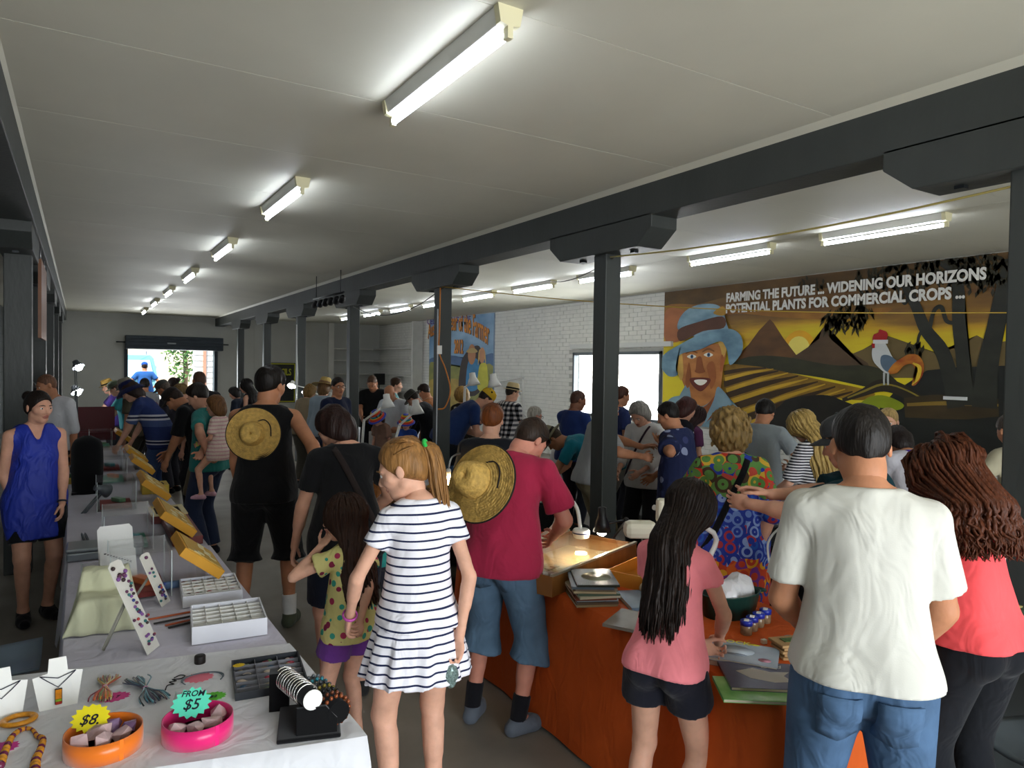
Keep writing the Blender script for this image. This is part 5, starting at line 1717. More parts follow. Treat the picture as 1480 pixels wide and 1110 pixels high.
# orange bangle, bead necklace
p = at_z(27, 1044, TH)
o = MB().lathe([(0.037 + 0.010 * math.cos(a), 0.009 + 0.008 * math.sin(a)) for a in np.linspace(0, 2 * PI, 11)], (0, 0, 0), 28, None, 1.15, 0.95, cap=False).build('bangle', mat('amber_bead', 'd08a20', rough=0.3, var=0.25, vscale=60))
o.location = p; tag(o, 'amber orange beaded bangle lying flat on the white cloth', 'bangle')
bn = empty('bead_necklace', at_z(30, 1075, TH), 0, 'amber and maroon bead necklace curving off the picture edge', 'necklace')
path = smooth_path([at_z(*q, TH + 0.01) - bn.location for q in ((0, 1108), (8, 1085), (18, 1064), (32, 1053), (46, 1052), (53, 1062), (62, 1068), (58, 1085), (52, 1100), (50, 1120))], 40)
for i, q in enumerate(path):
    r = 0.0055 + 0.009 * abs(i - 18) / 20
    MB().ball(V((q[0], q[1], r)), r, 8, 6).build('bead', mat('bead_amber', 'd08c24', rough=0.25, var=0.2, vscale=80) if i % 3 else mat('bead_maroon', '6a2440', rough=0.25), bn)
# dark pot, cords, clear boxes
o = MB().lathe([(0.001, 0), (0.020, 0), (0.021, 0.004), (0.021, 0.026), (0.019, 0.03), (0.001, 0.03)], (0, 0, 0), 24).build('pot', mat('dark_wood_pot', '1c1512', rough=0.6, var=0.2))
o.location = at_z(289, 958, TH); tag(o, 'small dark round pot behind the coiled cord', 'pot')
cc = at_z(293, 984, TH)
o = MB().tube([(0.055 * math.cos(a) * 1.25, 0.055 * math.sin(a), 0.006 + 0.001 * a) for a in np.linspace(-0.6, 3.6, 30)], 0.0022, 6).tube([(0.058 * math.cos(a) * 1.25, 0.05 * math.sin(a), 0.009 + 0.001 * a) for a in np.linspace(-0.4, 3.3, 30)], 0.0022, 6).build('neck_cord', mat('cord_grey', '5f6a72', rough=0.5))
o.location = cc; tag(o, 'grey neck cord coiled round the coral price tag', 'cord')
rg = random.Random(4)
k0 = at_z(250, 988, TH)
o = MB().tube(smooth_path([(-0.03, -0.05, 0.003), (-0.02, -0.02, 0.006), (0.0, -0.03, 0.01), (-0.012, 0.0, 0.008), (0.01, -0.01, 0.012), (0.0, 0.018, 0.008), (0.03, 0.02, 0.005), (0.045, 0.04, 0.004), (0.03, 0.055, 0.004), (0.008, 0.035, 0.006)], 40), 0.002, 6).build('knotted_cord', mat('cord_black', '16161a', rough=0.6))
o.location = k0; tag(o, 'black knotted cord lying on the white cloth', 'cord')
def clear_box(name, loc, d, label, rz=0.0, m=None, lid=True):
    o = empty(name, loc, rz, label, 'case')
    t = 0.003
    x, y, z = d
    MB().bbox(-x / 2, x / 2, -y / 2, y / 2, 0, t).build('base', m or M_CLEAR, o)
    for a in ((-x / 2, x / 2, -y / 2, -y / 2 + t), (-x / 2, x / 2, y / 2 - t, y / 2), (-x / 2, -x / 2 + t, -y / 2 + t, y / 2 - t), (x / 2 - t, x / 2, -y / 2 + t, y / 2 - t)):
        MB().bbox(*a, t, z).build('side', m or M_CLEAR, o)
    if lid:
        MB().bbox(-x / 2, x / 2, -y / 2, y / 2, z, z + t).build('lid', m or M_CLEAR, o)
    for sx in (-1, 1):
        for sy in (-1, 1):
            MB().bbox(sx * x / 2 - 0.002, sx * x / 2 + 0.002, sy * y / 2 - 0.002, sy * y / 2 + 0.002, 0, z + t).build('edge', mat('acrylic_edge', 'c8d2d2', rough=0.2), o)
    return o
clear_box('plastic_box', at_z(272, 1012, TH), (0.085, 0.05, 0.022), 'small clear plastic box of beads behind the pink bowl', -0.2)

# black T-bar bracelet stand with bangles
bs = empty('bracelet_stand', at_z(405, 1050, TH), -0.28, 'black velvet bracelet stand with silver bangles on its padded bars', 'display stand')
bs.scale = (1.18, 1.18, 1.18)
bpy.context.view_layer.update()
MB().bbox(-0.005, 0.16, -0.10, 0.10, 0, 0.012).build('base', M_BLACKV, bs, bevel=0.004)
def tbar(y, zc, x0, x1, r):
    MB().tube([(x0, y, zc), (x1, y, zc)], r, 16).build('padded_bar', M_BLACKV, bs)
BAR_A = [(-0.045, 0.10, 0.098), (0.10, -0.075, 0.10)]
b0, b1 = V((-0.0, 0.13, 0.085)), V((0.085, -0.085, 0.105))
MB().tube([b0, b1], 0.026, 18).build('padded_bar', M_BLACKV, bs)
d = (b1 - b0).normalized()
MB().tube([b1 + d * 0.002, b1 + d * 0.004], 0.0265, 20).build('bar_end', M_WPLAST, bs)
MB().prism([(0.045, 0), (0.15, 0), (0.15, 0.05), (0.12, 0.085), (0.045, 0.085)], 'y', -0.088, -0.078).build('front_panel', M_BLACKV, bs)
MB().prism([(-0.035, 0), (0.02, 0), (0.02, 0.11), (-0.035, 0.11)], 'y', 0.09, 0.13).build('rear_panel', M_BLACKV, bs)
c0, c1 = V((0.08, 0.12, 0.05)), V((0.155, -0.08, 0.06))
MB().tube([c0, c1], 0.03, 18).build('padded_bar', M_BLACKV, bs)
Mr = (d.to_track_quat('Z', 'Y')).to_matrix()
M_SIL = mat('polished_silver', 'd8d6d0', rough=0.18, metal=1.0)
for i in range(11):
    t = 0.08 + 0.075 * i
    q = b0 + (b1 - b0) * t
    jit = Matrix.Rotation(RNG.uniform(-0.15, 0.15), 3, 'X')
    g = MB().lathe([(0.0292 + 0.0022 * math.cos(a), 0.0022 * math.sin(a)) for a in np.linspace(0, 2 * PI, 9)], (0, 0, 0), 28, Mr @ jit, cap=False).build('bangle', M_SIL)
    g.parent = None
    g.matrix_world = bs.matrix_basis @ Matrix.Translation(q)
    tag(g, ORDW[10 - i] + ' silver bangle from the white end of the black stand\'s bar', 'bangle', 'silver bangles on the black stand')
d2 = (c1 - c0).normalized(); Mr2 = d2.to_track_quat('Z', 'Y').to_matrix()
for i, (cname, cc_) in enumerate((('steel grey', '6a7076'), ('turquoise', '3a8a98'), ('dark silver', '4a4c50'), ('olive gold', '8a7a34'), ('black and white', '2a2a2c'), ('copper brown', '7a4630'), ('rust', '8a4a2a'))):
    q = c0 + (c1 - c0) * (0.1 + 0.135 * i)
    g = empty('bead_bracelet', bs.matrix_basis @ q, 0, cname + ' bead bracelet on the short bar of the black stand', 'bracelet', 'bead bracelets on the black stand')
    R3 = (bs.matrix_basis.to_3x3() @ Mr2)
    for j in range(16):
        a = 2 * PI * j / 16
        MB().ball(R3 @ V((0.037 * math.cos(a), 0.037 * math.sin(a), 0)), 0.0072, 6, 5).build('bead', mat('bead_' + cc_, cc_, rough=0.25, metal=0.3, var=0.2, vscale=50), g)

def tray(loc, d, rz, m, inner, nx, ny, label, items, seed=1, rim=0.006, divm=None, cat='tray'):
    """shallow box with dividers and small pieces in the cells"""
    o = empty('display_tray', loc, rz, label, cat)
    x, y, z = d
    fl = 0.004 if z < 0.05 else z * 0.55
    MB().bbox(-x / 2 + 0.001, x / 2 - 0.001, -y / 2 + 0.001, y / 2 - 0.001, 0, fl).build('base', inner, o)
    for a in ((-x / 2, x / 2, -y / 2, -y / 2 + rim), (-x / 2, x / 2, y / 2 - rim, y / 2), (-x / 2, -x / 2 + rim, -y / 2 + rim, y / 2 - rim), (x / 2 - rim, x / 2, -y / 2 + rim, y / 2 - rim)):
        MB().bbox(*a, 0, z).build('side', m, o)
    for i in range(1, nx):
        xx = -x / 2 + x * i / nx
        MB().bbox(xx - 0.001, xx + 0.001, -y / 2 + rim, y / 2 - rim, fl, fl + (z - fl) * 0.75).build('divider', divm or inner, o)
    for j in range(1, ny):
        yy = -y / 2 + y * j / ny
        MB().bbox(-x / 2 + rim, x / 2 - rim, yy - 0.001, yy + 0.001, fl, fl + (z - fl) * 0.75).build('divider', divm or inner, o)
    rg = random.Random(seed)
    for i in range(nx):
        for j in range(ny):
            for _ in range(2):
                c = rg.choice(items)
                q = (-x / 2 + x * (i + rg.uniform(0.3, 0.7)) / nx, -y / 2 + y * (j + rg.uniform(0.3, 0.7)) / ny, fl + 0.008)
                s_ = min(x / nx, y / ny) * 0.3
                MB().ball(q, (s_ * rg.uniform(0.7, 1.3), s_ * rg.uniform(0.5, 0.9), s_ * 0.4), 7, 5).build('trinket', mat('trinket_' + c, c, rough=0.3, var=0.2, vscale=90), o)
    return o
tr = tray(at_z(412, 985, TH) + V((-0.045, 0.06, 0)), (0.25, 0.30, 0.028), -0.13, mat('dark_grey_tray', '2c3036', rough=0.5), mat('grey_foam', '8a8a92', rough=0.9), 3, 6,
     'dark jewellery tray with divided rows behind the black bracelet stand', ['a8344a', '3a5a7a', '9a8a6a', '4a4a52', 'c8b8a8', '6a8a5a', '7a2a3a'], 3)
star_tag(345, 962, TH + 0.03, 0.018, 'f0c81e', 'tiny yellow starburst tag in the dark jewellery tray', seed=8)
for i, (px, py, n) in enumerate(((468, 990, 'rust'), (480, 1000, 'ochre'))):
    o = MB().lathe([(0.001, 0.0), (0.010, 0.001), (0.012, 0.003), (0.004, 0.005), (0.001, 0.005)], (0, 0, 0), 7, None, 1.5, 0.9).build('leaf_charm', mat('charm_' + n, 'a8502a' if i == 0 else 'c08a3a', rough=0.5))
    o.location = at_z(px, py, TH); tag(o, n + ' leaf charm at the picture-right end of the white cloth', 'charm')

# second table: white trays, easels, cloth-covered box
M_WBOX = mat('white_box_card', 'dcdce2', rough=0.7, var=0.03)
WT = ['8a4a4a', '3a3a4a', '4a6a5a', 'c8a890', '2a2a30', 'b08a9a', 'd8c8b8']
tray(at_z(334, 916, TH) + V((0.0, 0.08, 0)), (0.30, 0.30, 0.075), -0.10, M_WBOX, mat('white_lining', 'e8e6e0', rough=0.8), 5, 6, 'larger white card tray of earrings nearer the black stand', WT, 7)
tray(at_z(305, 862, TH) + V((0, 0.03, 0)), (0.27, 0.32, 0.055), -0.06, M_WBOX, mat('white_lining', 'e8e6e0', rough=0.8), 5, 6, 'smaller white card tray of earrings behind the larger one', WT, 9)

def easel(px, py, H, Wd, label, rz, beads=True, seed=1):
    """tall narrow white card leaning on an easel strut, strung beads along its face"""
    p = at_z(px, py, TH)
    o = empty('easel_display', p, rz, label, 'display stand')
    a = math.radians(24)
    M = Matrix.Rotation(-a, 3, 'X')
    mb = MB()
    mb.prism([(-Wd / 2, 0), (Wd / 2, 0), (Wd / 2, H * 0.97), (Wd / 2 - 0.02, H), (-Wd / 2 + 0.02, H), (-Wd / 2, H * 0.97)], 'y', -0.002, 0.002)
    mb.v = [M @ v for v in mb.v]
    mb.build('card', mat('ivory_card', 'd9d6cc', rough=0.6), o)
    tp = M @ V((0, 0.002, H * 0.62))
    MB().prism([(-0.02, 0.0), (0.02, 0.0), (0.012, 1.0), (-0.012, 1.0)], 'y', 0, 0.003).v
    s_ = MB().box((0, 0, 0), (0.035, 0.004, tp.z * 1.02), M=Matrix.Rotation(math.radians(10), 3, 'X'))
    q = MB(); q.tube([tp, (0, tp.y + 0.10, 0)], 0.006, 6).box(((tp.x), (tp.y * 2 + 0.10) / 2, tp.z / 2), (0.035, 0.004, tp.z), M=Matrix.Rotation(math.atan2(0.10, tp.z), 3, 'X'))
    q.build('strut', mat('grey_card', '8f8d80', rough=0.7), o)
    rg = random.Random(seed)
    for i in range(44 if beads else 20):
        t = rg.random()
        x = rg.gauss(0, Wd * 0.2)
        c = rg.choice(['5a2a4a', '2a3a7a', 'a83a3a', '3a2a2a', '7a4a8a', '2a6a6a'])
        MB().ball(M @ V((x, -0.008, H * (0.08 + 0.86 * t))), 0.0065 if t < 0.8 else 0.009, 6, 5).build('bead', mat('bead_' + c, c, rough=0.3), o)
    return o
easel(222, 940, 0.40, 0.10, 'tall ivory easel strung with purple and red beads', 1.05, True, 3)
easel(240, 873, 0.27, 0.09, 'shorter ivory easel behind the tall bead easel', 1.05, False, 5)

# cream cloth over a box
cb = MB()
bp = at_z(150, 905, TH)
def cl(u, v_):
    # u across, v over: front drop, top, rear rise
    x = (u - 0.5) * 0.26
    prof = [(-0.10, 0.0), (-0.098, 0.09), (-0.09, 0.145), (-0.02, 0.155), (0.02, 0.16), (0.03, 0.20), (0.05, 0.235), (0.12, 0.245), (0.16, 0.20), (0.17, 0.10)]
    t = v_ * (len(prof) - 1); i = min(int(t), len(prof) - 2); f = t - i
    y = prof[i][0] + (prof[i + 1][0] - prof[i][0]) * f; z = prof[i][1] + (prof[i + 1][1] - prof[i][1]) * f
    ed = abs(u - 0.5) * 2
    z *= (1 - 0.92 * max(0, ed - 0.72) / 0.28) if ed > 0.72 else 1
    w = 0.008 * math.sin(u * 19 + v_ * 4) * (1 - v_ * 0.4)
    return (x * (1.0 + 0.12 * (1 - min(z / 0.15, 1))), y + w, max(z + 0.004 * math.sin(v_ * 15 + u * 9), 0.001))
cb.grid(cl, 26, 30)
o = cb.build('cloth_cover', fold_bump(mat('cream_cloth', 'cfcfae', rough=0.9, var=0.05), 0.3), solidify=0.004)
o.location = bp; o.rotation_euler = (0, 0, -0.1); tag(o, 'cream cloth draped over a stepped box behind the necklace stands', 'cloth')
st = empty('card_holder', at_z(172, 845, TH) + V((0.0, 0.03, 0)), 0.1, 'tall white earring card holder behind the cream cloth', 'display stand')
Mt = Matrix.Rotation(-0.42, 3, 'X')
for i, (zz, hh) in enumerate(((0.02, 0.31), (-0.035, 0.20))):
    mb = MB().prism([(-0.085, 0.0), (0.085, 0.0), (0.085, hh - 0.02), (0.07, hh), (-0.07, hh), (-0.085, hh - 0.02)], 'y', -0.003, 0.003)
    mb.v = [Mt @ v + V((0, zz, 0)) for v in mb.v]
    mb.build('card', mat('soft_white_card', 'dfdedb', rough=0.7), st)
for i in range(10):
    MB().ball(Mt @ V((-0.06 + 0.013 * i, -0.008, 0.17 - 0.006 * i)) + V((0, -0.035, 0)), (0.006, 0.004, 0.003), 6, 4).build('earring', mat('earring_dark', '2c2430', rough=0.4), st)
for i, (px, py, c, nm) in enumerate(((236, 892, 'b8582a', 'orange'), (246, 897, '201c1c', 'black'), (262, 899, 'a84a22', 'rust'), (266, 902, '1a1a1a', 'dark brown'))):
    o = MB().bbox(-0.10, 0.10, -0.006, 0.006, 0, 0.006).build('incense_strip', mat('strip_' + c, c, rough=0.6), bevel=0.001)
    o.location = at_z(px, py, TH) + V((0.03, 0.0, 0.0)); o.rotation_euler = (0, 0, 0.1 + 0.05 * i)
    tag(o, nm + ' strip lying beside the larger white earring tray', 'strip', 'strips beside the white tray')
o = MB().tube([(-0.06, 0, 0.02), (0.06, 0, 0.02)], 0.02, 14).build('blue_roll', mat('blue_roll', '6a86b0', rough=0.4, var=0.1))
o.location = at_z(246, 846, TH) + V((0, -0.06, 0)); tag(o, 'pale blue roll between the two easels and the acrylic case', 'roll')

# grey case lid, acrylic cases with slanted yellow card trays
M_GREYCASE = mat('grey_case', '8f979c', rough=0.3, metal=0.5, var=0.05)
gc = empty('metal_case', at_z(148, 808, TH) + V((0.02, 0.10, 0)), -0.03, 'flat grey metal case in front of the acrylic boxes', 'case')
MB().bbox(-0.20, 0.20, -0.10, 0.12, 0, 0.05).build('case_body', M_GREYCASE, gc, bevel=0.01)
MB().bbox(-0.205, 0.205, -0.105, 0.125, 0.052, 0.075).build('lid', M_GREYCASE, gc, bevel=0.01)
clear_box('acrylic_case', at_z(160, 850, TH) + V((-0.02, 0.1, 0)), (0.22, 0.16, 0.10), 'clear acrylic box behind the cream cloth', 0.0)
YC = [((292, 800), 'nearest, above the lilac cloth'), ((265, 745), 'second from the near end'), ((222, 700), 'third, long and leaning'), ((238, 668), 'fourth, short, at the customers\' edge'), ((205, 655), 'fifth from the near end'), ((178, 628), 'farthest, behind the black bust')]
for i, ((px, py), nm) in enumerate(YC):
    Lz = (0.42, 0.55, 0.62, 0.40, 0.50, 0.6)[i]
    p = at_z(px, py, TH + 0.16)
    y0 = (4.75, 5.55, 6.45, 7.55, 8.1, 9.3)[i]
    x0 = (0.50, 0.44, 0.34, 0.46, 0.34, 0.25)[i]
    y0 = p.y; x0 = min(max(p.x, 0.36), 0.54)
    cs = clear_box('acrylic_case', (x0 - 0.275, y0 + 0.05, TH - 0.004), (0.27, min(Lz * 0.9, 0.44), 0.23), 'clear acrylic case under the yellow card tray, ' + nm, 0.0)
    MB().bbox(-0.11, 0.11, -0.16, 0.16, 0.004, 0.03).build('lining', mat(('case_red', 'case_green')[i % 2], ('8a3a34', '4a9a80')[i % 2], rough=0.8), cs)
    MB().box((0.02, 0.0, 0.05), (0.05, 0.12, 0.03), rz=0.5).build('specimen', mat('specimen_' + str(i % 3), ('d8743a', '3f9aa0', '5f8a6a')[i % 3], rough=0.4, var=0.2), cs)
    o = empty('card_tray', (x0, y0 + 0.04, TH + 0.15), 0, 'slanted yellow card tray of stones, ' + nm, 'tray', 'yellow card trays along the stall')
    M = Matrix.Rotation(math.radians(38), 3, 'Y')
    mb = MB().box((0, 0, 0), (0.24, Lz, 0.05), M=M); mb.build('tray_box', M_YCARD, o, bevel=0.003)
    for k in range(int(Lz / 0.05)):
        MB().box(M @ V((RNG.uniform(-0.07, 0.07), -Lz / 2 + 0.04 + k * 0.048, 0.028)), (0.04, 0.034, 0.006), M=M).build('label_card', mat('tray_label', 'd8cda0', rough=0.7), o)
    MB().box(M @ V((0.0, 0, 0.0265)), (0.21, Lz - 0.03, 0.004), M=M).build('tray_inset', mat('tray_inset', 'c9a24a', rough=0.7), o)
    MB().bbox(-0.02, 0.02, -Lz * 0.4, Lz * 0.4, -0.154, -0.03).build('support', M_CLEAR, o)
# yellow box, framed brown box, red case front
o = empty('display_box', at_z(277, 752, TH) + V((-0.15, 0, 0)), 0, 'maroon display box with a cream rim and dark velvet inside', 'box')
o.scale = (0.72, 1, 1)
MB().bbox(-0.17, 0.17, -0.02, 0.36, 0, 0.055).build('box_body', mat('maroon_wood', '6a2420', rough=0.35, var=0.1), o)
for a in ((-0.17, 0.17, -0.02, 0.03), (-0.17, 0.17, 0.31, 0.36), (-0.17, -0.12, 0.03, 0.31), (0.12, 0.17, 0.03, 0.31)):
    MB().bbox(*a, 0.055, 0.063).build('rim', mat('cream_rim', 'cdbd8a', rough=0.5), o)
MB().bbox(-0.12, 0.12, 0.03, 0.31, 0.055, 0.0565).build('velvet_insert', mat('brown_velvet', '2a1512', rough=0.95), o)
o = empty('display_box', at_z(250, 712, TH) + V((-0.14, 0, 0)), 0, 'yellow open box of dark trinkets behind the maroon box', 'box')
o.scale = (0.72, 1, 1)
MB().bbox(-0.15, 0.15, 0, 0.26, 0, 0.075).build('box_body', mat('yellow_box', 'c9ab3a', rough=0.6, var=0.08), o)
for k in range(14):
    MB().ball((RNG.uniform(-0.12, 0.12), RNG.uniform(0.03, 0.23), 0.08), (0.025, 0.02, 0.012), 7, 5).build('trinket', mat('trinket_dark', '2a2018', rough=0.4), o)
o = MB().bbox(-0.09, 0.09, -0.5, 0.5, 0, 0.055).build('lid_box', mat('maroon_box', '6f2a26', rough=0.4, var=0.1), bevel=0.004)
o.location = (0.60, 5.45, TH); tag(o, 'long maroon box along the customers\' edge of the acrylic stall', 'box')
# black necklace bust
o = empty('necklace_bust', (0.06, 7.35, TH - 0.004), 0, 'black velvet necklace bust standing on the acrylic stall', 'display stand')
mb = MB()
def bu(u, v_):
    a = (u - 0.5) * 2.4
    w = 0.15 * (0.9 + 0.1 * math.sin(v_ * 3)) * (1 if v_ < 0.8 else math.sqrt(max(0.0, 1 - ((v_ - 0.8) / 0.2) ** 2)) * 0.75 + 0.25)
    return (w * math.sin(a) * 0.9, -w * math.cos(a) * 0.55, v_ * 0.52)
mb.grid(bu, 16, 16); mb.grid(lambda u, v_: (bu(1 - u, v_)[0], bu(0, v_)[1] * 0 + 0.02 * 0 + bu(0, v_)[1], v_ * 0.52), 6, 16)
mb.build('bust_form', M_BLACKV, o)
MB().bbox(-0.12, 0.12, -0.06, 0.08, 0, 0.02).build('base', M_BLACKV, o)

# lamps --------------------------------------------------------------------------------------------------
def desk_lamp(base, elbow, tip, aim, m, label, bulb=None, shade=0.055, name='desk_lamp', estr=30.0, baser=0.07, arms2=True, col='fff2d8', rarm=0.006, slen=0.10):
    """articulated lamp: foot, two (double) arms, conical shade aimed down, lit bulb"""
    base, elbow, tip = V(base), V(elbow), V(tip)
    o = empty(name, base, 0, label, 'lamp')
    L = lambda p: V(p) - base
    MB().lathe([(0.001, 0), (baser, 0), (baser, 0.012), (baser * 0.8, 0.02), (0.001, 0.024)], (0, 0, 0), 20).build('base', m, o)
    off = V((0.010, 0, 0)) if arms2 else V((0, 0, 0))
    for nm, a, b in (('lower_arm', V((0, 0, 0.02)), L(elbow)), ('upper_arm', L(elbow), L(tip))):
        q = MB().tube([a + off, b + off], rarm, 6)
        if arms2:
            q.tube([a - off, b - off], rarm, 6)
        q.build(nm, m, o)
    MB().ball(L(elbow), rarm * 2.4, 8, 6).build('joint', m, o)
    d = (V(aim) - tip).normalized()
    M = (-d).to_track_quat('Z', 'Y').to_matrix()
    k = shade
    prof = [(k * 0.45, slen * 0.75), (k * 0.5, slen * 0.35), (k * 0.72, slen * 0.1), (k * 1.0, -slen * 0.35), (k * 0.96, -slen * 0.35), (k * 0.66, slen * 0.1), (k * 0.4, slen * 0.34), (0.001, slen * 0.34)]
    MB().lathe([(0.001, slen * 0.8)] + prof, L(tip), 20, M, cap=False).build('shade', m, o)
    if bulb:
        MB().ball(L(tip) + d * slen * 0.30, k * 0.6, 10, 8).build('bulb', mat('bulb_' + col + str(estr), 'ffffff', emit=col, estr=estr), o)
    return o
M_GREYL = mat('grey_lamp', '5a5f63', rough=0.4, metal=0.3)
# on the acrylic stall
desk_lamp(at_z(128, 806, TH) + V((0.0, 0.27, -0.003)), at_depth(112, 752, 5.45), at_depth(150, 708, 5.6), at_depth(150, 708, 5.6) + V((0.3, 0.2, -0.15)), M_GREYL, 'grey angled desk lamp on the acrylic stall beside the woman in blue', None, rarm=0.008)
# lit lamps down the hall
for i, (px, py, d, lb) in enumerate(((112, 528, 11.5, 'upper of two glaring lamps on the farthest left stall'), (110, 564, 11.5, 'lower of two glaring lamps on the farthest left stall'))):
    tp = at_depth(px, py, d)
    bs_ = V((-0.02 + 0.0 * i, 11.6 + i * 0.5, TH))
    desk_lamp(bs_, V((bs_.x - 0.03, bs_.y, tp.z + 0.03)), tp, tp + V((0.25, -0.25, -0.5)), M_GREYL, lb, True, shade=0.10, estr=60.0, slen=0.11, col='ffffff')
# lamps by the fossils sign
for i, (px, py, d, bx, lb) in enumerate(((422, 556, 13.5, (415, 600), 'bright white lamp just left of the corded post'), (443, 566, 13.2, (448, 600), 'bright white lamp just right of the corded post'))):
    tp = at_depth(px, py, d)
    b_ = at_z(bx[0], 620, 0.76)
    b_ = V((tp.x + 0.55, tp.y - 0.35, 0.76))
    desk_lamp(b_, V((b_.x + 0.1, b_.y, tp.z - 0.15)), tp, tp + V((-0.3, -0.35, -0.6)), M_WPLAST, lb, True, shade=0.085, estr=45.0, slen=0.10, col='ffffff')
# three white lamps over the white tables in the mural bay
for i, (px, py, d, ex, ey, bx, lb) in enumerate(((560, 583, 9.6, 526, 600, 523, 'white angled desk lamp over the seated man in white'), (602, 592, 9.2, 578, 606, 565, 'white angled desk lamp beside the child in the rainbow hat'))):
    tp = at_depth(px, py, d); el = at_depth(ex, ey + 8, d); b_ = at_depth(bx, 640, d); b_.z = 0.75
    desk_lamp(b_, el, tp, tp + V((0.05, -0.1, -0.6)), M_WPLAST, lb, None, shade=0.095, slen=0.17, rarm=0.009)
for i, (px, py, d, ex, ey, bx, lb) in enumerate(((684, 551, 9.4, 672, 560, 668, 'white lamp head in front of the blue poster'), (714, 553, 9.0, 756, 546, 758, 'white lamp on a bent arm beside the man in the fedora'))):
    tp = at_depth(px, py, d); el = at_depth(ex, ey, d); b_ = at_depth(bx, 640, d); b_.z = 0.75
    desk_lamp(b_, el, tp, tp + V((0.05, -0.1, -0.6)), M_WPLAST, lb, None, shade=0.09, slen=0.15, rarm=0.008)
# bare warm bulb on a thin stand
p = at_depth(648, 694, 4.9)
o = empty('bulb_stand', V((p.x + 0.22, p.y + 0.12, 0.75)), 0, 'bare glowing bulb on a thin steel stand beside the ponytailed girl', 'lamp')
b = p - o.location
MB().lathe([(0.001, 0), (0.07, 0), (0.07, 0.012), (0.001, 0.016)], (0, 0, 0), 20).build('base', M_BPLAST, o)
MB().tube(smooth_path([(0, 0, 0.01), (0, 0, b.z * 0.6), (b.x * 0.2, b.y * 0.2, b.z + 0.14), (b.x * 0.8, b.y * 0.8, b.z + 0.16), (b.x, b.y, b.z + 0.08)], 18), 0.006, 8).build('arm', M_STEEL, o)
MB().ball(b, 0.034, 14, 10).build('bulb', mat('warm_bulb', 'ffffff', emit='ffd28a', estr=38.0), o)
MB().lathe([(0.016, 0.028), (0.018, 0.07), (0.012, 0.08), (0.001, 0.082)], b, 14).build('socket', M_WPLAST, o)
# ------------------------------------------------------------------ the orange stall and the stalls behind it
OT = 0.75
# glass-topped wooden case, standing askew
A0 = V((2.06, 2.93, OT)); ang = math.radians(21)
case = empty('glass_case', A0, ang, 'low wooden glass-topped case of stone tiles on the orange cloth', 'display case')
CL, CW, CH = 0.92, 0.50, 0.105
M_CASEW = mat('case_oak', '8a5a2a', rough=0.4, var=0.2, vscale=4, stretch=(6, 1, 1))
MB().bbox(0, CL, 0, CW, 0, 0.012).build('base', M_CASEW, case)
for a in ((0, CL, 0, 0.012), (0, CL, CW - 0.012, CW), (0, 0.012, 0.012, CW - 0.012), (CL - 0.012, CL, 0.012, CW - 0.012)):
    MB().bbox(*a, 0.012, CH).build('side', M_CASEW, case)
MB().bbox(0.012, CL - 0.012, 0.012, CW - 0.012, 0.012, 0.016).build('lining', mat('case_lining', 'c9b083', rough=0.8), case)
for a in ((0, CL, -0.004, 0.016), (0, CL, CW - 0.016, CW + 0.004)):
    MB().bbox(*a, CH, CH + 0.012).build('rail', mat('rail_alloy', 'a9a28e', rough=0.3, metal=0.6), case)
MB().bbox(0.002, CL - 0.002, 0.016, CW - 0.016, CH, CH + 0.004).build('glass_top', mat('case_glass', 'f4f8f8', rough=0.03, trans=1.0, ior=1.3, alpha=0.3), case)
M_TILE = mat('stone_tile', 'cdbf94', rough=0.5, var=0.15, vscale=30)
k = 0
for i in range(11):
    for j in range(5):
        if i > 6 and j > 1:
            continue
        t = MB().box((0.05 + i * 0.058, 0.045 + j * 0.052, 0.026), (0.046, 0.040, 0.012), rz=RNG.uniform(-0.08, 0.08)).build('stone_tile', M_TILE, case, bevel=0.003)
        k += 1
MB().lathe([(0.001, 0), (0.06, 0), (0.065, 0.012), (0.05, 0.018), (0.001, 0.01)], (0.17, 0.16, 0.034), 24, None, 1.3, 0.8).build('oval_dish', mat('dark_stone', '4a463e', rough=0.35), case)
ob = empty('open_box', (2.60, 2.87, OT), ang, 'shallow orange card box beside the glass case', 'box')
MB().bbox(0, 0.36, 0, 0.26, 0, 0.006).build('base', mat('orange_card', 'c9852c', rough=0.6, var=0.06), ob)
for a in ((0, 0.36, 0, 0.006), (0, 0.36, 0.254, 0.26), (0, 0.006, 0.006, 0.254), (0.354, 0.36, 0.006, 0.254)):
    MB().bbox(*a, 0.006, 0.075).build('side', mat('orange_card', 'c9852c'), ob)
ob.location = (2.55, 2.74, OT)
o = MB().ball((0, 0, 0.03), (0.06, 0.05, 0.035), 14, 8).build('pebble_bag', mat('beige_bag', 'c9b79a', rough=0.8, var=0.1, bump=0.3))
o.location = at_z(924, 852, OT) + V((0.0, -0.08, 0)); tag(o, 'small beige cloth bag beside the magazine stack', 'bag')

def booklet(loc, w, h, t, rz, cover, label, group='magazines on the orange cloth', page='c8bfa8', cov2=None, art=None):
    o = empty('magazine', loc, rz, label, 'magazine', group)
    MB().bbox(-w / 2 + 0.001, w / 2 - 0.003, -h / 2 + 0.002, h / 2 - 0.002, 0.0015, t - 0.0015).build('pages', mat('pages_' + page, page, rough=0.85, var=0.05), o)
    m = cover if not isinstance(cover, str) else mat('cover_' + cover, cover, rough=0.25, var=0.15, vscale=8, col2=cov2)
    MB().bbox(-w / 2, w / 2, -h / 2, h / 2, t - 0.0015, t).build('cover', m, o)
    MB().bbox(-w / 2, w / 2, -h / 2, h / 2, 0, 0.0015).build('back_cover', m, o)
    MB().bbox(-w / 2 - 0.001, -w / 2 + 0.001, -h / 2, h / 2, 0, t).build('spine', m, o)
    if art:
        art(o, t)
    return o
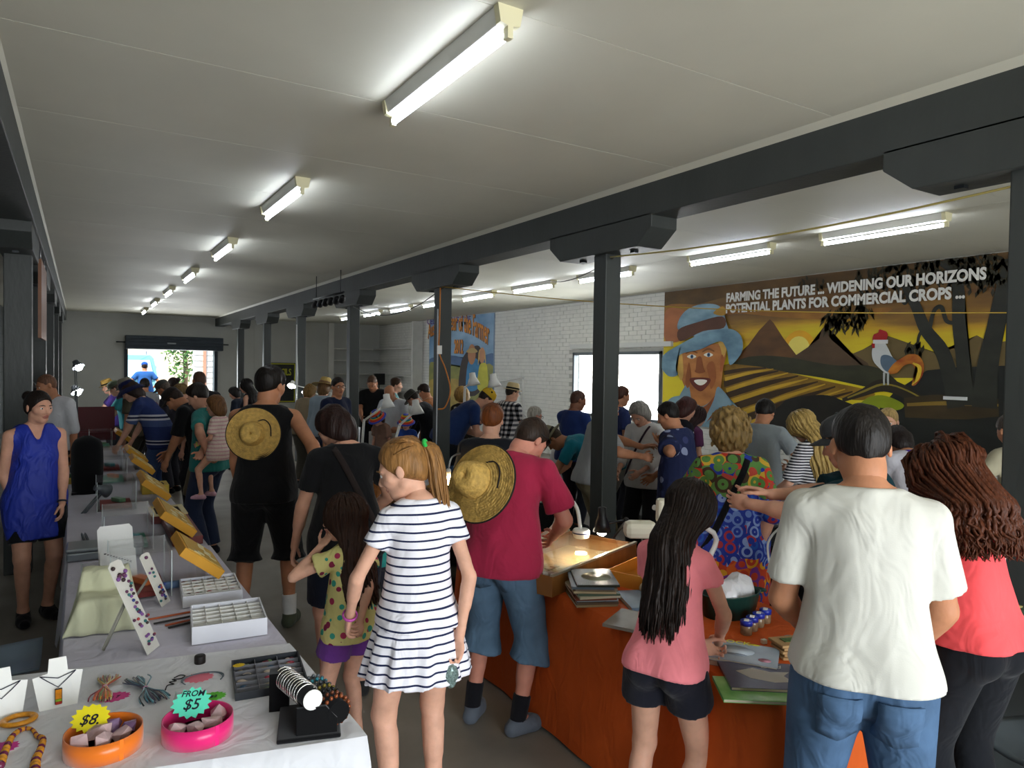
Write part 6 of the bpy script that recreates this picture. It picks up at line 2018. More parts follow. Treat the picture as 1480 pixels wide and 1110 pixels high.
# stack of magazines
sp = at_z(850, 868, OT)
hgt = 0.0
covs = ['8a7a5a', '5a4a3a', '9aa0a2', '6a3a2a', 'b0a890', '4a5a4a', 'a89878', '7a6a5a', '505a62', '2f3028']
ordn = ['bottom', 'second from the bottom', 'third from the bottom', 'fourth from the bottom', 'fifth from the bottom', 'sixth from the bottom', 'seventh from the bottom', 'third from the top', 'second from the top', 'top']
for i, c in enumerate(covs):
    t = 0.011
    def art(o, tt):
        MB().lathe([(0.001, 0), (0.075, 0), (0.001, 0.0003)], (0, -0.01, tt), 28, None, 1.0, 1.0).build('cover_disc', mat('cover_disc', '8f9078', rough=0.2), o)
    booklet(V((sp.x + 0.04 + RNG.uniform(-0.012, 0.012), sp.y + 0.03 + RNG.uniform(-0.012, 0.012), OT + hgt)), 0.28, 0.21, t, ang + 0.75 + RNG.uniform(-0.12, 0.12), c, 'old magazine in the stack by the glass case, ' + ordn[i], art=art if i == 9 else None)
    hgt += t
booklet(at_z(905, 873, OT) + V((0.09, -0.02, 0)), 0.27, 0.2, 0.02, ang + 0.8, '6a7f90', 'pale blue magazine half under the tall stack')
booklet(at_z(905, 900, OT) + V((0.02, 0, 0)), 0.24, 0.17, 0.014, 0.5, '8a8478', 'grey booklet half hidden behind the long-haired girl')
def art_snow(o, t):
    for x, y, w, h, c in ((-0.03, 0.01, 0.16, 0.11, 'b8c4cc'), (0.04, 0.10, 0.05, 0.02, 'd8cc2a'), (-0.02, -0.03, 0.09, 0.03, '8a98a8'), (0.09, -0.05, 0.05, 0.04, 'c88a9a')):
        MB().lathe([(0.001, 0.0), (0.5, 0.0), (0.001, 0.0004)], (x, y, t), 12, Matrix.Diagonal((w, h, 1))).build('cover_art', mat('art_' + c, c, rough=0.25), o)
    textmesh('cover_lettering', 'ROCK', 0.045, Matrix.Translation((-0.10, 0.085, t + 0.0006)), mat('cover_yellow', 'd8cc2a', rough=0.3), o, extrude=0.0002, bold=0.001)
p0 = at_z(1072, 953, OT)
booklet(p0 + V((0, 0, 0.0)), 0.27, 0.22, 0.02, -0.95, '9a8f80', 'thick cream book under the white magazine at the girl\'s hand')
booklet(p0 + V((0.0, 0.0, 0.020)), 0.28, 0.21, 0.01, -0.95, '9fb0bd', 'white and blue magazine with a yellow title at the girl\'s hand', art=art_snow)
p1 = at_z(1105, 985, OT)
def art_map(o, t):
    pts = [(-0.10, 0.03), (-0.03, 0.06), (0.03, 0.03), (0.10, 0.035), (0.07, 0.0), (0.09, -0.05), (0.02, -0.06), (-0.06, -0.03)]
    mb = MB().prism(pts, 'z', t, t + 0.0005)
    mb.build('cover_map', mat('cover_map', 'aaa694', rough=0.3), o)
    textmesh('cover_lettering', 'Gold', 0.04, Matrix.Translation((0.0, 0.065, t + 0.0006)), mat('cover_pale', 'b9b6a8', rough=0.3), o, extrude=0.0002, shear=0.3)
booklet(at_z(1088, 1000, OT), 0.25, 0.19, 0.012, -0.62, '5aa04a', 'green booklet sticking out under the dark blue magazine', cov2='8fc878')
booklet(p1 + V((0, 0, 0.012)), 0.30, 0.23, 0.012, -0.62, '4a4c60', 'dark blue magazine with a pale map shape on its cover', art=art_map, page='b8a888')
# brown paper packets
p2 = at_z(1150, 948, OT)
for i in range(5):
    o = MB().box((0, 0, 0.006), (0.15, 0.10, 0.011)).build('paper_packet', mat('kraft_paper', 'a8875a', rough=0.8, var=0.08), bevel=0.003)
    o.location = p2 + V((0.01 * (i % 2), 0.006 * i, 0.0115 * i)); o.rotation_euler = (0, 0, -0.5 + 0.05 * i)
    tag(o, ['lowest', 'second lowest', 'middle', 'second highest', 'topmost'][i] + ' brown paper packet in the pile by the man in white', 'packet', 'brown paper packets')
o = MB().box((0, 0, 0.001), (0.09, 0.04, 0.002)).build('packet_label', mat('green_label', '3f5a22', rough=0.6, var=0.5, vscale=60)); o.location = p2 + V((0.005, 0.024, 0.0585)); o.rotation_euler = (0, 0, -0.32)
tag(o, 'green printed label on the topmost brown packet', 'label')
# green tub with white bags
p3 = at_z(1060, 895, OT)
tub = empty('tub', p3 + V((0.04, 0.06, 0)), -0.1, 'dark green oval plastic tub full of white bags', 'tub')
M_GREEN = mat('green_plastic', '173f38', rough=0.35, var=0.06)
MB().lathe([(0.001, 0), (0.115, 0), (0.135, 0.11), (0.14, 0.112), (0.136, 0.115), (0.131, 0.111), (0.112, 0.006), (0.001, 0.006)], (0, 0, 0), 32, None, 1.2, 0.8, cap=False).build('tub_wall', M_GREEN, tub)
MB().tube([(0.155, -0.02, 0.10), (0.21, -0.02, 0.095), (0.22, 0.02, 0.09), (0.155, 0.03, 0.10)], 0.008, 8).build('handle', M_GREEN, tub)
M_POLY = mat('white_poly_bag', 'e4e4e6', rough=0.3, var=0.05, trans=0.15, bump=0.5, bscale=20)
for i, (x, y, r, lb) in enumerate(((-0.06, -0.02, 0.065, 'white paper bundle leaning out of the green tub'), (0.02, 0.01, 0.06, 'white packet in the middle of the green tub'), (0.075, 0.01, 0.075, 'crumpled clear bag at the right of the green tub'))):
    bm = bmesh.new(); bmesh.ops.create_icosphere(bm, subdivisions=3, radius=r)
    rg = random.Random(i)
    for v_ in bm.verts:
        n_ = math.sin(v_.co.x * 70 + i) * math.sin(v_.co.y * 60 + 2 * i) * math.sin(v_.co.z * 80)
        v_.co *= 1 + 0.12 * n_ + rg.uniform(-0.03, 0.03)
        v_.co.z *= 1.15
    me = bpy.data.meshes.new('plastic_bag'); bm.to_mesh(me); bm.free(); me.materials.append(M_POLY)
    o = link(bpy.data.objects.new('plastic_bag', me)); o.location = tub.location + V((x, y, 0.10)); tag(o, lb, 'bag', 'white bags in the green tub')
# blue-lidded jars
jp = [at_z(1073, 917, OT), at_z(1085, 911, OT), at_z(1098, 905, OT), at_z(1111, 899, OT)]
for i in range(4):
    q = V((2.47 + 0.062 * i, 1.95 + 0.055 * i, OT)); q = jp[i] + V((0.0, 0.0, 0)) + V((-0.012, 0.004, 0)) * (1.5 - i) * -1
    o = empty('jar', q, 0.6, ['blue-lidded jar nearest the viewer in the row by the green tub', 'second blue-lidded jar in the row by the green tub', 'third blue-lidded jar in the row by the green tub', 'blue-lidded jar farthest back in the row by the green tub'][i], 'jar', 'blue-lidded jars')
    MB().lathe([(0.001, 0), (0.024, 0), (0.026, 0.004), (0.026, 0.04), (0.023, 0.044)], (0, 0, 0), 16).build('glass_body', mat('jar_amber', '8a7358', rough=0.15, var=0.35, vscale=40), o)
    MB().lathe([(0.027, 0.042), (0.0275, 0.06), (0.025, 0.063), (0.001, 0.063)], (0, 0, 0), 20).build('lid', mat('blue_lid', '20329c', rough=0.35), o)
    MB().box((0, 0, 0.0635), (0.032, 0.02, 0.001)).build('lid_label', M_WCARD, o)
o = MB().box((0, 0, 0.009), (0.022, 0.02, 0.018)).build('small_box', mat('ivory_box', 'cfcbb6', rough=0.5), bevel=0.002); o.location = at_z(1104, 930, OT); o.rotation_euler = (0, 0, -0.2); tag(o, 'tiny ivory box alone on the orange cloth', 'box')
o = MB().lathe([(0.001, 0.012), (0.02, 0.012), (0.035, 0.004), (0.038, 0.0), (0.036, 0.0), (0.02, 0.009), (0.001, 0.009)], (0, 0, 0), 24, cap=False).build('clear_dome', mat('clear_lid', 'dfe4e6', rough=0.1, trans=0.6)); o.location = at_z(1142, 924, OT); tag(o, 'clear plastic dome beside the brown packets', 'dome')

# lamps on the orange stall
def gooseneck(base, path, tip, m, label):
    o = empty('gooseneck_lamp', base, 0, label, 'lamp')
    L = lambda p: V(p) - V(base)
    MB().lathe([(0.001, 0), (0.075, 0), (0.075, 0.015), (0.05, 0.03), (0.001, 0.035)], (0, 0, 0), 24).build('base', m, o)
    MB().tube(smooth_path([L(p) for p in path], 24), 0.0115, 10).build('neck', m, o)
    t = L(tip)
    MB().lathe([(0.001, 0.03), (0.045, 0.028), (0.052, 0.018), (0.052, 0.0), (0.046, -0.022), (0.04, -0.026), (0.04, -0.022), (0.001, -0.02)], t, 28, cap=False).build('lamp_head', m, o)
    MB().lathe([(0.0525, 0.002), (0.0525, 0.010)], t, 28, cap=False).build('ring', mat('lamp_ring', '2c3158', rough=0.4), o)
    MB().lathe([(0.001, -0.0215), (0.037, -0.0215), (0.037, -0.0235), (0.001, -0.0235)], t, 24).build('diffuser', mat('warm_diffuser', 'ffffff', emit='ffe0ae', estr=70.0), o)
    return o
dt = 4.55
gb = at_z(790, 790, OT)
gooseneck(V((2.5, 3.82, OT)), [V((2.5, 3.82, OT + 0.03)), at_depth(800, 760, 4.45), at_depth(806, 730, 4.4), at_depth(822, 722, 4.35), at_depth(834, 735, 4.3), at_depth(839, 765, 4.25)], at_depth(840, 771, 4.25), M_WPLAST, 'white gooseneck lamp with a round head over the glass case')
tp = at_depth(870, 762, 4.2)
desk_lamp(V((2.93, 3.55, OT)), at_depth(905, 752, 4.25), tp + V((0, 0, 0.02)), tp + V((0, 0, -1)), M_BPLAST, 'black desk lamp lit over the glass case', True, shade=0.055, estr=90.0, slen=0.13, arms2=False, rarm=0.008, col='fff4dc')
# white projector-like lamp housing behind the girl
ol = empty('magnifier_lamp', V((2.86, 2.62, OT)), 0, 'white bulky magnifier lamp behind the long-haired girl', 'lamp')
tp = at_depth(925, 765, 3.45) - ol.location
MB().lathe([(0.001, 0), (0.07, 0), (0.07, 0.02), (0.001, 0.025)], (0, 0, 0), 20).build('base', M_WPLAST, ol)
MB().tube(smooth_path([(0, 0, 0.02), (0.03, 0.03, 0.15), (0.05, 0.02, 0.30), tuple(tp + V((0.09, 0, 0.10)))], 12), 0.014, 8).build('neck', M_WPLAST, ol)
MB().box(tp + V((0.0, 0, 0)), (0.16, 0.09, 0.085), rz=-0.55).build('head_shell', mat('cream_plastic', 'd9d4bf', rough=0.35), ol, bevel=0.03)
MB().box(tp + V((0.10, -0.05, 0.09)), (0.06, 0.07, 0.12), rz=-0.55).build('head_mount', mat('cream_plastic', 'd9d4bf'), ol, bevel=0.015)

# more stalls behind
clothed_table('tablecloth', [(2.2, 4.85), (2.88, 4.85), (2.88, 6.3), (2.2, 6.3)], 0.75, [0.1, 0.6, 0.5, 0.6], mat('brown_cloth', '4a3a30', rough=0.9, var=0.1), 'brown cloth on the stall beyond the orange one', 'trestle table beyond the orange stall')
wb = empty('wooden_case', at_z(572, 730, 0.76) + V((0.22, 0.1, 0)), 0.2, 'open wooden specimen case under the bare bulb', 'case')
MB().bbox(-0.2, 0.2, -0.15, 0.15, 0, 0.10).build('case_body', M_CASEW, wb)
for i in range(4):
    for j in range(3):
        MB().ball((-0.15 + 0.1 * i, -0.1 + 0.1 * j, 0.105), (0.03, 0.028, 0.02), 8, 6).build('stone', mat('stone_' + str((i + j) % 3), ('8a6a3a', 'b08a4a', '6a4a2a')[(i + j) % 3], rough=0.4), wb)
clothed_table('tablecloth', [(3.95, 2.0), (4.52, 2.0), (4.52, 4.2), (3.95, 4.2)], 0.76, 0.70, M_BCLOTH, 'black cloth to the floor behind the woman in the bright kaftan', 'trestle table under the black cloth behind the bright kaftan')
clothed_table('tablecloth', [(3.08, 4.9), (3.6, 4.9), (3.6, 6.6), (3.08, 6.6)], 0.76, 0.70, M_BCLOTH, 'black cloth on the stall beyond the tall dark post', 'trestle table beyond the tall dark post')
clothed_table('tablecloth', [(3.25, 8.3), (4.02, 8.3), (4.02, 8.95), (3.25, 8.95)], 0.76, 0.55, M_WCLOTH, 'white cloth on the stall in front of the children in rainbow hats', 'trestle table in front of the children in rainbow hats')
clothed_table('tablecloth', [(3.95, 12.3), (6.2, 12.3), (6.2, 13.1), (3.95, 13.1)], 0.76, 0.55, mat('white_cloth_far', 'd8d8dc', rough=0.85), 'white cloth on the far stall behind the corded post', 'trestle table behind the corded post')
clothed_table('tablecloth', [(6.0, 6.6), (6.7, 6.6), (6.7, 8.6), (6.0, 8.6)], 0.76, 0.65, mat('white_cloth_mid', 'cfcfd2', rough=0.85), 'white cloth on the stall in front of the window', 'trestle table in front of the window')
clothed_table('tablecloth', [(6.75, 3.4), (7.5, 3.4), (7.5, 5.6), (6.75, 5.6)], 0.76, 0.65, mat('white_cloth_mural', 'd0d0d4', rough=0.85), 'white cloth on the stall below the big mural', 'trestle table below the big mural')

# rough stones, boxes and papers on the black and white stalls
rg = random.Random(11)
def stone(loc, r, col, label, group):
    bm = bmesh.new()
    for _ in range(16):
        bm.verts.new(V((rg.gauss(0, 1), rg.gauss(0, 1), rg.gauss(0, 0.7))).normalized() * r * rg.uniform(0.8, 1.1))
    bmesh.ops.convex_hull(bm, input=bm.verts[:])
    bmesh.ops.delete(bm, geom=[v for v in bm.verts if not v.link_faces], context='VERTS')
    zmin = min(v.co.z for v in bm.verts)
    me = bpy.data.meshes.new('stone'); bm.to_mesh(me); bm.free(); me.materials.append(mat('rock_' + col, col, rough=0.5, var=0.3, vscale=25))
    o = link(bpy.data.objects.new('stone', me)); o.location = V(loc) + V((0, 0, -zmin)); tag(o, label, 'stone', group)
def lay_stones(n, x0, x1, y0, y1, cols, rr, where, group):
    names = {'c8c6c0': 'pale grey', '5a5a5e': 'dark grey', '8a7a6a': 'brown', 'e0dcd4': 'white', '30343a': 'black', '3a6a7a': 'teal', 'd8d6d0': 'white', '8a8a8c': 'grey', 'c0b8a8': 'cream', '2a4a6a': 'blue', 'c8b8a0': 'sandy', '7a8a8a': 'grey green', 'b0785a': 'rust'}
    for i in range(n):
        c = rg.choice(cols)
        y = y0 + (y1 - y0) * (i + rg.uniform(0.2, 0.8)) / n
        stone((x0 + rg.random() * (x1 - x0), y, 0.76), rg.uniform(*rr), c, names[c] + ' rough stone, ' + ORDW[i] + ' from the near end of ' + where, group)
lay_stones(18, 4.02, 4.42, 2.15, 4.1, ['c8c6c0', '5a5a5e', '8a7a6a', 'e0dcd4', '30343a'], (0.02, 0.045), 'the black cloth behind the kaftan', 'stones on the near black cloth')
lay_stones(16, 3.1, 3.55, 4.95, 5.9, ['d8d6d0', '3a6a7a', '8a8a8c', 'c0b8a8', '2a4a6a'], (0.025, 0.05), 'the black cloth beyond the tall post', 'stones on the far black cloth')
for i in range(12):
    x, y = 3.36 + 0.6 * (i // 3) / 3.4, 8.40 + 0.19 * (i % 3)
    o = MB().box((0, 0, 0.01), (rg.uniform(0.08, 0.13), rg.uniform(0.06, 0.10), 0.02)).build('specimen_card', mat('spec_%d' % (i % 6), ['e4e2da', 'c8a890', '8a9aa8', 'd8d4c8', 'b0603a', '5a6a7a'][i % 6], rough=0.7))
    o.location = (x, y, 0.76 + 0.0004 * i); o.rotation_euler = (0, 0, rg.uniform(-0.2, 0.2))
    tag(o, ['white', 'tan', 'blue grey', 'cream', 'rust', 'slate'][i % 6] + ' specimen card, ' + ORDW[i] + ' from the cabled post on the white stall', 'card', 'specimen cards on the white stall')
lay_stones(10, 6.08, 6.6, 6.8, 8.5, ['c8b8a0', '7a8a8a', 'b0785a'], (0.03, 0.06), 'the white stall by the window', 'stones on the window stall')
lay_stones(10, 6.82, 7.4, 3.5, 5.5, ['c8b8a0', '7a8a8a', 'b0785a'], (0.03, 0.06), 'the white stall below the mural', 'stones on the mural stall')
clear_box('acrylic_case', (3.33, 6.25, 0.76), (0.45, 0.5, 0.14), 'blue-lidded glass display case beyond the tall post', 0.0, mat('blue_glass', '2a5a78', rough=0.1, alpha=0.7))
# far left stall: red case, boxes
rc = empty('open_case', (0.12, 12.3, TH), 0, 'open dark red case on the farthest left stall', 'case')
MB().bbox(-0.25, 0.35, -0.1, 0.3, 0, 0.12).build('case_body', mat('dark_red_case', '5a1018', rough=0.5), rc)
MB().box((0.05, 0.32, 0.30), (0.6, 0.03, 0.36), M=Matrix.Rotation(-0.2, 3, 'X')).build('lid', mat('dark_red_case', '5a1018'), rc)
for i in range(12):
    o = MB().box((0, 0, 0.025), (rg.uniform(0.10, 0.2), rg.uniform(0.08, 0.15), 0.05)).build('trinket_box', mat('tbox_%d' % (i % 5), ['c9a94a', '3a6a4a', '8a2a2a', '2a2a3a', 'd0ccc0'][i % 5], rough=0.6), bevel=0.004)
    o.location = (-0.01 if i % 2 else 0.0, 8.0 + i * 0.27, TH - 0.003); o.rotation_euler = (0, 0, rg.uniform(-0.3, 0.3)); tag(o, ['yellow', 'green', 'red', 'navy', 'cream'][i % 5] + ' trinket box, ' + ORDW[i] + ' from the near end of the stall by the navy hat', 'box', 'trinket boxes on the left stall')

# chairs ---------------------------------------------------------------------------------------------------
def plastic_chair(x, y, rz, col, label):
    o = empty('plastic_chair', (x, y, 0), rz, label, 'chair')
    m = mat('chair_' + col, col, rough=0.4, var=0.05)
    mb = MB()
    def sh_(u, v_):
        w = 0.22 * (1 - 0.08 * v_)
        a = (u - 0.5) * 2
        if v_ < 0.5:
            t = v_ / 0.5
            return (a * w, 0.22 - 0.40 * t, 0.45 - 0.015 * (1 - abs(a)) - 0.02 * t + 0.02 * a * a)
        t = (v_ - 0.5) / 0.5
        return (a * w * (1 - 0.1 * t), -0.18 - 0.10 * t + 0.05 * a * a, 0.43 + 0.40 * t - 0.03 * t * a * a)
    mb.grid(sh_, 14, 24)
    mb.build('shell_seat', m, o, solidify=0.012)
    for sx in (-1, 1):
        for sy in (-1, 1):
            MB().tube([(sx * 0.17, sy * 0.14, 0.42), (sx * 0.22, sy * 0.2, 0.0)], 0.011, 8).build('leg', M_STEEL, o)
    return o
plastic_chair(3.28, 1.22, math.radians(75), '4f5659', 'dark grey plastic chair beside the nearest post')
plastic_chair(-0.38, 4.15, math.radians(-90), '7a8a98', 'pale grey plastic chair behind the necklace stall')
# bubble wrap on the floor by the chair
mb = MB()
rg = random.Random(3)
def wrap(u, v_):
    return (3.3 + 0.3 * u + 0.02 * math.sin(v_ * 19 + u * 5), 1.62 + 0.42 * v_, max(0.004, 0.62 * (math.sin(u * PI) * math.sin(v_ * PI)) ** 0.45 + 0.03 * math.sin(u * 17 + v_ * 9) * math.sin(v_ * 21)))
mb.grid(wrap, 30, 30)
o = mb.build('plastic_sheet', mat('clear_sheet', 'e8eef4', rough=0.15, var=0.05, bump=0.6, bscale=14, trans=0.2)); tag(o, 'crumpled white plastic sheet heaped on the floor behind the grey chair', 'plastic sheet')

# cables --------------------------------------------------------------------------------------------------
def cable(name, pts, r, col, label, n=30):
    q = smooth_path([tuple(p) for p in pts], n)
    o = MB().tube(q, r, 6).build(name, mat('cable_' + col, col, rough=0.5))
    tag(o, label, 'cable')
def hang(a, b, sag):
    a, b = V(a), V(b)
    return [a + (b - a) * t - V((0, 0, 4 * sag * t * (1 - t))) for t in (0, 0.25, 0.5, 0.75, 1)]
cable('power_cable', hang((3.62, 7.5, 2.86), at_x(1463, 455, 8.0) if False else at_depth(1463, 452, 6.2), 0.10), 0.005, 'b0902c', 'thin yellow cable strung from the post past the mural')
cable('power_cable', hang((3.66, 1.4, 2.80), (3.62, 4.42, 2.82), 0.05), 0.006, 'a89a5a', 'thin cord strung under the beam towards the tall post')
cable('power_cable', hang((3.66, 4.42, 2.82), (6.3, 9.2, 3.30), 0.08), 0.006, '5a5240', 'thin dark cord from the tall post up to a ceiling light')
cable('power_cable', hang((3.66, 7.5, 2.86), (3.66, 10.75, 2.84), 0.22), 0.007, '2a2a28', 'dark cord sagging between two posts')
cable('power_cable', [(3.61, 7.52, 2.85), (3.605, 7.515, 2.4), (3.60, 7.51, 2.1), (3.66, 7.46, 1.9), (3.72, 7.44, 1.65), (3.66, 7.45, 1.45), (3.60, 7.52, 1.42)], 0.009, 'c8782a', 'orange cable looping down the post beside the poster')
cable('power_cable', [(3.595, 7.55, 2.6), (3.595, 7.54, 2.0), (3.59, 7.53, 1.2), (3.57, 7.5, 0.9), (3.4, 7.2, 0.3)], 0.009, 'b9bcc0', 'white cable running straight down the post beside the poster')
cable('power_cable', [(3.60, 13.9, 2.7), (3.595, 13.86, 2.2), (3.61, 13.84, 1.7), (3.60, 13.85, 1.2)], 0.010, 'cfd0cc', 'white cord looped down a post far along the row')
cable('power_cable', [at_depth(1148, 745, 3.9), at_depth(1115, 775, 3.7), at_depth(1110, 800, 3.6), at_depth(1120, 830, 3.5), at_depth(1140, 850, 3.4)], 0.006, 'd8d8d4', 'white cable drooping in front of the black cloth')
o = MB().bbox(-0.03, 0.03, -0.006, 0.006, -0.05, 0.05).build('cable_joiner', M_WPLAST); o.location = (3.60, 7.50, 2.12); tag(o, 'small white plug joiner taped to the post beside the poster', 'plug')
# spotlight bar
sb = empty('spotlight_bar', at_depth(475, 436, 11.0), 0, 'black bar of six small spotlights hung under the ceiling', 'spotlight')
e0 = at_depth(453, 441, 11.4) - sb.location; e1 = at_depth(497, 432, 10.4) - sb.location
MB().tube([e0 + V((0, 0, 0.1)), e1 + V((0, 0, 0.1))], 0.015, 8).build('bar', M_BPLAST, sb)
for i in range(6):
    q = e0 + (e1 - e0) * (0.06 + 0.176 * i)
    Mx = Matrix.Rotation(0.9, 3, 'X')
    MB().lathe([(0.02, 0.08), (0.045, 0.05), (0.05, -0.04), (0.045, -0.045), (0.03, 0.03), (0.001, 0.04)], q, 14, Mx, cap=False).build('spotlight_head', M_BPLAST, sb)
    MB().lathe([(0.001, -0.03), (0.042, -0.034)], q, 14, Mx, cap=False).build('reflector', M_STEEL, sb)
for t in (0.1, 0.9):
    q = e0 + (e1 - e0) * t
    MB().tube([q + V((0, 0, 0.1)), V((q.x, q.y, CEIL - sb.location.z))], 0.006, 6).build('hanger', M_BPLAST, sb)
# junk on the corner shelf: a dark potted plant shelf display
pt = empty('screen', (8.35, 21.9, 1.05), 0.6, 'dark flat screen on a stand below the corner shelves', 'screen')
MB().bbox(-0.3, 0.3, -0.02, 0.02, 0.25, 0.62).build('panel', M_BPLAST, pt)
MB().tube([(0, 0, 0.02), (0, 0, 0.27)], 0.02, 8).build('stem', M_BPLAST, pt)
MB().bbox(-0.15, 0.15, -0.1, 0.1, 0, 0.02).build('base', M_BPLAST, pt)
o = MB().bbox(7.7, 8.9, 21.6, 22.3, 0, 1.05).build('sideboard', mat('side_dark', '4a463e', rough=0.6), bevel=0.01); tag(o, 'dark sideboard below the corner shelves', 'sideboard')
# ------------------------------------------------------------------ outside: yard beyond the roller door and beyond the window
o = struct(MB().bbox(-15, 35, YB + 0.2, 60, -0.15, -0.02).build('ground_yard', mat('yard_concrete', 'cfc9bd', rough=0.9, var=0.1, vscale=1)), 'sunlit concrete yard beyond the roller door')
o = struct(MB().bbox(XR + 0.2, 35, -20, YB + 0.2, -0.15, -0.02).build('ground_side', mat('yard_side', 'd2cec0', rough=0.9, var=0.1, vscale=1)), 'sunlit ground beyond the window')
o = struct(MB().bbox(-15, 20, -30, YF - 0.2, -0.15, -0.02).build('ground_front', mat('yard_front', 'cfc9bd', rough=0.9, var=0.1, vscale=1)), 'sunlit ground before the entrance')
# shed with horizontal boards
shed = struct(empty('wall_shed'), 'white weatherboard shed in the yard')
MB().bbox(3.42, 9.0, 27.0, 27.2, 0, 3.4).build('shed_wall', mat('shed_white', 'dcdcd6', rough=0.6), shed)
for i in range(16):
    MB().prism([(27.0, 0.2 * i), (27.0, 0.2 * i + 0.2), (26.985, 0.2 * i + 0.2), (26.965, 0.2 * i + 0.005)], 'x', 3.42, 9.0).build('weatherboard', mat('shed_white', 'dcdcd6'), shed)
MB().bbox(3.72, 3.82, 26.9, 27.05, 0, 3.4).build('corner_post', mat('shed_post', 'b98a72', rough=0.6), shed)
# pale blue wagon parked outside, rear towards the hall
van = empty('car', (1.28, 26.7, 0), math.radians(-4), 'pale blue station wagon parked outside the roller door, rear end showing', 'car')
van.scale = (1.16, 1.16, 1.2)
M_CAR = mat('car_blue', '7fc0d0', rough=0.25, metal=0.1)
M_CARG = mat('car_glass', 'bfe0e4', rough=0.08, spec=0.8)
def rounded(px, zc, hw):
    pass
body = MB()
secs = []
prof = [(-0.86, 0.45), (-0.90, 0.75), (-0.90, 1.05), (-0.86, 1.12), (-0.74, 1.72), (-0.66, 1.82), (0.66, 1.82), (0.74, 1.72), (0.86, 1.12), (0.90, 1.05), (0.90, 0.75), (0.86, 0.45)]
ys = [(0.0, 0.97, 0.0), (0.06, 1.0, 0.0), (0.5, 1.0, 0.0), (2.6, 1.0, 0.0), (3.2, 0.98, -0.62), (4.3, 0.95, -0.7), (4.5, 0.88, -0.75)]
for y, kx, dz in ys:
    for x, z in prof:
        zz = z if z < 1.1 else max(1.1, z + dz)
        body.v.append(V((x * kx, y + (0.16 * max(0, z - 1.1) / 0.7 if y < 0.2 else 0), zz)))
n = len(prof)
for i in range(len(ys) - 1):
    for j in range(n):
        j2 = (j + 1) % n
        body.face((i * n + j, i * n + j2, (i + 1) * n + j2, (i + 1) * n + j))
body.face(list(range(n - 1, -1, -1))); body.face([(len(ys) - 1) * n + j for j in range(n)])
body.build('car_body', M_CAR, van, bevel=0.03)
MB().prism([(-0.76, 1.14), (0.76, 1.14), (0.66, 1.70), (-0.66, 1.70)], 'y', 0.0, 0.01)
rw = MB().prism([(-0.76, 1.14), (0.76, 1.14), (0.64, 1.66), (-0.64, 1.66)], 'y', 0.0, 0.012)
rw.v = [V((v.x, v.y - 0.012 + 0.16 * (v.z - 1.1) / 0.7 - 0.004, v.z)) for v in rw.v]
rw.build('rear_window', M_CARG, van)
for sx in (-1, 1):
    MB().bbox(sx * 0.84 - 0.05, sx * 0.84 + 0.05, -0.02, 0.06, 0.78, 1.02).build('tail_light', mat('tail_red', 'c0302a', rough=0.2), van)
    MB().bbox(sx * 0.84 - 0.05, sx * 0.84 + 0.05, -0.02, 0.06, 1.02, 1.08).build('indicator', mat('tail_white', 'e8e0d8', rough=0.2), van)
    MB().prism([(0.55, 1.14), (1.6, 1.14), (1.6, 1.68), (0.62, 1.68)], 'x', sx * 0.80, sx * 0.815).build('side_window', M_CARG, van)
    for y in (0.75, 3.6):
        MB().tube([(sx * 0.68, y, 0.32), (sx * 0.90, y, 0.32)], 0.32, 20).build('wheel', M_BPLAST, van)
MB().bbox(-0.88, 0.88, -0.10, 0.05, 0.42, 0.62).build('bumper', mat('bumper_grey', '8a9aa0', rough=0.5), van, bevel=0.02)
MB().bbox(-0.28, 0.28, -0.02, 0.02, 0.66, 0.80).build('number_plate', mat('plate', 'e8e6d8', rough=0.5), van)
MB().bbox(-0.12, 0.12, -0.03, 0.02, 0.98, 1.03).build('tailgate_handle', M_BPLAST, van)
for x in (-0.55, 0.55):
    MB().tube([(x, 0.4, 1.9), (x, 2.4, 1.9)], 0.02, 8).tube([(x, 0.5, 1.8), (x, 0.5, 1.9)], 0.015, 6).build('roof_rail', M_STEEL, van)
# leafy trees beyond the yard
def tree(x, y, h, r, label, cols=('5f8a3a', '3f6a2a'), n=900, seed=1, trunk=0.12):
    o = empty('tree', (x, y, 0), 0, label, 'tree')
    MB().tube([(0, 0, 0), (0.1, 0.05, h * 0.35), (0.0, 0.1, h * 0.7)], [trunk, trunk * 0.8, trunk * 0.4], 8).build('trunk', mat('bark', '6a5640', rough=0.9, var=0.3), o)
    rg = random.Random(seed)
    vs, fs = [], []
    for i in range(n):
        a = V((rg.gauss(0, 1), rg.gauss(0, 1), rg.gauss(0, 1))).normalized() * (rg.random() ** 0.45)
        c = V((a.x * r, a.y * r, h * 0.62 + a.z * h * 0.40))
        d = V((rg.gauss(0, 1), rg.gauss(0, 1), rg.gauss(0, 0.6))).normalized(); e = d.orthogonal().normalized()
        l = rg.uniform(0.12, 0.24)
        b = len(vs)
        vs += [c, c + d * l * 0.5 + e * l * 0.25, c + d * l, c + d * l * 0.5 - e * l * 0.25]
        fs.append((b, b + 1, b + 2, b + 3))
    mb = MB(); mb.v = vs
    for f in fs: mb.face(f)
    lf = mb.build('foliage', mat('leaf_' + cols[0], cols[0], rough=0.5, var=0.3, vscale=1.5, col2=cols[1]), o)
    lf['kind'] = 'stuff'
tree(3.55, 31.0, 4.6, 0.75, 'leafy green tree in the sun beyond the roller door', n=900, seed=2)
tree(8.2, 34.5, 5.5, 2.0, 'tall pale green tree behind the white shed', ('6f9a48', '4a7a34'), n=1300, seed=4)
tree(0.2, 40.0, 5.0, 1.6, 'distant tree above the blue wagon', ('6a8f52', '8a9a6a'), n=1000, seed=6)
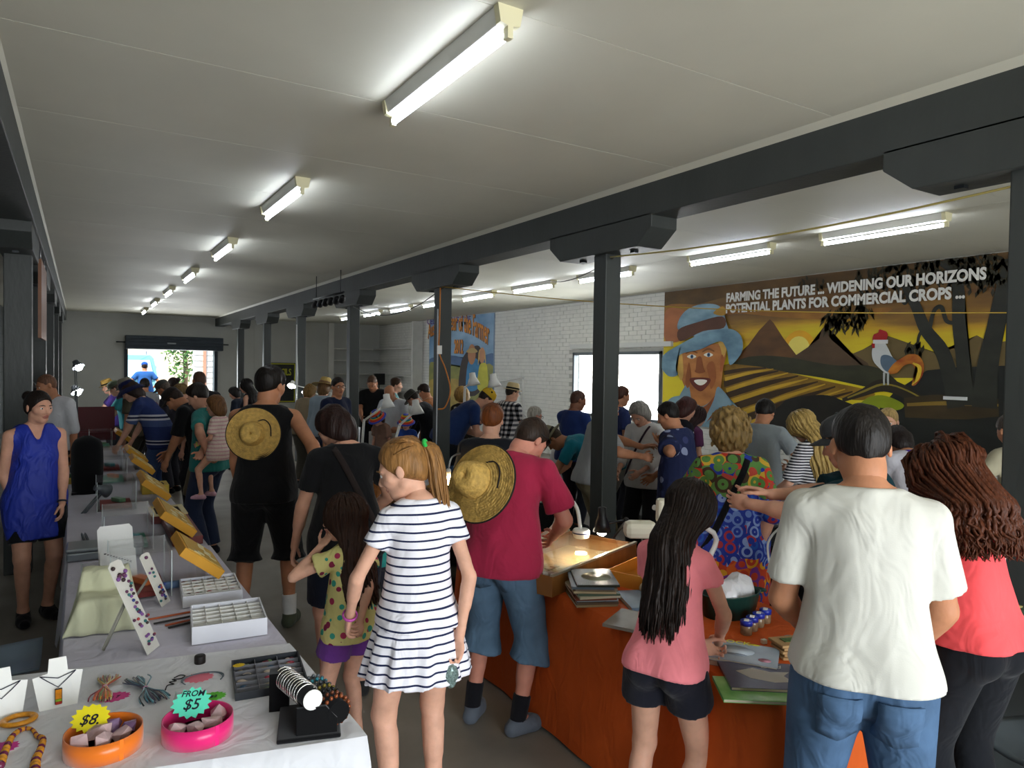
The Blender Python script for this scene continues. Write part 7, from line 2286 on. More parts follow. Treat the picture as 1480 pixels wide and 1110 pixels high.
tree(15.0, 12.5, 4.2, 1.6, 'shrubby tree outside the bright window', ('7f9a5a', '5a7a3a'), n=900, seed=8)
# ------------------------------------------------------------------ the people, nearest first
N1, N2, N3, N4 = 0.0094, 0.015, 0.0222, 0.027        # skin mesh size by distance

def ponytail(s, root):
    hm = hair_mat('8a6236')
    b = s.hp(0, -0.112, 0.06)
    rg = random.Random(3)
    ps = []
    for i in range(70):
        a, r = rg.random() * 6.28, 0.028 * math.sqrt(rg.random())
        o1 = A(r * math.cos(a), r * 0.6 * math.sin(a), r * 0.4 * math.sin(a))
        e = s.Rc @ A(0.03 + 0.035 * math.cos(a) * rg.random(), -0.10 + 0.03 * math.sin(a), 0)
        pts = [s.hp(0.03 * math.cos(a), -0.08, 0.075 + 0.02 * math.sin(a)), b + o1 * 0.5, b + s.Rh @ A(0.0, -0.028, -0.02) + o1 * 1.2, b + s.Rh @ A(0.0, -0.022, -0.10) + o1 * 1.4 + A(0, 0, rg.uniform(-0.01, 0.01)),
               b + s.Rh @ A(0.0, 0.0, -0.19) + o1 * 1.5, b + s.Rh @ A(0.0, 0.02, -0.27 - 0.05 * rg.random()) + o1 * 1.2]
        ps.append((smooth_path(pts, 14), [0.007] * 9 + [0.0065, 0.006, 0.005, 0.004, 0.003, 0.0015]))
    locks('ponytail', s, ps, hm, root)
    # strands combed back to the tie
    ps = []
    for i in range(90):
        a = rg.uniform(-1.5, 1.5); el = rg.uniform(-0.2, 1.45)
        c0 = s.hp(0.083 * math.cos(el) * math.sin(a), -0.012 + 0.104 * math.cos(el) * math.cos(a) * 0.75, 0.034 + 0.094 * math.sin(el))
        m_ = s.hp(0.088 * math.sin(a) * 0.8, -0.07, 0.05 + 0.075 * math.sin(el) * 0.8)
        ps.append((smooth_path([c0, m_, b], 6), [0.003, 0.004, 0.0045, 0.0045, 0.0045, 0.004, 0.003]))
    locks('combed_hair', s, ps, hm, root)
    MB().lathe([(0.018 + 0.007 * math.cos(t), 0.010 * math.sin(t)) for t in np.linspace(0, 6.28, 9)], V(b + s.Rh @ A(0, -0.012, 0.0)), 16, Matrix([[s.Rh[i][0], s.Rh[i][2], s.Rh[i][1]] for i in range(3)]), cap=False).build('hair_tie', cloth('2fae4a'), root)

def bracelet(s, root, i, col, off=0.02, name='bracelet'):
    d = nrm(s.wri[i] - s.elb[i]); c = s.wri[i] - d * off
    R = V(d).to_track_quat('Z', 'Y').to_matrix()
    MB().lathe([(0.031 + 0.005 * math.cos(t), 0.008 * math.sin(t)) for t in np.linspace(0, 6.28, 9)], V(c), 18, R, cap=False).build(name, mat('band_' + col, col, rough=0.4, var=0.4, vscale=40), root)

def long_hair(col, **kw):
    return lambda s, root: locks('long_hair', s, long_locks(s, **kw), hair_mat(col), root)

def both(*fs):
    def g(s, root):
        for f in fs:
            f(s, root)
    return g

def pockets(m):
    """back pockets and seams of jeans"""
    def g(s, root):
        Fd = s.fields['bottom']
        for sd in (-1, 1):
            mb = MB()
            for t in range(9):
                for u in range(7):
                    x = sd * 0.078 + (u / 6 - 0.5) * 0.115
                    z = -0.03 - t / 8 * 0.135 - (0.018 * (1 - abs(u / 6 - 0.5) * 2) if t == 8 else 0)
                    q0 = s.pel + s.Rp @ A(x, -0.4, z); d = s.Rp @ A(0, 1, 0)
                    rr = np.linspace(0, 0.4, 100); q = q0 + d[None] * rr[:, None]
                    ix = np.clip(((q - Fd.lo) / Fd.h).round().astype(int), 0, np.array(Fd.F.shape) - 1)
                    f = Fd.F[ix[:, 0], ix[:, 1], ix[:, 2]]
                    h = rr[np.argmax(f < 0)] if (f < 0).any() else 0.3
                    mb.v.append(V(q0 + d * (h - 0.009)))
            for t in range(8):
                for u in range(6):
                    a = t * 7 + u
                    mb.face((a, a + 1, a + 8, a + 7), True)
            mb.build('back_pocket', m, root, solidify=0.004)
    return g

JEANS = fold_bump(mat('blue_denim', '465f7c', rough=0.85, var=0.22, vscale=7, spec=0.2), 0.45)
JEANP = fold_bump(mat('blue_denim_pocket', '4b6583', rough=0.85, var=0.25, vscale=9, spec=0.2), 0.3)
DENS = fold_bump(mat('faded_denim', '566f86', rough=0.85, var=0.2, vscale=6, spec=0.2), 0.4)
STRIPE = pattern_mat('navy_stripes', 'stripes', ['eceaf0', '232a4a'], scale=27.0, w=0.22, dist=0.25)
FLORAL = pattern_mat('floral_yellow', 'blobs', ['d8cf86', 'b03a5a', '3fa08a', '8a2a4a', 'd8cf86'], scale=17, w=0.38)
KAFTAN = pattern_mat('kaftan_print', 'kaftan', [])
HAWAII = pattern_mat('navy_print', 'blobs', ['232a4c', '8a93b0', '3a4068', '1c2038'], scale=9, w=0.34)
TEALP = pattern_mat('teal_print', 'blobs', ['12343c', 'c8a23a', '0f2a33', '12343c', '184450'], scale=22, w=0.22)
PLAID = pattern_mat('black_white_check', 'check', ['e8e6e4', '6a6a70', '141418'], scale=14, w=0.5)
BSTR = pattern_mat('thin_dark_stripes', 'stripes', ['d8d6d8', '24242e'], scale=42, w=0.5)
NAVYB = pattern_mat('navy_bands', 'zbands', [(0.0, '2c3a6a'), (0.86, 'c8c8d0'), (0.88, '1c2444'), (0.905, 'c8c8d0'), (0.92, '2c3a6a'), (1.08, '4a5a86'), (1.16, 'c8c8d0'), (1.18, '1c2444'), (1.21, 'c8c8d0'), (1.23, '2c3a6a')])
PINKS = pattern_mat('pink_bands', 'stripes', ['e6d2c6', 'd6a8a8'], scale=16, w=0.35)
STRAW = mat('straw', 'c8a255', rough=0.7, var=0.22, vscale=40, bump=0.5, bscale=60)

# white T-shirt, jeans
person('man in a plain white T-shirt and blue jeans with his back turned', (1245, 590), 2.3, 8, N1, 'tan', ('short', '17120f'),
       [('shirt', fold_bump(mat('white_tee', 'cbcac1', rough=0.9, var=0.03, spec=0.2), 0.3), dict(hem=0.0, sleeve=0.74, loose=0.012, wr=0.006, sflare=0.016)), ('jeans', JEANS, dict(add=0.016, lo=0.03)), ('shoes', '2a2a2c')],
       pockets(JEANP), lean=4, nod=22, turn=6, build=1.0, sw=0.97, arms=((-0.15, 0.25, 0.98), (0.14, 0.22, 0.93)), poles=((-0.5, -0.8, -0.2), (0.9, -0.7, -0.1)), eyes=False, feet=((-0.15, 0.0), (0.15, 0.02)))
# coral T-shirt, auburn hair
person('woman in a coral T-shirt and black trousers with long curly auburn hair', (1366, 645), 2.85, 50, N1, 'light', ('wild', '4a2410'),
       [('shirt', 'f4575a', dict(hem=0.0, sleeve=0.6, loose=0.012, sflare=0.02)), ('trousers', '15171c', dict(add=0.018, lo=0.03)), ('shoes', '22201f')],
       both(long_hair('4a2411', length=0.20, n=380, spread=0.125, back=0.05, wave=0.014, r=0.0075, front=0.75, wfreq=18, puff=0.026), lambda s, r: glasses(s, r, '1a1a1c', up=0.07, name='sunglasses')),
       sex='f', lean=8, nod=35, turn=-8, build=0.95, arms=((-0.2, 0.24, 0.95), (0.1, 0.3, 0.95)), poles=((-1, -0.3, -0.6), (1, -0.5, -0.5)), eyes=False)
# girl in pink
person('girl in a pink T-shirt and black shorts with very long dark hair', (998, 700), 2.85, -22, N1, 'fair', ('long', '1a110c'),
       [('shirt', 'f08890', dict(hem=0.03, sleeve=0.36, loose=0.006, ease=0.008)), ('shorts', '1b1c26', dict(frac=0.36, flare=0.018, add=0.012)), ('shoes', '3a3a44')],
       long_hair('1f140e', length=0.40, n=380, spread=0.085, back=0.03, wave=0.005, r=0.0072, front=0.6),
       sex='f', bust=0.45, hk=1.1, lean=10, nod=28, turn=-14, build=0.9, sw=0.92, arms=(('px', 1012, 930, 2.85), ('px', 1038, 928, 2.93)), poles=((-1, -0.5, -0.3), (1, -0.6, 0)), eyes=False,
       feet=((-0.11, -0.10), (0.10, -0.02)), hip=0.93, px=0.02, py=0.02, curl=(45, 30))
# striped dress
s_str = person('girl in a navy and white striped dress with a brown ponytail', (583, 635), 2.9, 18, N1, 'fair', ('tied', '8a6236'),
       [('blouse', STRIPE, dict(hem=0.0, sleeve=0.42, loose=0.004, ease=0.009, wr=0.003)), ('skirt', STRIPE, dict(z0=0.045, z1=-0.235, r0=0.172, r1=0.25, amp=0.014)), ('shoes', '5a4a42')],
       both(ponytail, lambda s, r: bracelet(s, r, 0, 'b04a9a')),
       sex='f', bust=0.3, hk=1.1, nod=22, turn=58, lean=-1, build=0.9, sw=0.95, arms=(('px', 505, 893, 2.95), ('px', 664, 922, 2.85)), poles=((-1, -1, 0), (1, -1, 0)), feet=((-0.10, 0.02), (0.11, 0.05)), curl=(45, 55), armk=0.9)
# little girl
person('little girl in a floral yellow top and purple shorts with a hand at her mouth', (497, 718), 3.45, 42, N1, 'fair', ('long', '2a170c'),
       [('shirt', FLORAL, dict(hem=0.10, sleeve=0.4, loose=0.02, sflare=0.03, ease=0.014)), ('shorts', '6b3a8a', dict(frac=0.42, flare=0.02, add=0.014)), ('shoes', '8a5a6a')],
       long_hair('2f1a0e', length=0.30, n=240, spread=0.10, back=0.03, wave=0.008, r=0.010, front=0.55),
       sex='f', bust=0, hk=1.3, build=0.95, sw=0.9, nod=5, turn=25, arms=(('px', 463, 790, 3.42), ('px', 520, 900, 3.25)), poles=((-1, 0, -1), (1, -1, 0)), curl=(40, 40))
# red T-shirt man
s_red = person('man in a red T-shirt and denim shorts with a straw hat on his back', (768, 606), 3.98, -22, N1, 'red', ('short', '2a1d14'),
       [('shirt', 'a02644', dict(hem=0.10, sleeve=0.72, loose=0.03, sflare=0.025)), ('shorts', DENS, dict(frac=1.28, flare=0.028, add=0.028, wr=0.006)), ('socks', '15151a'), ('shoes', '5f6670')],
       both(pockets(DENS), lambda s, r: glasses(s, r, '0f0f12', up=0.045, lens=True, name='sunglasses')), build=1.14, lean=13, bend=10, nod=42, turn=-30, arms=((-0.1, 0.36, 1.0), (0.16, 0.33, 0.98)), poles=((-1, -0.4, -0.5), (1, -0.6, -0.4)),
       feet=((-0.16, -0.05), (0.13, -0.08)), fyaw=(10, -30))
# black T-shirt woman
def shoulder_strap(m, a=1, width=0.035, off=0.004):
    def g(s, root):
        Fd = s.fields['top']
        sh = s.neck + s.Rc @ A(0.085 * a, 0, 0.0); hp = s.pel + s.Rp @ A(-0.15 * a, 0, 0.05)
        u = nrm(sh - hp)
        c = (sh + hp) / 2
        w = nrm(s.Rc[:, 1] - u * u.dot(s.Rc[:, 1]))
        band_round(Fd, c, u, w, width, m, 'bag_strap', root, off=off, n=48)
    return g
person('woman in a black T-shirt with a dark reddish bob looking down', (482, 590), 4.15, 12, N1, 'light', ('bob', '22100b'),
       [('shirt', '141416', dict(hem=0.10, sleeve=0.6, loose=0.02)), ('shorts', '1a1f2e', dict(frac=0.85, flare=0.01, add=0.02)), ('shoes', '2a2a2a')],
       shoulder_strap(cloth('2a2220'), -1), sex='f', build=1.15, nod=42, turn=35, lean=4, arms=(('px', 420, 812, 4.1), (0.18, 0.28, 1.0)), poles=((-1, -1, 0), (1, -0.5, -0.4)))
# tall man, singlet
s_tank = person('tall man in a black singlet and black shorts with a straw hat on his back', (392, 532), 5.15, -8, N1, 'tan', ('full', '15100d'),
       [('singlet', '121214', dict(hem=0.08, sleeve=0, loose=0.015)), ('shorts', '141416', dict(frac=1.12, flare=0.03, add=0.026)), ('socks', 'd8d8d6'), ('shoes', '4a5040')],
       None, build=1.05, nod=12, turn=-32, lean=3, arms=(('px', 352, 735, 5.2), ('px', 470, 700, 4.9)), poles=((-1, -1, 0), (0.6, -1, -0.3)), feet=((-0.14, 0), (0.16, 0.05)))
# woman in blue behind the stall
def bun(col):
    def g(s, root):
        MB().ball(V(s.hp(0.0, -0.13, 0.065)), 0.042 * s.hk, 12, 8).build('hair_bun', hair_mat(col), root)
    return g
person('woman in a royal blue sleeveless top standing behind the left stall', (56, 566), 5.2, 192, N1, 'light', ('tied', '1c130e'),
       [('blouse', fold_bump(mat('blue_satin', '1d319c', rough=0.6, var=0.08), 0.7), dict(sleeve=0, hem=0.31, vneck=True, loose=0.0, wr=0.006, drape=-0.008)), ('shorts', '15151a', dict(frac=0.72, flare=0.01)), ('shoes', '18161a')],
       both(bun('1c130e'), lambda s, r: bracelet(s, r, 0, '2a2a32')), sex='f', build=1.08, nod=6, turn=22, arms=(('px', 90, 733, 5.2), ('px', 22, 733, 5.15)), poles=((-1, -1, 0), (1, -1, 0)), feet=((-0.08, 0), (0.09, 0.06)))
# father and child
person('man in a teal T-shirt and jeans carrying a small child', (286, 556), 7.0, 62, N2, 'light', ('full', '1c130e'),
       [('shirt', '2f7f7a', dict(hem=0.08)), ('jeans', '28324a', dict(add=0.016, lo=0.02)), ('shoes', '22222a')], None, nod=28, lean=2, turn=5, arms=(('px', 300, 655, 6.75), ('px', 288, 662, 6.7)), poles=((-1, -0.6, -0.6), (1, -0.6, -0.8)))
person('small child in a pink and cream top carried on the man\'s arm', (311, 573), 6.78, 62, N2, 'fair', ('bob', '6a4828'),
       [('shirt', PINKS, dict(hem=0.20, sleeve=0.7, loose=0.03, ease=0.02)), ('shoes', 'd8a8b8')], lambda s, r: bracelet(s, r, 0, 'b8d02a', -0.02), sex='f', bust=0, hk=1.42, base=0.62, nod=10, arms=((-0.2, 0.25, 0.95), (0.15, 0.3, 1.0)), feet=((-0.16, 0.22), (0.16, 0.2)), hip=0.86)
person('man in a black shirt, dark cap and khaki shorts bending over the stall', (252, 562), 7.9, 66, N2, 'tan', ('short', '2a1c14'),
       [('shirt', '17171a', dict(hem=0.10, sleeve=0.85, loose=0.03)), ('shorts', '6f6450', dict(frac=1.05, flare=0.02, add=0.03)), ('shoes', '3a3430'), ('hat', '221c1a', dict(kind='cap', name='cap', tip=-8))],
       None, build=1.15, lean=20, bend=12, nod=52, arms=((-0.18, 0.32, 0.78), (0.12, 0.45, 0.85)))
person('woman in a wide navy hat and striped off-shoulder top bending over the stall', (188, 552), 9.0, 72, N2, 'fair', ('bob', '2a1c18'),
       [('blouse', NAVYB, dict(hem=0.14, sleeve=0.8, loose=0.02, scoop=0.05)), ('jeans', '3a4f7a', dict(add=0.014)), ('shoes', '333333'), ('hat', '141a44', dict(kind='floppy', tip=-6))], None, sex='f', build=1.15, lean=22, bend=12, nod=35, arms=((-0.15, 0.4, 0.80), (0.15, 0.36, 0.78)))

# ---- right-hand side -------------------------------------------------------------------------------
def curls(col, n=260, r=0.115, seed=2):
    def g(s, root):
        rg = random.Random(seed)
        ps = []
        for i in range(n):
            a = rg.uniform(-2.3, 2.3); el = rg.uniform(-1.0, 1.5)
            d = A(math.cos(el) * math.sin(a), -math.cos(el) * math.cos(a), math.sin(el))
            c = A(0, -0.02, 0.01) + d * A(r * 0.95, r, r * 1.05) * rg.uniform(0.85, 1.05)
            ph = rg.random() * 6.28
            pts = [s.hp(*(c + A(0.014 * math.cos(ph + t * 1.3), 0.014 * math.sin(ph + t * 1.3), -0.008 * t + 0.012))) for t in range(6)]
            ps.append((smooth_path(pts, 9), [0.004] * 10))
        locks('curls', s, ps, hair_mat(col), root, seg=4)
    return g
s_kaf = person('woman in a brightly printed kaftan with a curly blonde bob', (1055, 598), 4.3, 12, N1, 'light', ('curly', '7a6238'),
       [('kaftan', KAFTAN, dict(hem=0.52, sleeve=1.0, loose=0.035, sflare=0.03, drape=0.05)), ('leggings', 'd6d2dc', dict(frac=1.5, add=0.008)), ('shoes', '6a5a4a')],
       both(curls('8a7042'), shoulder_strap(cloth('101014'), 1, 0.04)), sex='f', build=1.2, nod=16, arms=((-0.2, 0.34, 1.02), ('px', 1095, 800, 4.15)), poles=((-1, -0.4, -0.5), (1, -1, 0)), eyes=False)
s_teal = person('man in a dark teal printed shirt and grey cap reaching out an arm', (1222, 604), 3.42, 80, N1, 'light', ('short', '2a2420'),
       [('shirt', TEALP, dict(hem=0.08, sleeve=0.85, loose=0.03, sflare=0.03)), ('trousers', '2a2c30', dict(add=0.02)), ('shoes', '222222'), ('hat', '3a3c3e', dict(kind='cap', name='cap'))],
       None, build=1.15, nod=20, lean=10, arms=(('px', 1082, 728, 3.45), ('px', 1068, 722, 3.4)), poles=((-1, 0, -0.6), (0.6, -0.3, -0.8)), hdir=(None, (0.1, 1, 0.2)), curl=(20, 18))
person('woman with long straight blonde hair in a thin striped top', (1160, 596), 5.6, 55, N2, 'fair', ('long', '8f7440'),
       [('shirt', BSTR, dict(hem=0.1, sleeve=0.9)), ('trousers', '23232a', dict(add=0.012)), ('shoes', '333333')], both(long_hair('a58a50', length=0.34, n=130, spread=0.11, r=0.012, front=0.8), lambda s, r: glasses(s, r, '1a1414', up=0.06, lens=True, name='sunglasses')),
       sex='f', nod=35, turn=15, lean=6, arms=((-0.15, 0.33, 1.0), (0.15, 0.33, 1.0)))
person('man in a grey T-shirt with a wrist camera seen from behind', (1106, 579), 6.5, -18, N2, 'tan', ('full', '14100e'),
       [('shirt', '8f979a', dict(hem=0.08, loose=0.03)), ('trousers', '2a2623', dict(add=0.02)), ('shoes', '222222')], lambda s, r: bracelet(s, r, 1, '8a8a6a', 0.03, 'watch'), build=1.08, nod=32, lean=6, arms=((-0.16, 0.32, 1.05), (0.2, 0.26, 1.1)), poles=((-1, -0.5, -0.4), (1, -0.6, -0.3)))
person('man in a navy star-print shirt holding something and looking left', (966, 582), 6.2, 62, N2, 'tan', ('short', '15100e'),
       [('shirt', HAWAII, dict(hem=0.16, sleeve=0.75, loose=0.04, sflare=0.03)), ('trousers', '22242c', dict(add=0.02)), ('shoes', '222222')], None, build=1.2, nod=22, turn=10, lean=6, arms=(('px', 955, 640, 6.0), (0.2, 0.36, 1.0)))
person('grey-haired woman in a white top with a thin bag strap', (924, 582), 6.8, 150, N2, 'light', ('bob', '8a8680'),
       [('shirt', 'd6d4d2', dict(hem=0.12, sleeve=1.5, loose=0.03)), ('trousers', '1c1c20', dict(add=0.014)), ('shoes', '222222')], shoulder_strap(cloth('3a2a38'), -1, 0.02), sex='f', build=1.1, nod=38, lean=6, arms=((-0.12, 0.32, 1.02), (0.14, 0.3, 1.0)))
person('man in a grey T-shirt and khaki trousers half hidden by the tall post', (880, 572), 6.5, -70, N2, 'tan', ('short', '221a16'),
       [('shirt', '9a9c9c', dict(hem=0.04, loose=0.03, sleeve=0.8)), ('trousers', '8a7f60', dict(add=0.022)), ('shoes', '3a342c')], None, build=1.12, nod=18, lean=6, arms=(('px', 938, 650, 6.3), ('px', 930, 660, 6.2)), hdir=((0.0, 1, 0.15), None), curl=(25, 40))
person('person with cropped brown hair standing against the bright window', (899, 559), 8.6, -60, N3, 'tan', ('short', '4a2a1c'), [('shirt', '2a3560', {}), ('trousers', '2a2a30', {}), ('shoes', '222222')], None, nod=10)
person('woman with short dark red hair in a black and white top', (993, 576), 7.3, -50, N3, 'light', ('bob', '3a1a16'), [('shirt', pattern_mat('bw_blobs', 'blobs', ['1c1a20', 'd8d4d0', '1c1a20'], scale=9, w=0.3), {}), ('trousers', '22222a', {}), ('shoes', '222222')], None, sex='f', nod=30, lean=6)
person('woman in a plum top partly hidden behind the dark red bob', (1010, 590), 8.3, -60, N3, 'light', ('long', '2a1614'), [('shirt', '5a2f52', {}), ('trousers', '22222a', {}), ('shoes', '222222')], long_hair('2a1614', length=0.25, n=70, r=0.016), sex='f', nod=20, lean=8)
person('fair-haired child facing the camera below the mural\'s green leaf', (1284, 591), 6.4, 172, N3, 'fair', ('short', 'a88c58'), [('shirt', 'd8d0cc', {}), ('trousers', '3a3a44', {}), ('shoes', '333333')], None, sex='f', nod=8, hk=1.1)
person('dark-haired woman with a purple scarf bending over a stall', (1297, 618), 5.6, 35, N3, 'tan', ('bob', '1a1210'), [('shirt', 'b9b6bc', dict(sleeve=1.6)), ('trousers', '22222a', {}), ('shoes', '222222')],
       lambda s, r: MB().lathe([(0.09 + 0.022 * math.cos(t), 0.03 * math.sin(t)) for t in np.linspace(0, 6.28, 9)], V(s.neck + s.Rc @ A(0, 0.02, 0.0)), 20, Matrix([[s.Rc[i][j] for j in range(3)] for i in range(3)]), cap=False).build('scarf', cloth('4a2a8a', 0.3), r), sex='f', nod=48, lean=16, arms=((-0.15, 0.4, 0.95), (0.15, 0.4, 0.95)))
person('man in a khaki shirt by the nearest post with his elbow bent', (1462, 600), 5.0, 40, N3, 'tan', ('short', '3a2c20'), [('shirt', 'a39c84', dict(sleeve=0.9, loose=0.03)), ('trousers', '3a3a3a', {}), ('shoes', '222222')], None, lean=14, nod=25, arms=((-0.28, 0.2, 1.0), (0.15, 0.4, 0.95)), poles=((-1, -0.6, 0.2), None))
person('bald man in a blue T-shirt looking down at his phone by the window', (836, 565), 8.4, -42, N2, 'brown', ('buzz', '4a3024'), [('shirt', '263a72', dict(loose=0.03)), ('trousers', '2a2c34', {}), ('shoes', '222222')], None, build=1.12, nod=14, turn=-25, arms=((-0.1, 0.34, 1.12), (0.1, 0.34, 1.12)))
person('man in a turquoise T-shirt and khaki hat bent double over a stall', (800, 618), 7.4, 82, N2, 'tan', ('short', '4a3a2c'), [('shirt', '1b7688', dict(hem=0.06, loose=0.035)), ('shorts', 'b9b8ae', dict(frac=1.1, add=0.03)), ('shoes', '333333'), ('hat', '8a846a', dict(kind='felt', tip=0, band=cloth('2a2622')))], None, build=1.12, lean=52, bend=22, nod=62, arms=((-0.15, 0.55, 0.72), (0.15, 0.5, 0.75)))
person('grey-haired older man with glasses seen in profile', (773, 588), 8.0, -62, N3, 'red', ('grey', 'a9a296'), [('shirt', '6a3a44', {}), ('trousers', '33333a', {}), ('shoes', '222222')], lambda s, r: glasses(s, r), nod=16, lean=6)
person('man in a black and white checked shirt and a pale fedora', (741, 556), 10.1, -52, N3, 'fair', ('short', '2a201a'), [('shirt', PLAID, dict(loose=0.03)), ('trousers', '26304a', {}), ('shoes', '222222'), ('hat', 'cdb88a', dict(kind='fedora', band=cloth('141416')))], lambda s, r: glasses(s, r), build=1.1, nod=10, turn=-15, arms=((-0.12, 0.34, 1.1), (0.12, 0.34, 1.05)))
person('man in a navy T-shirt and yellow bandana bending over the poster stall', (703, 563), 9.4, -78, N3, 'light', ('short', '2a201a'), [('shirt', '223664', dict(loose=0.03)), ('shorts', '15171f', dict(frac=1.1, add=0.03)), ('shoes', '222222')],
       lambda s, r: MB().lathe([(0.094, -0.005), (0.094, 0.03), (0.075, 0.075), (0.03, 0.098), (0.001, 0.1)], V(s.hp(0, -0.012, 0.045)), 20, Matrix([[s.Rh[i][j] for j in range(3)] for i in range(3)]), 0.92, 1.1, cap=False).build('bandana', pattern_mat('bandana', 'blobs', ['c9a22a', '1c1a16', 'c9a22a'], scale=22, w=0.35), r), build=1.15, lean=34, bend=16, nod=42, arms=((-0.1, 0.4, 0.92), (0.12, 0.42, 0.95)))
person('person with short ginger hair in a black top seen from behind', (711, 586), 5.1, -8, N2, 'fair', ('full', '6a3a1a'), [('shirt', '1a1c22', dict(loose=0.02)), ('trousers', '22242c', {}), ('shoes', '222222')], None, nod=15)
person('woman with frizzy blonde hair in a patterned shirt behind the man in navy', (667, 562), 10.6, 20, N3, 'fair', ('curly', 'a57f42'), [('shirt', pattern_mat('bw_leaf', 'blobs', ['2a2620', 'b9b29a', '5a5444'], scale=12, w=0.4), {}), ('trousers', '6a6258', {}), ('shoes', '222222')], None, sex='f', nod=25)
person('person in a black robe and dark brimmed hat bending low', (597, 566), 10.6, 68, N3, 'light', ('short', '2a201a'), [('robe', '121215', dict(hem=0.35, sleeve=1.8, loose=0.05, drape=0.06)), ('trousers', '1a1a1e', {}), ('shoes', '222222'), ('hat', '3a3832', dict(kind='felt'))], None, lean=20, bend=14, nod=45, build=1.1, arms=((-0.15, 0.4, 0.85), (0.15, 0.4, 0.85)))
RAIN = pattern_mat('rainbow_bands', 'stripes', ['c8402a', '3a4ab0'], scale=26, w=0.4)
def rainbow_hat(s, root):
    k = s.hk
    M = Matrix([[s.Rh[i][j] * k for j in range(3)] for i in range(3)])
    c = V(s.hp(0, -0.008, 0.045))
    prof = [(0.155, -0.05), (0.13, -0.03), (0.105, -0.004), (0.094, 0.006), (0.09, 0.04), (0.078, 0.075), (0.05, 0.092), (0.001, 0.096)]
    hat_o = MB().lathe([(0.001, -0.006), (0.10, -0.012), (0.15, -0.054), (0.155, -0.05)], c, 24, M, 0.95, 1.12, cap=False).build('hat', cloth('8a2a2a'), root)
    for (a, b), cn in zip(zip(prof[:-1], prof[1:]), ('3a4ab0', 'c8402a', 'd8b02a', '2a8a9a', 'c8402a', 'd8b02a', '3a4ab0')):
        MB().lathe([a, b], c, 24, M, 0.95, 1.12, cap=False).build('hat_band', cloth(cn), hat_o)
person('child in a rainbow hat and blue top at the white stall', (587, 600), 9.9, 172, N3, 'fair', ('bob', '7a5a34'), [('shirt', '2a4a9a', {}), ('trousers', '3a3a44', {}), ('shoes', '333333')], rainbow_hat, sex='f', bust=0, hk=1.25, nod=18)
person('child in a rainbow hat bending beside the seated man', (545, 594), 10.2, 140, N3, 'fair', ('bob', '3a2a1c'), [('shirt', '8a6a5a', {}), ('trousers', '2a2a34', {}), ('shoes', '333333')], rainbow_hat, sex='f', bust=0, hk=1.2, nod=35, lean=12)
person('balding man in a white T-shirt sitting with his legs drawn up', (563, 557), 10.8, 150, N3, 'tan', ('bald', '3a3028'), [('shirt', 'cfd4d8', dict(loose=0.03)), ('trousers', 'd0ccc4', dict(add=0.02)), ('shoes', '4a4038')], None, build=1.08, nod=32, lean=18, base=0.45, hip=0.45, feet=((-0.2, 0.32), (0.2, 0.3)), arms=((-0.2, 0.3, 0.45), (0.2, 0.3, 0.45)))
person('man in a black band T-shirt looking down at the far stall', (538, 543), 11.6, 165, N3, 'tan', ('buzz', '5a4030'), [('shirt', '141416', dict(loose=0.03)), ('trousers', '2a2a30', {}), ('shoes', '222222')], None, build=1.15, nod=35, arms=((-0.1, 0.34, 1.05), (0.1, 0.34, 1.05)))
person('young man in a light teal T-shirt looking right', (573, 547), 12.2, -85, N3, 'fair', ('full', '3a2414'), [('shirt', '6fa0a4', {}), ('trousers', '3a3a40', {}), ('shoes', '222222')], None, nod=5, turn=-10)
person('person in an orange-brown top beside the cabled post', (613, 556), 11.2, 60, N3, 'tan', ('full', '2a1c14'), [('shirt', '9a6238', {}), ('trousers', '3a3a40', {}), ('shoes', '222222')], None, nod=30, lean=8)
person('man in a navy shirt and glasses turning to look right', (489, 546), 9.2, -130, N3, 'tan', ('short', '1c1512'), [('shirt', '151d38', dict(loose=0.03)), ('trousers', '22242c', {}), ('shoes', '222222')], lambda s, r: glasses(s, r), build=1.1, nod=2, turn=-25)
person('woman in a straw sunhat and pale blue shirt behind the man in navy', (470, 549), 10.6, -30, N3, 'fair', ('bob', '7a5a3a'), [('shirt', '9fb0bc', dict(sleeve=1.7, loose=0.03)), ('trousers', '4a4a50', {}), ('shoes', '333333'), ('hat', 'c9ad6a', dict(kind='straw'))], None, sex='f', nod=15)
person('person in a beige shirt bending behind the corded post', (449, 556), 11.3, -40, N3, 'fair', ('bob', '8a6a3a'), [('shirt', '9a8a70', dict(loose=0.03)), ('trousers', '5a564c', {}), ('shoes', '333333')], None, sex='f', nod=25, lean=10)
person('woman in a black top with long dark hair far behind the tall man', (355, 549), 12.2, 70, N3, 'light', ('long', '17110e'), [('singlet', '1a1a24', dict(sleeve=0)), ('trousers', '2a3040', {}), ('shoes', '222222')], long_hair('17110e', length=0.3, n=60, r=0.018), sex='f', nod=12)
person('dark-haired person beside the woman in black near the far post', (338, 560), 12.8, 60, N3, 'light', ('bob', '17110e'), [('shirt', '1c2230', {}), ('trousers', '22222a', {}), ('shoes', '222222')], None, sex='f', nod=25, lean=8)
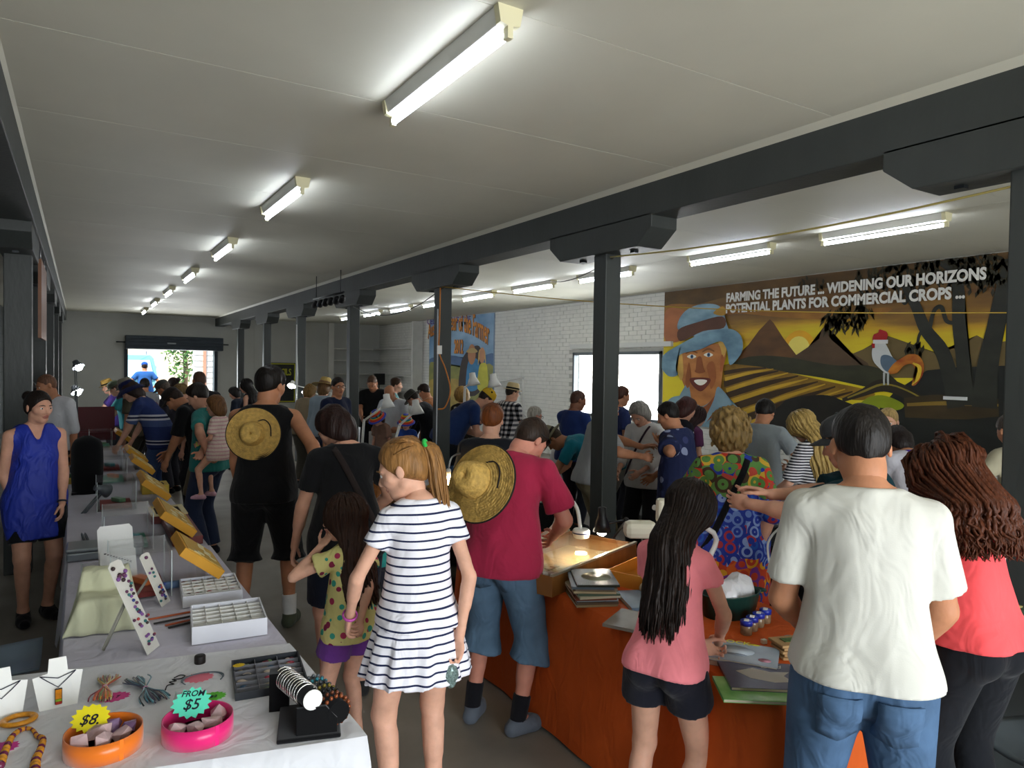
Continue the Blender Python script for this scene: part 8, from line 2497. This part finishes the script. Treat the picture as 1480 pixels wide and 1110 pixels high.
# ---- left-hand crowd ---------------------------------------------------------------------------------
person('man with a shaved head in a white collar behind the woman in blue', (67, 542), 8.0, 150, N3, 'tan', ('buzz', '6a4a38'), [('shirt', 'c9c9cc', dict(sleeve=1.0)), ('trousers', '2a2a30', {}), ('shoes', '222222')], None, nod=18, turn=-40)
person('dark-haired person almost hidden behind the woman in blue', (42, 553), 8.4, 160, N3, 'tan', ('full', '14100e'), [('shirt', '23242c', {}), ('trousers', '22222a', {}), ('shoes', '222222')], None, nod=15)
person('large man with a shaved head in a black shirt near the roller door', (288, 537), 9.6, 20, N3, 'brown', ('buzz', '4f3528'), [('shirt', '17181c', dict(loose=0.03, sleeve=0.9)), ('trousers', '2a2a2c', dict(add=0.02)), ('shoes', '222222')], None, build=1.2, nod=8)
person('woman with short fair hair in a black top behind the man in the cap', (262, 555), 8.9, 70, N3, 'fair', ('short', '7a623c'), [('shirt', '1c1c20', {}), ('trousers', '2a2a30', {}), ('shoes', '222222')], None, sex='f', nod=35, lean=12)
person('man in a grey cap between the navy hat and the black shirt', (236, 551), 10.4, 62, N3, 'tan', ('short', '5a5048'), [('shirt', '3a3840', {}), ('trousers', '33333a', {}), ('shoes', '222222'), ('hat', '4a4c48', dict(kind='cap', name='cap'))], None, nod=32, lean=10)
person('woman with a dark ponytail near the bright doorway', (250, 546), 11.8, 40, N3, 'tan', ('tied', '2a1a14'), [('shirt', '8a5a62', {}), ('trousers', '2a2a30', {}), ('shoes', '222222')], bun('2a1a14'), sex='f', nod=8)
person('dark-haired person in a grey T-shirt walking towards the doorway', (209, 547), 12.4, 10, N3, 'tan', ('short', '17110e'), [('shirt', '8f8f92', dict(loose=0.03)), ('trousers', '3a3a40', {}), ('shoes', '222222')], None, nod=5)
person('person in a maroon top beside the woman in the navy hat', (203, 563), 11.0, 30, N3, 'light', ('short', '2a1a16'), [('shirt', '4a1a28', dict(loose=0.03)), ('trousers', '2a2a30', {}), ('shoes', '222222')], None, nod=40, lean=12)
person('person in a pale khaki hat behind the navy hat', (182, 548), 10.2, 70, N3, 'light', ('short', '5a4a3a'), [('shirt', '5a5548', {}), ('trousers', '3a3830', {}), ('shoes', '222222'), ('hat', '8a8474', dict(kind='bucket'))], None, nod=20, lean=10)
person('person in a grey-green cap and turquoise T-shirt bending over the far stall', (166, 552), 11.5, 82, N3, 'light', ('short', '4a3a2c'), [('shirt', '3a96a0', {}), ('trousers', '2a2a30', {}), ('shoes', '222222'), ('hat', '5a6450', dict(kind='cap', name='cap'))], None, nod=30, lean=16, arms=((-0.15, 0.4, 0.9), (0.15, 0.4, 0.9)))
person('person in a straw fedora with a dark band at the far stall', (156, 550), 12.2, 95, N3, 'fair', ('short', '2a1c14'), [('shirt', '3a2a6a', {}), ('trousers', '2a2a30', {}), ('shoes', '222222'), ('hat', 'b08f4a', dict(kind='fedora', band=cloth('1a1614')))], None, nod=22, lean=8, arms=((-0.15, 0.4, 1.0), (0.15, 0.4, 1.0)))
person('man in a blue shirt and cap standing hands on hips outside by the car', (209, 524), 22.2, 5, N4, 'tan', ('short', '2a1c14'), [('shirt', '2a5a9a', dict(loose=0.03)), ('shorts', '3a4a5a', dict(frac=1.1, add=0.02)), ('shoes', '333333'), ('hat', '1f4a9a', dict(kind='cap', name='cap'))], None, build=1.1, nod=5, arms=((-0.2, 0.02, 1.0), (0.2, 0.02, 1.0)), poles=((-1, -0.4, 0), (1, -0.4, 0)))
person('child in a turquoise T-shirt by the warm bulb beyond the ponytailed girl', (548, 698), 4.95, 10, N2, 'tan', ('full', '7a4a20'), [('shirt', '3aa6a0', {}), ('shorts', '3a3a44', dict(frac=0.9)), ('shoes', '333333')], None, hk=1.3, build=0.95, nod=25)

# ---- things people carry ----------------------------------------------------------------------------
def straw_hat(s, c, r, face, label, tip=0.0):
    """broad straw sunhat hanging on a person's back; rings of braid are real ridges"""
    w = s.to_world(c)
    d = Matrix.Rotation(s.rz, 3, 'Z') @ V(face)
    M = d.to_track_quat('Z', 'Y').to_matrix()
    o = empty('straw_hat', w, 0, label, 'hat', 'straw hats hanging on backs')
    prof = []
    cr = r * 0.47
    n = 20
    for i in range(n + 1):
        t = i / n
        rr = r + (cr - r) * t
        prof.append((rr, 0.0 + 0.03 * t ** 2 - 0.012 * math.cos(t * 3) + 0.0055 * (1 if i % 2 else -1)))
    h = r * 0.52
    for i in range(1, 15):
        t = i / 14
        prof.append((cr * (1 - 0.28 * t ** 1.6), 0.03 + h * t + 0.002 * (1 if i % 2 else -1)))
    for i in range(1, 6):
        t = i / 5
        prof.append((max(cr * 0.72 * (1 - t), 0.001), 0.03 + h + 0.012 * math.sin(t * 3.1) - 0.012 * t))
    MB().lathe(prof, (0, 0, 0), 56, M, 1.0, 1.0, cap=False).build('straw_braid', STRAW, o, solidify=0.004)
    MB().lathe([(r + 0.004 * math.cos(a), -0.015 + 0.006 * math.sin(a)) for a in np.linspace(0, 6.28, 9)], (0, 0, 0), 56, M, cap=False).build('edge_binding', mat('hat_binding', '1c1712', rough=0.8), o)
    k = M @ V((cr * 0.2, -r * 0.2, 0.03))
    MB().tube(smooth_path([M @ V((r * 0.15, r * 0.46, 0.035)), M @ V((r * 0.42, r * 0.52, 0.03)), M @ V((r * 0.62, r * 0.3, 0.024)), M @ V((r * 0.66, -r * 0.1, 0.022))], 12), 0.004, 6).build('chin_cord', mat('chin_cord', '1a1210', rough=0.7), o)
    return o
def on_back(s, px, py, D):
    return s.to_local(at_depth(px, py, D))
straw_hat(s_tank, on_back(s_tank, 366, 627, 4.93), 0.185, (0.0, -1, 0.12), 'straw hat with a tall crown on the tall man\'s back')
straw_hat(s_red, on_back(s_red, 693, 697, 3.48), 0.20, (-0.22, -1, 0.42), 'wide straw hat with dark edging on the red-shirted man\'s back')
p = s_str.to_world(s_str.hd[1][0] + s_str.hd[1][1] * 0.05)
bm = bmesh.new(); bmesh.ops.create_icosphere(bm, subdivisions=3, radius=0.035)
rg = random.Random(2)
for v_ in bm.verts:
    v_.co *= 1 + rg.uniform(-0.08, 0.08); v_.co.z *= 1.5
me = bpy.data.meshes.new('bead_pouch'); bm.to_mesh(me); bm.free(); me.materials.append(mat('glitter_pouch', '7a8f8a', rough=0.15, var=0.6, vscale=140, metal=0.3))
o = link(bpy.data.objects.new('bead_pouch', me)); o.location = p + V((0, 0, -0.02)); tag(o, 'glittering little bag in the ponytailed girl\'s hand', 'bag')
# floral shoulder bag on the coral-shirted woman
sc_ = [v for k, v in PEOPLE.items() if 'coral' in k][0]
p = at_depth(1452, 905, 3.02)
hb = empty('shoulder_bag', p, 0.4, 'floral cloth shoulder bag on the coral-shirted woman\'s far hip', 'bag')
MB().box((0, 0, 0), (0.09, 0.22, 0.20), rz=0).build('bag_body', pattern_mat('bag_floral', 'blobs', ['3a4a3a', 'b04a4a', '2f7a72', 'c8b878', 'd8d4c8'], scale=30, w=0.5), hb, bevel=0.03)
MB().tube([V((0.0, 0.0, 0.08)), at_depth(1449, 820, 3.02) - p, at_depth(1425, 745, 2.92) - p], 0.009, 6).build('strap', cloth('c9c6bc'), hb)
